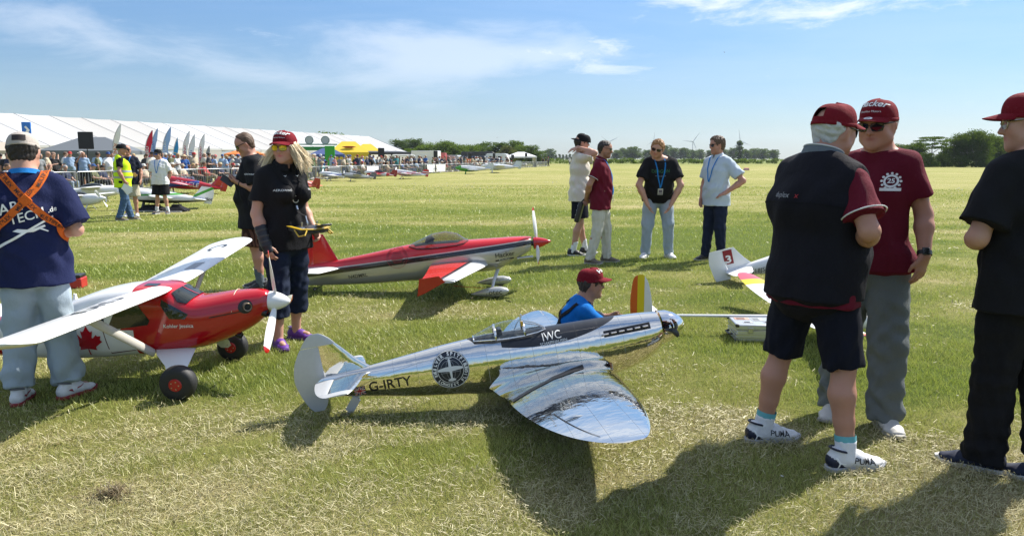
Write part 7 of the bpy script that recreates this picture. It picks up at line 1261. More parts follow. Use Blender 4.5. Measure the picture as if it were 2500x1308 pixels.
# ---------------------------------------------------------------- spectators
def tone(name, rough=.85, skin=False):
    def fn(d, b): oi = d.n('ObjectInfo'); n = d.noise(9, 3); d.put(b.inputs['Base Color'], d.mix(d.m('MULTIPLY', n, .25), oi.outputs['Color'], d.mix(1., oi.outputs['Color'], (.6, .6, .6), 'MULTIPLY')))
    return newmat(name, fn, (.5, .5, .5), rough)
def crowd():
    CS, CC = tone('spectator skin', .6), tone('spectator cloth'); rg = random.Random(5); VAR = {'stand': [], 'sit': []}
    def variant(J, kind, vox=.026, belly=.04, w=1.08):
        A = J; H = Head(A['head'], rg.uniform(-30, 30), 6, k=1.04); P = {}
        lat, up, fwd = np.array([0, 1., 0]), np.array([0, 0, 1.]), np.array([1., 0, 0])
        def trunk(v, g, hem=None):
            v.seg(A['pelvis'], A['waist'], (.15*w+g, .112*w+g), (.146*w+g, .108*w+g), side=lat, k=.05); v.seg(A['waist'], A['chest'], (.146*w+g, .11*w+g), (.160*w+g, .112*w+g), side=lat, k=.05); v.seg(A['chest'], A['shm'], (.16*w+g, .112*w+g), (.128*w+g, .08*w+g), side=lat, k=.05); v.seg(A['shL'], A['shR'], .052+g, k=.05)
            v.seg(A['waist']+fwd*belly, A['waist']+fwd*belly+up*.05, .12*w+g, .11*w+g, k=.06)
            if hem: v.seg(A['pelvis'], A['pelvis']-up*hem, (.19+g, .13+g), (.195+g, .14+g), side=lat, k=.04, cut1=True)
        b = Vol(); trunk(b, -.012)
        for q in 'LR': b.chain([A['hip'+q], A['knee'+q], A['ank'+q]], [.078, .055, .04], k=.03); b.seg(A['ank'+q]*np.array([1, 1, .5]), A['ank'+q]*np.array([1, 1, 0])+np.array([.13, 0, .05]), .045, .04); b.chain([A['sh'+q], A['elb'+q], A['wr'+q]], [.052, .044, .034], k=.03); b.seg(A['wr'+q], A['wr'+q]+(A['wr'+q]-A['elb'+q])*.35, .036, .026, k=.02)
        k = H.k; b.seg(H(-.024, 0, .038), H(.018, 0, .036), .078*k, .074*k, k=.02); b.seg(H(.02, 0, .02), H(.045, 0, -.07), .06, .042, k=.03); b.seg(H(.09, 0, 0), H(.105, 0, -.02), .016, .016, k=.02); b.seg(A['neck']-up*.05, H(-.02, 0, -.05), .062, .058)
        for y in (1, -1): b.seg(H(0, .08*y, .015), H(-.01, .083*y, -.02), .016, .014, k=.01)
        P['body'] = b.mesh('body', vox)
        v = Vol(); trunk(v, .016, .10 if kind == 'stand' else None)
        for q in 'LR': v.seg(A['sh'+q], A['sh'+q]+(A['elb'+q]-A['sh'+q])*.75, .062, .066, k=.035, cut1=True)
        P['shirt'] = v.mesh('shirt', vox, planes=[(A['neck']+up*.01, up)], disp=folds(rg.randint(1, 99), .010, .13))
        for nm, ln in (('trousers', 1), ('shorts', .5)):
            v = Vol(); v.seg(A['pelvis']-up*.05, A['pelvis']+up*.06, (.165, .13), (.16, .12), side=lat, cut1=True)
            for q in 'LR':
                if ln == 1: v.chain([A['hip'+q], A['knee'+q], A['ank'+q]+(A['knee'+q]-A['ank'+q])*.08], [.098, .078, .066], k=.03)
                else: v.seg(A['hip'+q], A['hip'+q]+(A['knee'+q]-A['hip'+q])*.92, .098, .090, k=.03, cut1=True)
            P[nm] = v.mesh(nm, vox, disp=folds(rg.randint(1, 99), .010, .11))
        v = Vol()
        for q in 'LR': a = A['ank'+q]*np.array([1, 1, 0]); v.seg(a+np.array([-.04, 0, .04]), a+np.array([.15, 0, .035]), .052, .045, k=.02)
        P['shoes'] = v.mesh('shoes', vox*.8, planes=[((0, 0, .004), (0, 0, -1))])
        v = Vol(); v.seg(H(-.034, 0, .045), H(.008, 0, .05), .088*k, .082*k); P['hair'] = v.mesh('hair', vox*.8, planes=[(H(.055, 0, .045), H.d(1, 0, -.6)), (H(-.02, 0, -.035), H.d(.5, 0, -1))])
        b = MB(); b.X = H.mat(); cap_mesh(b); peak_mesh(b); P['cap'] = b.mesh('cap', angle=60)
        b = MB(); b.X = H.mat(); b.lathe((-.012, 0, .05), (0, 0, 1), [(0, .165), (.006, .165), (.01, .10), (.06, .092), (.085, .06), (.088, .001)], 20); P['hat'] = b.mesh('hat', angle=50)
        for nm, me in P.items(): me.materials.append(CS if nm in ('body', 'hair') else CC)
        VAR[kind].append(P)
    U = rg.uniform
    for i in range(5):
        J = stdpose(); a = [(.0, 0), (.10, .0), (-.05, .1), (.12, .12), (.0, .05)][i]
        J['elbL'] += (U(-.05, .05), U(0, .06), 0); J['elbR'] += (U(-.05, .05), -U(0, .06), 0); J['ankL'] += (U(-.05, .1), .05, 0); J['ankR'] += (U(-.08, .06), -.05, 0)
        if i == 1: J['wrL'] = np.array([.22, .02, 1.16]); J['wrR'] = np.array([.22, -.02, 1.12])
        if i == 2: J['elbR'] = np.array([.16, -.24, 1.32]); J['wrR'] = np.array([.20, -.08, 1.58])
        if i == 3: J['wrL'] = np.array([-.08, .17, .98]); J['elbL'] = np.array([-.12, .34, 1.17])
        if i == 4: J['wrR'] = np.array([.28, -.16, 1.22])
        J['head'] += (U(0, .04), U(-.02, .02), 0); variant(J, 'stand', belly=[.0, .06, .02, .08, .03][i], w=[1., 1.14, 1.04, 1.18, 1.06][i])
    for i in range(4):
        ln = U(-.12, .10); z = .44
        J = stdpose(pelvis=(0, 0, z), waist=(-.03+ln*.2, 0, z+.14), chest=(-.05+ln*.6, 0, z+.34), shm=(-.06+ln, 0, z+.49), neck=(-.05+ln*1.1, 0, z+.555), head=(-.01+ln*1.2, 0, z+.71), hipL=(0, .10, z-.0), hipR=(0, -.10, z-.0), kneeL=(.42, .13+.05*(i % 2), z+.05), kneeR=(.42, -.13, z+.05), ankL=(.44+.1*(i % 2), .14, .085), ankR=(.42+.12*(i == 2), -.14, .085), shL=(-.06+ln, .175, z+.475), shR=(-.06+ln, -.175, z+.475), elbL=(.06+ln, .25, z+.22), elbR=(.06+ln, -.25, z+.22), wrL=(.28, .12, z+.16), wrR=(.28, -.12, z+.16))
        if i == 1: J['wrL'] = np.array([.24, -.08, z+.25]); J['wrR'] = np.array([.24, .06, z+.22])
        if i == 3: J['elbR'] = np.array([.14, -.22, z+.42]); J['wrR'] = np.array([.14, -.06, z+.68])
        variant(J, 'sit', belly=[.02, .07, .05, .0][i], w=[1., 1.15, 1.08, 1.][i])
    # folding chair
    CH = {}; b = MB(); b.box((0, 0, .40), (.44, .46, .03)); CH['seat'] = b.mesh('seat'); b = MB(); b.box((-.25, 0, .68), (.03, .46, .46), Matrix.Rotation(-.18, 3, 'Y')); CH['backrest'] = b.mesh('backrest'); legs = []
    for sx in (1, -1):
        for sy in (1, -1): b = MB(); b.tube([(sx*.2, sy*.22, .4), (-sx*.05+sx*.27, sy*.23, .0)], .012, 5); legs.append(b.mesh('leg'))
    CHM = plain('folding chair cloth', (.05, .06, .07), .8); [m.materials.append(CHM) for m in CH.values()]; [m.materials.append(GALV) for m in legs]
    TOP = [('black', (.012, .012, .014)), ('navy', (.014, .022, .06)), ('white', (.72, .72, .72)), ('grey', (.22, .23, .24)), ('pale blue', (.30, .42, .58)), ('red', (.42, .03, .035)), ('pink', (.60, .28, .30)), ('olive', (.12, .13, .06)), ('beige', (.48, .40, .29)), ('blue', (.03, .11, .36)), ('maroon', (.14, .015, .03)), ('teal', (.04, .22, .24)), ('charcoal', (.04, .042, .046)), ('cream', (.62, .58, .48)), ('green', (.04, .16, .06)), ('orange', (.58, .16, .03))]
    BOT = [('blue jeans', (.06, .10, .19)), ('dark trousers', (.02, .02, .026)), ('khaki trousers', (.30, .25, .17)), ('grey trousers', (.16, .17, .18)), ('pale jeans', (.24, .30, .38))]
    HD = [('hair', 'dark hair', (.025, .016, .012)), ('hair', 'brown hair', (.10, .06, .035)), ('hair', 'grey hair', (.34, .33, .32)), ('hair', 'fair hair', (.42, .28, .12)), ('cap', 'a white cap', (.68, .68, .66)), ('cap', 'a black cap', (.015, .015, .017)), ('cap', 'a red cap', (.42, .03, .035)), ('cap', 'a beige cap', (.45, .40, .32)), ('cap', 'a blue cap', (.03, .08, .25)), ('hat', 'a straw hat', (.56, .45, .28)), ('hat', 'a pale sun hat', (.66, .63, .56)), (None, 'a bald head', None)]
    TW = [14, 11, 10, 9, 9, 4, 3, 4, 7, 6, 3, 3, 9, 6, 2, 1]
    SKN = [(.46, .26, .18), (.40, .21, .14), (.50, .30, .22), (.34, .17, .11)]; used = set()
    ZONES = [(120, 'behind the boy'), (250, 'by the tall loudspeaker'), (345, 'below the grey tent'), (420, 'near the blue flags'), (500, 'by the red table'), (620, 'by the orange tent'), (745, 'behind the blonde woman'), (830, 'before the green stand'), (930, 'below the yellow tents'), (1010, 'under the dark awning'), (1090, 'before the white truck'), (1160, 'by the silver van'), (1235, 'before the caravan'), (1320, 'by the white gazebo'), (3000, 'far out on the field')]
    def zone_of(p): px = 1250+1800*p.x/(p.y*math.cos(PITCH)+.2); return next(z for x, z in ZONES if px < x)
    for o in list(COL.objects):
        if o.get('category') == 'barrier': o['label'] = 'galvanised steel crowd barrier section '+zone_of(o.location)
    def put(kind, p, yaw, top=None, head=None, extra=None):
        zone = zone_of(p)
        for _ in range(200):
            tp, bt, hd = top or rg.choices(TOP, TW)[0], rg.choice(BOT), head or rg.choice(HD); sh = rg.random() < .28; ky = (kind, tp[0], hd[1], zone) if rg.random() < .0 else (kind, tp[0], hd[1], zone)
            if ky not in used: break
            top = head = None
        used.add(ky); P = rg.choice(VAR[kind]); h = U(.94, 1.05)
        lb = f"{'standing' if kind == 'stand' else 'seated'} spectator in {tp[0]} shirt with {hd[1]} {zone}"
        t = thing('spectator', lb, 'person', p, yaw, 'standing spectators' if kind == 'stand' else 'seated spectators'); t.scale = (h, h, h)
        sk = rg.choice(SKN)
        def pc(nm, col): o = link(nm, P[nm], None, t); o.color = (*col, 1)
        pc('body', sk); pc('shirt', tp[1]); pc('shorts' if sh else 'trousers', bt[1]); pc('shoes', rg.choice([(.6, .6, .6), (.03, .03, .03), (.15, .1, .07)]))
        if hd[0]:
            pc(hd[0], hd[2])
            if hd[0] == 'cap': pc('hair', rg.choice([(.03, .02, .015), (.3, .29, .28), (.12, .07, .04)]))
        return t, f'folding chair under the {tp[0]} shirt and {hd[1]} {zone}'
    base = math.atan2(-FN.y, -FN.x)
    # seated row at the barrier, each on a folding chair
    D = 27.; n = 0
    while D < 122:
        gap = (.95 if D < 60 else 1.25)*U(.8, 1.5)
        if rg.random() < .86:
            p = fpt(D, U(.75, 1.15)); y = base+U(-.35, .35); lb = put('sit', p, y)[1]; c = thing('folding_chair', lb, 'chair', p, y, 'folding chairs at the barrier')
            for nm, m in CH.items(): link(nm, m, None, c)
            for m in legs: link('leg', m, None, c)
            n += 1
        D += gap
    D = 25.
    while D < 128:
        for s0 in (2.0, 3.4, 5.0, 7.2):
            if rg.random() < (.82 if s0 < 4 else .62): p = fpt(D+U(-.4, .4), s0+U(-.6, .7)); put('stand', p, base+U(-1.1, 1.1) if rg.random() < .7 else U(0, 6.28)); n += 1
        D += 1.05 if D < 50 else (1.35 if D < 80 else 1.9)
    for px, D in ((1326, 152), (1333, 150), (1339, 153)): p = at(px, 388, D); put('stand', Vector((p.x, p.y, 0)), U(0, 6.28))
    p = at(1391, 388, 170); put('stand', Vector((p.x, p.y, 0)), 1., TOP[2])
    print('spectators', n)
crowd()
# ---------------------------------------------------------------- trees, hedge, wind turbines
def leafmat(name, a, b_):
    m = bpy.data.materials.new(name); m.use_nodes = True; d = Nd(m); t = m.node_tree; t.nodes.clear(); at_ = d.n('Attribute'); at_.attribute_name = 'leaf'; oi = d.n('ObjectInfo')
    c = d.mix(at_.outputs['Fac'], a, b_); c = d.mix(d.m('MULTIPLY', oi.outputs['Random'], .3), c, (.055, .095, .03))
    df = d.n('BsdfDiffuse'); tr = d.n('BsdfTranslucent'); d.L(c, df.inputs[0]); d.L(d.mix(.5, c, (.20, .28, .03)), tr.inputs[0]); mx = d.n('MixShader'); mx.inputs[0].default_value = .42; d.L(df.outputs[0], mx.inputs[1]); d.L(tr.outputs[0], mx.inputs[2]); o = d.n('OutputMaterial'); d.L(mx.outputs[0], o.inputs[0]); return m
LEAFD = leafmat('dark leaves', (.018, .044, .009), (.060, .115, .018)); LEAFM = leafmat('mid green leaves', (.050, .095, .010), (.150, .225, .026)); LEAFR = leafmat('brownish leaves', (.07, .06, .03), (.13, .11, .05)); BARK = plain('bark', (.10, .08, .06), .9, bump=.5, scale=12)
def crown_mesh(seed, blobs, per, leaf, shape):
    """leaf-sized faces spread over many uneven clumps; unit tree of height 1"""
    r = np.random.default_rng(seed); V = []; C = []
    for i in range(blobs):
        c, rad = shape(r, i/blobs); tone_ = r.uniform(0, 1); k = int(per*r.uniform(.6, 1.3)); d = r.normal(size=(k, 3)); d /= np.linalg.norm(d, axis=1)[:, None]; d[:, 2] = d[:, 2]*.8; q = np.array(c)+d*np.array(rad)*r.uniform(.55, 1.08, (k, 1))
        u = r.normal(size=(k, 3)); u /= np.linalg.norm(u, axis=1)[:, None]; w = np.cross(u, r.normal(size=(k, 3))); w /= np.linalg.norm(w, axis=1)[:, None]; s = leaf*r.uniform(.6, 1.4, (k, 1))
        V.append(np.stack([q-u*s, q-w*s*.7, q+u*s, q+w*s*.7], 1).reshape(-1, 3)); C.append(np.repeat(np.clip(tone_+r.normal(0, .2, k), 0, 1), 4))
    V = np.concatenate(V); C = np.concatenate(C); me = npmesh('crown', V, np.arange(len(V)).reshape(-1, 4), False); a = me.attributes.new('leaf', 'FLOAT', 'POINT'); a.data.foreach_set('value', C.astype(np.float32)); return me
def trunk_mesh(seed, lo=.4, spread=.25, r0=.022, n=6):
    r = np.random.default_rng(seed); b = MB(); b.tube([(0, 0, 0), (.01, 0, lo*.6), (r.uniform(-.02, .02), r.uniform(-.02, .02), lo), (r.uniform(-.04, .04), 0, .75)], [r0*1.3, r0, r0*.8, r0*.3], 7)
    for i in range(n): a = i*2.4+r.uniform(0, 1); h = lo+r.uniform(-.1, .15); b.tube([(0, 0, h), (math.cos(a)*spread*.5, math.sin(a)*spread*.5, h+.12), (math.cos(a)*spread, math.sin(a)*spread, h+.22+r.uniform(0, .15))], [r0*.5, r0*.35, r0*.12], 5)
    return b.mesh('trunk')
def shp_round(r, u): a = r.uniform(0, 6.28); z = r.uniform(.18, .90); R = .36*math.sin(math.pi*min(1, (z-.02)/.98))**.55*r.uniform(.2, 1); s = r.uniform(.07, .15); return (math.cos(a)*R, math.sin(a)*R, z), (s*1.15, s*1.15, s)
def shp_low(r, u): a = r.uniform(0, 6.28); z = r.uniform(.06, .88); R = .50*math.sin(math.pi*min(1, z*.6+.4))**.5*r.uniform(.1, 1); s = r.uniform(.10, .18); return (math.cos(a)*R, math.sin(a)*R, z), (s*1.2, s*1.2, s)
def shp_tall(r, u): a = r.uniform(0, 6.28); z = r.uniform(.08, .95); R = .10*math.sin(math.pi*z)**.5*r.uniform(.1, 1); s = r.uniform(.05, .085); return (math.cos(a)*R, math.sin(a)*R, z), (s, s, s*1.5)
def shp_cone(r, u): a = r.uniform(0, 6.28); z = r.uniform(.12, .95); R = .30*(1-z)*r.uniform(.3, 1)+.02; s = r.uniform(.07, .11); return (math.cos(a)*R, math.sin(a)*R, z), (s*1.1, s*1.1, s)
def shp_umbrella(r, u): a = r.uniform(0, 6.28); z = r.choice([.62, .72, .83, .92])+r.uniform(-.03, .03); R = (.38 if z < .85 else .26)*r.uniform(.25, 1)**.6; s = r.uniform(.05, .085); return (math.cos(a)*R, math.sin(a)*R, z), (s*1.5, s*1.5, s*.6)
def trees():
    CR = {'round': [crown_mesh(s, 85, 90, .019, shp_round) for s in (1, 2, 3)], 'low': [crown_mesh(s, 85, 85, .021, shp_low) for s in (4, 5, 6)], 'tall': [crown_mesh(7, 50, 40, .024, shp_tall)], 'cone': [crown_mesh(8, 40, 26, .04, shp_cone)], 'umbrella': [crown_mesh(9, 60, 90, .013, shp_umbrella)], 'big': [crown_mesh(s, 150, 120, .0125, shp_round) for s in (10, 11)]}
    TR = {'round': trunk_mesh(1, .3), 'low': trunk_mesh(2, .2), 'tall': trunk_mesh(3, .2, .06, .015), 'cone': trunk_mesh(4, .15, .1), 'umbrella': trunk_mesh(5, .5, .3, .014, 10), 'big': trunk_mesh(6, .3, .25, .016, 9)}
    for m in TR.values(): m.materials.append(BARK)
    rg = random.Random(3)
    def tree(kind, px, top, D, mat, label, wide=1., group='trees along the edge of the field', i=None):
        p = at(px, 388, D); h = max(1.5, 1.5+(388-top)/1800*D); t = thing('tree', label, 'tree', (p.x, p.y, 0), rg.uniform(0, 6.28), group); t.scale = (h*wide*1.18, h*wide*1.18, h); me = rg.choice(CR[kind]); o = link('crown', me, None, t)
        if not me.materials: me.materials.append(mat)
        o.material_slots[0].link = 'OBJECT'; o.material_slots[0].material = mat; link('trunk', TR[kind], None, t)
    for k, px, top, D, m, lb, w in (('round', 978, 339, 260, LEAFD, 'large dark tree just right of the marquee end, leftmost of its row', 1.1), ('round', 1014, 337, 255, LEAFD, 'dark tree second from the marquee end', 1.), ('low', 1030, 353, 215, LEAFM, 'lower green tree in front of the two dark ones', 1.), ('low', 1000, 362, 205, LEAFM, 'pale bushy tree behind the white truck', 1.), ('low', 1062, 346, 200, LEAFM, 'bright green rounded tree above the red trailer', 1.1), ('low', 1090, 343, 198, LEAFM, 'tallest bright green tree left of the middle of the row', 1.1), ('low', 1118, 350, 198, LEAFM, 'bright green tree above the silver van', 1.1), ('low', 1146, 352, 205, LEAFM, 'green tree above the dark green car', 1.1), ('low', 1165, 352, 210, LEAFD, 'mid green tree above the navy van', 1.), ('round', 1185, 345, 220, LEAFD, 'dark tree above the silver car', 1.15), ('round', 1222, 346, 215, LEAFD, 'dark tree above the caravan', 1.1), ('low', 1238, 355, 195, LEAFR, 'brownish tree just above the gazebo roof', 1.), ('round', 1256, 342, 210, LEAFD, 'tallest dark tree above the gazebo', 1.2), ('low', 1275, 352, 205, LEAFM, 'green tree right of the tallest one over the gazebo', 1.), ('round', 1300, 353, 200, LEAFD, 'dark tree at the right end of the row behind the gazebo', 1.), ('low', 1318, 366, 195, LEAFD, 'small dark tree closing the row on the right', 1.), ('low', 796, 321, 235, LEAFM, 'green tree top showing above the marquee roof', 1.2)): tree(k, px, top, D, m, lb, w)
    OR = ['first', 'second', 'third', 'fourth', 'fifth', 'sixth', 'seventh', 'eighth', 'ninth', 'tenth', 'last']
    for zn, lst in (('just right of the white gazebo', ((1343, 363, 1.2),)), ('between the maroon polo man and the laughing man', ((1505, 366, 1.2), (1524, 361, 1.2), (1547, 357, 1.4))), ('behind or just right of the laughing man', ((1580, 365, 1.1), (1622, 354, 1.3), (1645, 361, 1.1))), ('left of the man in the pale polo', ((1668, 360, 1.2), (1690, 365, 1.2), (1708, 364, 1.2))), ('behind the man in the pale polo', ((1733, 366, 1.1), (1765, 364, 1.2))), ('right of the slim poplar', ((1790, 360, 1.0), (1822, 364, 1.1), (1842, 361, 1.3), (1864, 362, 1.3), (1888, 365, 1.2))), ('behind the shoulder of the maroon shirt man', ((2180, 350, 1.0), (2205, 352, 1.1)))):
        for i, (px, top, w) in enumerate(lst): tree('round', px, top, rg.uniform(520, 640) if px < 2150 else 260, LEAFD, ('hazy distant tree ' if len(lst) == 1 else OR[i]+' hazy distant tree ')+zn, w, 'hazy distant trees')
    for i in range(11): tree('cone', 1332+i*8.5, 376+rg.uniform(-1, 2), 620, LEAFD, OR[i]+' from the left of the small pointed trees on the horizon', 1.1, 'row of pointed trees')
    tree('tall', 1806, 345, 430, LEAFD, 'tall slim dark poplar in front of a wind turbine', 1.4, None)
    for k, px, top, D, m, lb, w in (('big', 2236, 347, 150, LEAFD, 'broad dark tree left of the flat-topped one', 1.), ('low', 2222, 372, 140, LEAFM, 'low bright green bush at the foot of the right-hand wood', 1.1), ('umbrella', 2272, 333, 138, LEAFD, 'airy flat-topped tree with sky showing through', 1.1), ('low', 2262, 371, 136, LEAFM, 'light green bush below the flat-topped tree', 1.2), ('low', 2300, 374, 137, LEAFM, 'low green bush right of the flat-topped tree', 1.1), ('round', 2310, 356, 142, LEAFD, 'narrow dark tree between the flat-topped and the big one', .8), ('big', 2345, 325, 138, LEAFD, 'big full tree left of the tallest on the right', 1.0), ('big', 2384, 317, 136, LEAFD, 'tallest full tree beside the head of the man in black', 1.05), ('big', 2425, 330, 140, LEAFD, 'full tree hidden partly by the head of the man in black', 1.1), ('big', 2475, 325, 142, LEAFD, 'full tree at the right edge behind the man in black', 1.1), ('low', 2350, 378, 134, LEAFD, 'low dark undergrowth bush below the big full tree', 1.3), ('low', 2395, 378, 134, LEAFD, 'low dark undergrowth bush below the tallest tree', 1.3)): tree(k, px, top, D, m, lb, w, 'wood at the right of the field')
    # hedge along the far side
    r = np.random.default_rng(12)
    def shp_h(r, u): return (r.uniform(-60, 60), r.uniform(-1.2, 1.2), r.uniform(.3, 1.3)), (r.uniform(.5, 1.4), .8, r.uniform(.3, .8))
    me = crown_mesh(12, 420, 34, .20, shp_h); me.materials.append(LEAFM); p = at(1640, 388, 232); t = tag(link('hedge', me), 'long low green hedge along the far edge of the field', 'hedge'); t.location = (p.x, p.y, 0)
    me2 = crown_mesh(13, 200, 30, .17, lambda r, u: ((r.uniform(-24, 24), r.uniform(-1, 1), r.uniform(.2, .8)), (r.uniform(.5, 1.2), .7, r.uniform(.3, .6)))); me2.materials.append(LEAFD); p = at(2330, 388, 141); t = tag(link('hedge', me2), 'low dark hedge at the foot of the wood on the right', 'hedge'); t.location = (p.x, p.y, 0)
    # wind turbines
    TM = plain('turbine white', (.50, .52, .54), .5, bump=0)
    for px, hub, D, rot, rz, lb in ((1485, 348, 2600, .45, .2, 'distant wind turbine above the man in the maroon polo'), (1594, 346, 2900, 1.5, .3, 'distant wind turbine behind the laughing man'), (1690, 347, 2500, .95, .1, 'distant wind turbine left of the man in the pale polo'), (1804, 346, 2300, 1.75, .2, 'distant wind turbine behind the slim poplar')):
        p = at(px, 388, D); h = 1.5+(388-hub)/1800*D; t = thing('wind_turbine', lb, 'wind turbine', (p.x, p.y, 0), rz, 'wind turbines on the horizon'); b = MB(); b.lathe((0, 0, 0), (0, 0, 1), [(0, 2.2), (h, 1.3)], 10); b.build('tower', TM, t); b = MB(); b.box((0, 0, h), (3, 7, 3)); b.build('nacelle', TM, t)
        for i in range(3): a = rot+i*2.0944; d = Vector((math.cos(a), 0, math.sin(a))); l = Vector((-d.z, 0, d.x)); b = MB(); o_ = Vector((0, -4, h)); b.rings([[o_+d*r_+l*w_*.6, o_+d*r_+Vector((0, .5, 0)), o_+d*r_-l*w_*.4, o_+d*r_-Vector((0, .5, 0))] for r_, w_ in ((1, 2.2), (8, 3.2), (22, 2.0), (36, .7))]); b.build('blade', TM, t)
    # marker on the field, birds
    p = gp(1822, 416); t = thing('field_marker', 'small red marker block far out on the grass', 'marker', (p.x, p.y, 0)); b = MB(); b.rings([[Vector((x*w, y*w*.6, z)) for x, y in ((-1, -1), (1, -1), (1, 1), (-1, 1))] for z, w in ((0, .35), (.28, .30), (.32, .2))]); b.build('block', paint('marker red', (.45, .03, .03), .5), t); b = MB(); b.rings([[Vector((x*w, y*w*.6, z)) for x, y in ((-1, -1), (1, -1), (1, 1), (-1, 1))] for z, w in ((.1, .345), (.18, .332))], False); b.build('white_band', WHITE, t)
    for px, py, D, s, lb in ((1768, 128, 60, .16, 'small dark bird high in the sky'), (1214, 336, 140, .22, 'tiny bird above the distant trees')):
        p = at(px, py, D); t = thing('bird', lb, 'bird', p, 1.0); v = Vol(); v.seg((-s*.5, 0, 0), (s*.4, 0, 0), s*.12, s*.16); v.seg((s*.4, 0, .01), (s*.65, 0, .02), s*.12, s*.06); link('body', v.mesh('body', s*.06), BLACK, t)
        for q in (1, -1): b = MB(); b.add([Vector((.2, 0, 0))*s, Vector((.25, .6*q, .25))*s, Vector((-.1, 1.3*q, .1))*s, Vector((-.1, .6*q, .22))*s, Vector((-.2, 0, 0))*s], [(0, 1, 3, 4), (1, 2, 3)]); b.build('wing', BLACK, t)
trees()
# ---------------------------------------------------------------- the field: one sheet, grass blades, cut hay, small white flowers
_rk = np.random.default_rng(21); _K = [(_rk.normal(size=2), _rk.uniform(0, 6.28), _rk.normal(size=2), _rk.uniform(0, 6.28)) for _ in range(26)]
def fbm(x, y, f0, oct=4, i0=0, sx=1., sy=1.):
    s = np.zeros_like(x); a = 1.; f = f0; tot = 0
    for o in range(oct):
        for j in range(3):
            k, p, k2, p2 = _K[(i0+o*3+j) % 26]; wx = np.sin((k2[0]*x*sx+k2[1]*y*sy)*f*.7+p2); s += a*np.sin((k[0]*x*sx+k[1]*y*sy)*f+p+1.6*wx)
        tot += a*1.9; a *= .6; f *= 1.9
    return s/tot
def dryness(x, y):
    """0 fresh green, 1 dry cut hay; mown swaths run across the view"""
    d = np.hypot(x, y); u = x*.985+y*.17; v = -x*.17+y*.985
    b = .30+.46*fbm(u, v, .55, 4, 0, .55, 1.)+.22*fbm(u, v, 2.6, 3, 7)+.30*fbm(u, v, 1.25, 2, 15, .18, 1.)*np.clip((d-3)/8, .25, 1)
    b += .34*np.exp(-(((x+1.3)/1.5)**2+((y-3.05)/.75)**2))+.30*np.exp(-(((x-2.0)/1.0)**2+((y-3.0)/.7)**2))+.20*np.exp(-(((x-.6)/.9)**2+((y-3.9)/.6)**2))+.2*np.exp(-(((x-1.5)/3)**2+((y-7.3)/.5)**2))
    b -= .26*np.exp(-(((x+1.2)/1.2)**2+((y-5.0)/.8)**2))+.22*np.exp(-(((x-.9)/1.0)**2+((y-2.75)/.35)**2))+.25*np.exp(-(((x+.2)/1.5)**2+((y-3.55)/.35)**2))+.22*np.exp(-(((x-2.4)/.7)**2+((y-5.0)/.7)**2))
    return np.clip(b, 0, 1)
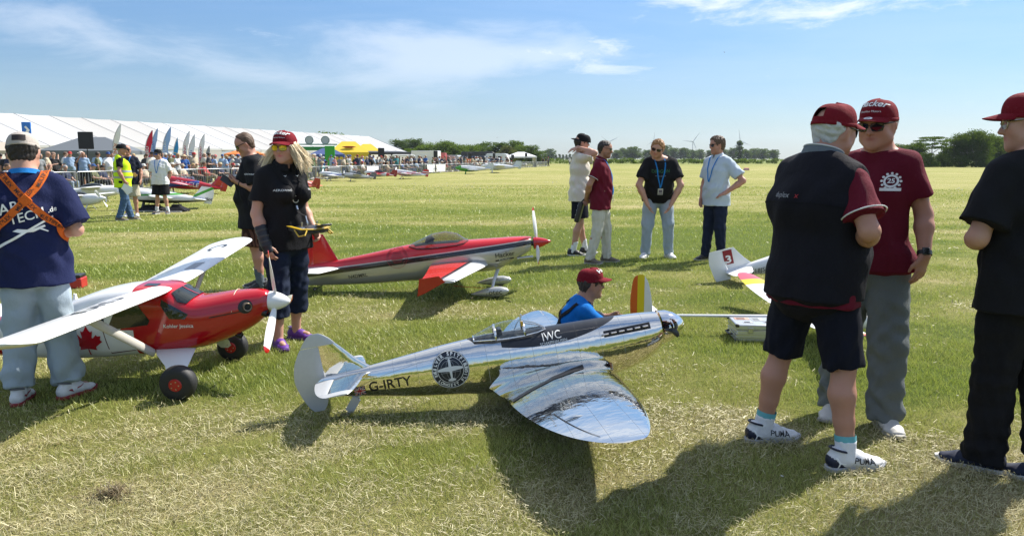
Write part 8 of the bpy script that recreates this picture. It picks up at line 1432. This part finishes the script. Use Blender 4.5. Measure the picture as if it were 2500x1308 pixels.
def ground():
    g = np.concatenate([np.linspace(0, 14, 150), 14+np.cumsum(.11*1.075**np.arange(1, 118))]); g = g[g < 4000]
    xs = np.concatenate([-g[:0:-1], g]); ys = np.concatenate([-(np.cumsum(.4*1.22**np.arange(1, 40)))[::-1], g]); ys = ys[ys > -4000]
    X, Y = np.meshgrid(xs, ys, indexing='ij'); nx, ny = X.shape; near = np.exp(-(np.hypot(X, Y)/25)**2); Z = .006*fbm(X, Y, 1.3, 3, 5)*near
    V = np.stack([X, Y, Z], -1).reshape(-1, 3); i, j = np.meshgrid(np.arange(nx-1), np.arange(ny-1), indexing='ij'); a = (i*ny+j).ravel(); Q = np.stack([a, a+ny, a+ny+1, a+1], 1)
    me = npmesh('ground', V, Q); at_ = me.attributes.new('dry', 'FLOAT', 'POINT'); at_.data.foreach_set('value', dryness(X, Y).ravel().astype(np.float32))
    m = bpy.data.materials.new('mown grass'); m.use_nodes = True; d = Nd(m); b = m.node_tree.nodes['Principled BSDF']; at2 = d.n('Attribute'); at2.attribute_name = 'dry'; geo = d.n('NewGeometry'); P = geo.outputs['Position']
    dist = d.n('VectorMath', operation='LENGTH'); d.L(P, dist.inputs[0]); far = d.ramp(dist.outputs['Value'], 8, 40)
    n1 = d.noise(.35, 6, .62, P, (.30, 1, 1)); n2 = d.noise(3.5, 5, .65, P, (.55, 1, 1)); n3 = d.noise(38, 4, .7, P, (.7, 1, 1)); n4 = d.noise(.028, 5, .6, P, (.22, 1, 1)); n5 = d.noise(120, 2, .6, P)
    dry = d.m('ADD', d.m('MULTIPLY', at2.outputs['Fac'], d.m('SUBTRACT', 1., d.m('MULTIPLY', far, .75))), d.m('MULTIPLY', d.m('ADD', d.m('MULTIPLY', n1, .7), d.m('MULTIPLY', n4, .75)), d.m('MULTIPLY', far, .72)))
    dry = d.m('ADD', d.m('ADD', dry, d.m('MULTIPLY', d.m('SUBTRACT', n2, .5), .9)), d.m('MULTIPLY', d.m('SUBTRACT', n3, .5), .9))
    c = d.n('ValToRGB'); d.L(dry, c.inputs[0]); e = c.color_ramp.elements; e[0].position = .12; e[0].color = (.105, .145, .022, 1); e[1].position = .95; e[1].color = (.42, .36, .17, 1)
    for p, q in ((.36, (.195, .215, .046)), (.55, (.262, .262, .076)), (.74, (.330, .305, .118))): k = e.new(p); k.color = (*q, 1)
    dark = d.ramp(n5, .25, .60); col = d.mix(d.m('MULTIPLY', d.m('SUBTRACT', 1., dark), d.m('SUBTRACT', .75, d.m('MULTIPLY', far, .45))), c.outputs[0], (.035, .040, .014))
    nearm = d.m('SUBTRACT', 1., d.ramp(dist.outputs['Value'], 3, 16)); col = d.mix(d.m('MULTIPLY', nearm, .30), col, d.mix(1., col, (.28, .30, .26), 'MULTIPLY')); gfar = d.ramp(dist.outputs['Value'], 130, 320); col = d.mix(d.m('MULTIPLY', gfar, .75), col, (.115, .155, .035))  # near ground coloured darker, standing for shade in the gaps between blades
    d.put(b.inputs['Base Color'], col); b.inputs['Roughness'].default_value = .95; b.inputs['Specular IOR Level'].default_value = .1
    h = d.m('ADD', d.m('MULTIPLY', n3, .5), d.m('MULTIPLY', n5, .5)); d.put(b.inputs['Normal'], d.bump(h, 1., .03))
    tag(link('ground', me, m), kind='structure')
ground()
def bladesmat(name, rough=.6, tr=.35):
    m = bpy.data.materials.new(name); m.use_nodes = True; d = Nd(m); t = m.node_tree; t.nodes.clear(); a = d.n('Attribute'); a.attribute_name = 'col'
    df = d.n('BsdfDiffuse'); d.L(a.outputs['Color'], df.inputs[0]); tn = d.n('BsdfTranslucent'); d.L(a.outputs['Color'], tn.inputs[0]); mx = d.n('MixShader'); mx.inputs[0].default_value = tr; d.L(df.outputs[0], mx.inputs[1]); d.L(tn.outputs[0], mx.inputs[2])
    gl = d.n('BsdfGlossy'); gl.inputs['Roughness'].default_value = .45; gl.inputs[0].default_value = (.9, .9, .85, 1); m2 = d.n('MixShader'); m2.inputs[0].default_value = .045; d.L(mx.outputs[0], m2.inputs[1]); d.L(gl.outputs[0], m2.inputs[2])
    o = d.n('OutputMaterial'); d.L(m2.outputs[0], o.inputs[0]); return m
def scatter(r, n, d0, d1):
    d = np.sqrt(r.uniform(d0*d0, d1*d1, n)); a = r.uniform(-.70, .70, n); return d*np.sin(a), d*np.cos(a), d
def quads(name, B, C, mat, label, kind='stuff'):
    n = len(B); me = npmesh(name, B.reshape(-1, 3), np.arange(n*4).reshape(-1, 4), False); a = me.color_attributes.new('col', 'FLOAT_COLOR', 'POINT'); c = np.ones((n*4, 4), np.float32); c[:, :3] = np.repeat(C, 4, 0); a.data.foreach_set('color', c.ravel())
    return tag(link(name, me, mat), label, None, None, kind)
def grass():
    r = np.random.default_rng(31); XS = []; 
    for n, d0, d1 in ((140000, 2.25, 4.0), (150000, 4.0, 7.0), (120000, 7., 12.), (90000, 12., 22.), (60000, 22, 42)): XS.append(scatter(r, n, d0, d1))
    x, y, d = (np.concatenate(q) for q in zip(*XS)); dr = dryness(x, y); cl = fbm(x, y, 9., 3, 4)
    keep = r.uniform(0, 1, len(x)) < np.clip(1.08-dr*.75+cl*.35, .12, 1); x, y, d, dr, cl = x[keep], y[keep], d[keep], dr[keep], cl[keep]; n = len(x)
    h = r.uniform(.014, .042, n)*(1.15-.45*dr)*(1+.35*cl)*np.clip(1+(d-14)*.012, 1, 1.5); w = np.maximum(.0030, .00078*d)*r.uniform(.7, 1.3, n); th = r.uniform(0, 6.283, n); ln = r.uniform(.1, 1.2, n)*h; la = r.uniform(0, 6.283, n)
    z0 = .006*fbm(x, y, 1.3, 3, 5)*np.exp(-(d/25)**2)-.003; ux, uy = np.cos(th)*w/2, np.sin(th)*w/2; tx, ty = np.cos(la)*ln, np.sin(la)*ln; B = np.empty((n, 4, 3), np.float32)
    B[:, 0] = np.stack([x-ux, y-uy, z0], 1); B[:, 1] = np.stack([x+ux, y+uy, z0], 1); B[:, 2] = np.stack([x+tx+ux*.25, y+ty+uy*.25, z0+h], 1); B[:, 3] = np.stack([x+tx-ux*.25, y+ty-uy*.25, z0+h], 1)
    t = np.clip(dr*.8+r.normal(0, .2, n)+.02, 0, 1)[:, None]; g = r.uniform(0, 1, n)[:, None]; C = (np.array([.200, .265, .034])*(1-g)+np.array([.400, .465, .090])*g)*(1-t)+(np.array([.36, .345, .110])*(1-g)+np.array([.55, .50, .21])*g)*t
    quads('grass', B, C, bladesmat('grass blades'), 'short mown grass of the airfield')
    # cut hay lying in swaths
    XS = [scatter(r, n_, a, b) for n_, a, b in ((170000, 2.25, 4.5), (120000, 4.5, 9.), (40000, 9., 18.), (20000, 18, 36))]; x, y, d = (np.concatenate(q) for q in zip(*XS)); dr = dryness(x, y); cl = fbm(x, y, 5., 3, 9); keep = r.uniform(0, 1, len(x)) < np.clip((dr-.34)*1.25+cl*.5, .015, 1); x, y, d, dr = x[keep], y[keep], d[keep], dr[keep]; n = len(x)
    L = r.uniform(.008, .036, n)*(1+.9*(r.uniform(0, 1, n) < .06))*np.clip(1+(d-6)*.02, 1, 1.6); w = np.maximum(.0014, .00045*d)*r.uniform(.7, 1.3, n); th = r.normal(.1, 1.3, n); dx, dy = np.cos(th)*L/2, np.sin(th)*L/2; px, py = -np.sin(th)*w/2, np.cos(th)*w/2; z = r.uniform(.008, .034, n); tz = r.normal(0, .009, n); B = np.empty((n, 4, 3), np.float32)
    B[:, 0] = np.stack([x-dx-px, y-dy-py, z-tz], 1); B[:, 1] = np.stack([x-dx+px, y-dy+py, z-tz+w*.5], 1); B[:, 2] = np.stack([x+dx+px, y+dy+py, z+tz+w*.5], 1); B[:, 3] = np.stack([x+dx-px, y+dy-py, z+tz], 1); B[:, :, 2] = np.maximum(B[:, :, 2], .004)
    g = r.uniform(0, 1, n)[:, None]; C = np.array([.30, .27, .11])*(1-g)+np.array([.60, .54, .31])*g; br = r.uniform(0, 1, n) < .12; C[br] *= np.array([.5, .42, .4])
    quads('cut_hay', B, C, bladesmat('cut hay', tr=.2), 'dry cut hay strewn over the mown grass')
    p = gp(275, 1214); n = 420; a, q = r.uniform(0, 6.283, n), np.abs(r.normal(0, .045, n)); x, y = p.x+np.cos(a)*q*1.3, p.y+np.sin(a)*q; L = r.uniform(.015, .06, n); th = r.uniform(0, 6.283, n); el = r.uniform(-.2, .8, n); dx, dy, dz = np.cos(th)*L*np.cos(el), np.sin(th)*L*np.cos(el), L*np.sin(el); z = r.uniform(.006, .035, n); px, py = -np.sin(th)*.0012, np.cos(th)*.0012
    B = np.stack([np.stack([x-px, y-py, z], 1), np.stack([x+px, y+py, z], 1), np.stack([x+dx+px, y+dy+py, z+dz], 1), np.stack([x+dx-px, y+dy-py, z+dz], 1)], 1); g = r.uniform(0, 1, n)[:, None]; quads('dead_grass_tuft', B, np.array([.05, .035, .02])*(1-g)+np.array([.26, .20, .11])*g, bladesmat('dead tuft', tr=.1), 'small dark tuft of dead grass in the foreground')
    # daisies and clover heads
    x, y, d = scatter(r, 2600, 3.0, 48); keep = fbm(x, y, .8, 3, 2)+r.normal(0, .3, len(x)) > .15; x, y, d = x[keep], y[keep], d[keep]; n = len(x); s = np.maximum(.0055, .00055*d)*r.uniform(.7, 1.2, n); z = r.uniform(.022, .04, n); B = np.empty((n*2, 4, 3), np.float32)
    for k in (0, 1):
        a = r.uniform(0, 3.14, n); ux, uy = np.cos(a)*s, np.sin(a)*s
        if k == 0: B[:n] = np.stack([np.stack([x-ux, y-uy, z], 1), np.stack([x+uy, y-ux, z+s*.3], 1), np.stack([x+ux, y+uy, z], 1), np.stack([x-uy, y+ux, z+s*.3], 1)], 1)
        else: B[n:] = np.stack([np.stack([x-ux, y-uy, z-s*.4], 1), np.stack([x+ux, y+uy, z-s*.4], 1), np.stack([x+ux, y+uy, z+s*.7], 1), np.stack([x-ux, y-uy, z+s*.7], 1)], 1)
    C = np.tile(np.array([[.70, .69, .60]]), (2*n, 1)); quads('clover_flowers', B, C, bladesmat('clover heads'), 'tiny pale clover heads scattered in the grass')
grass()
def haze():
    b = MB(); b.box((0, 0, 64), (8400, 8400, 130)); m = bpy.data.materials.new('air'); m.use_nodes = True; t = m.node_tree; t.nodes.clear(); v = t.nodes.new('ShaderNodeVolumePrincipled'); v.inputs['Color'].default_value = (.80, .88, 1, 1); v.inputs['Density'].default_value = .00012; v.inputs['Anisotropy'].default_value = .2; o = t.nodes.new('ShaderNodeOutputMaterial'); t.links.new(v.outputs[0], o.inputs['Volume'])
    tag(link('haze', b.mesh('haze', False), m), 'thin haze over the field', None, None, 'stuff')
haze()
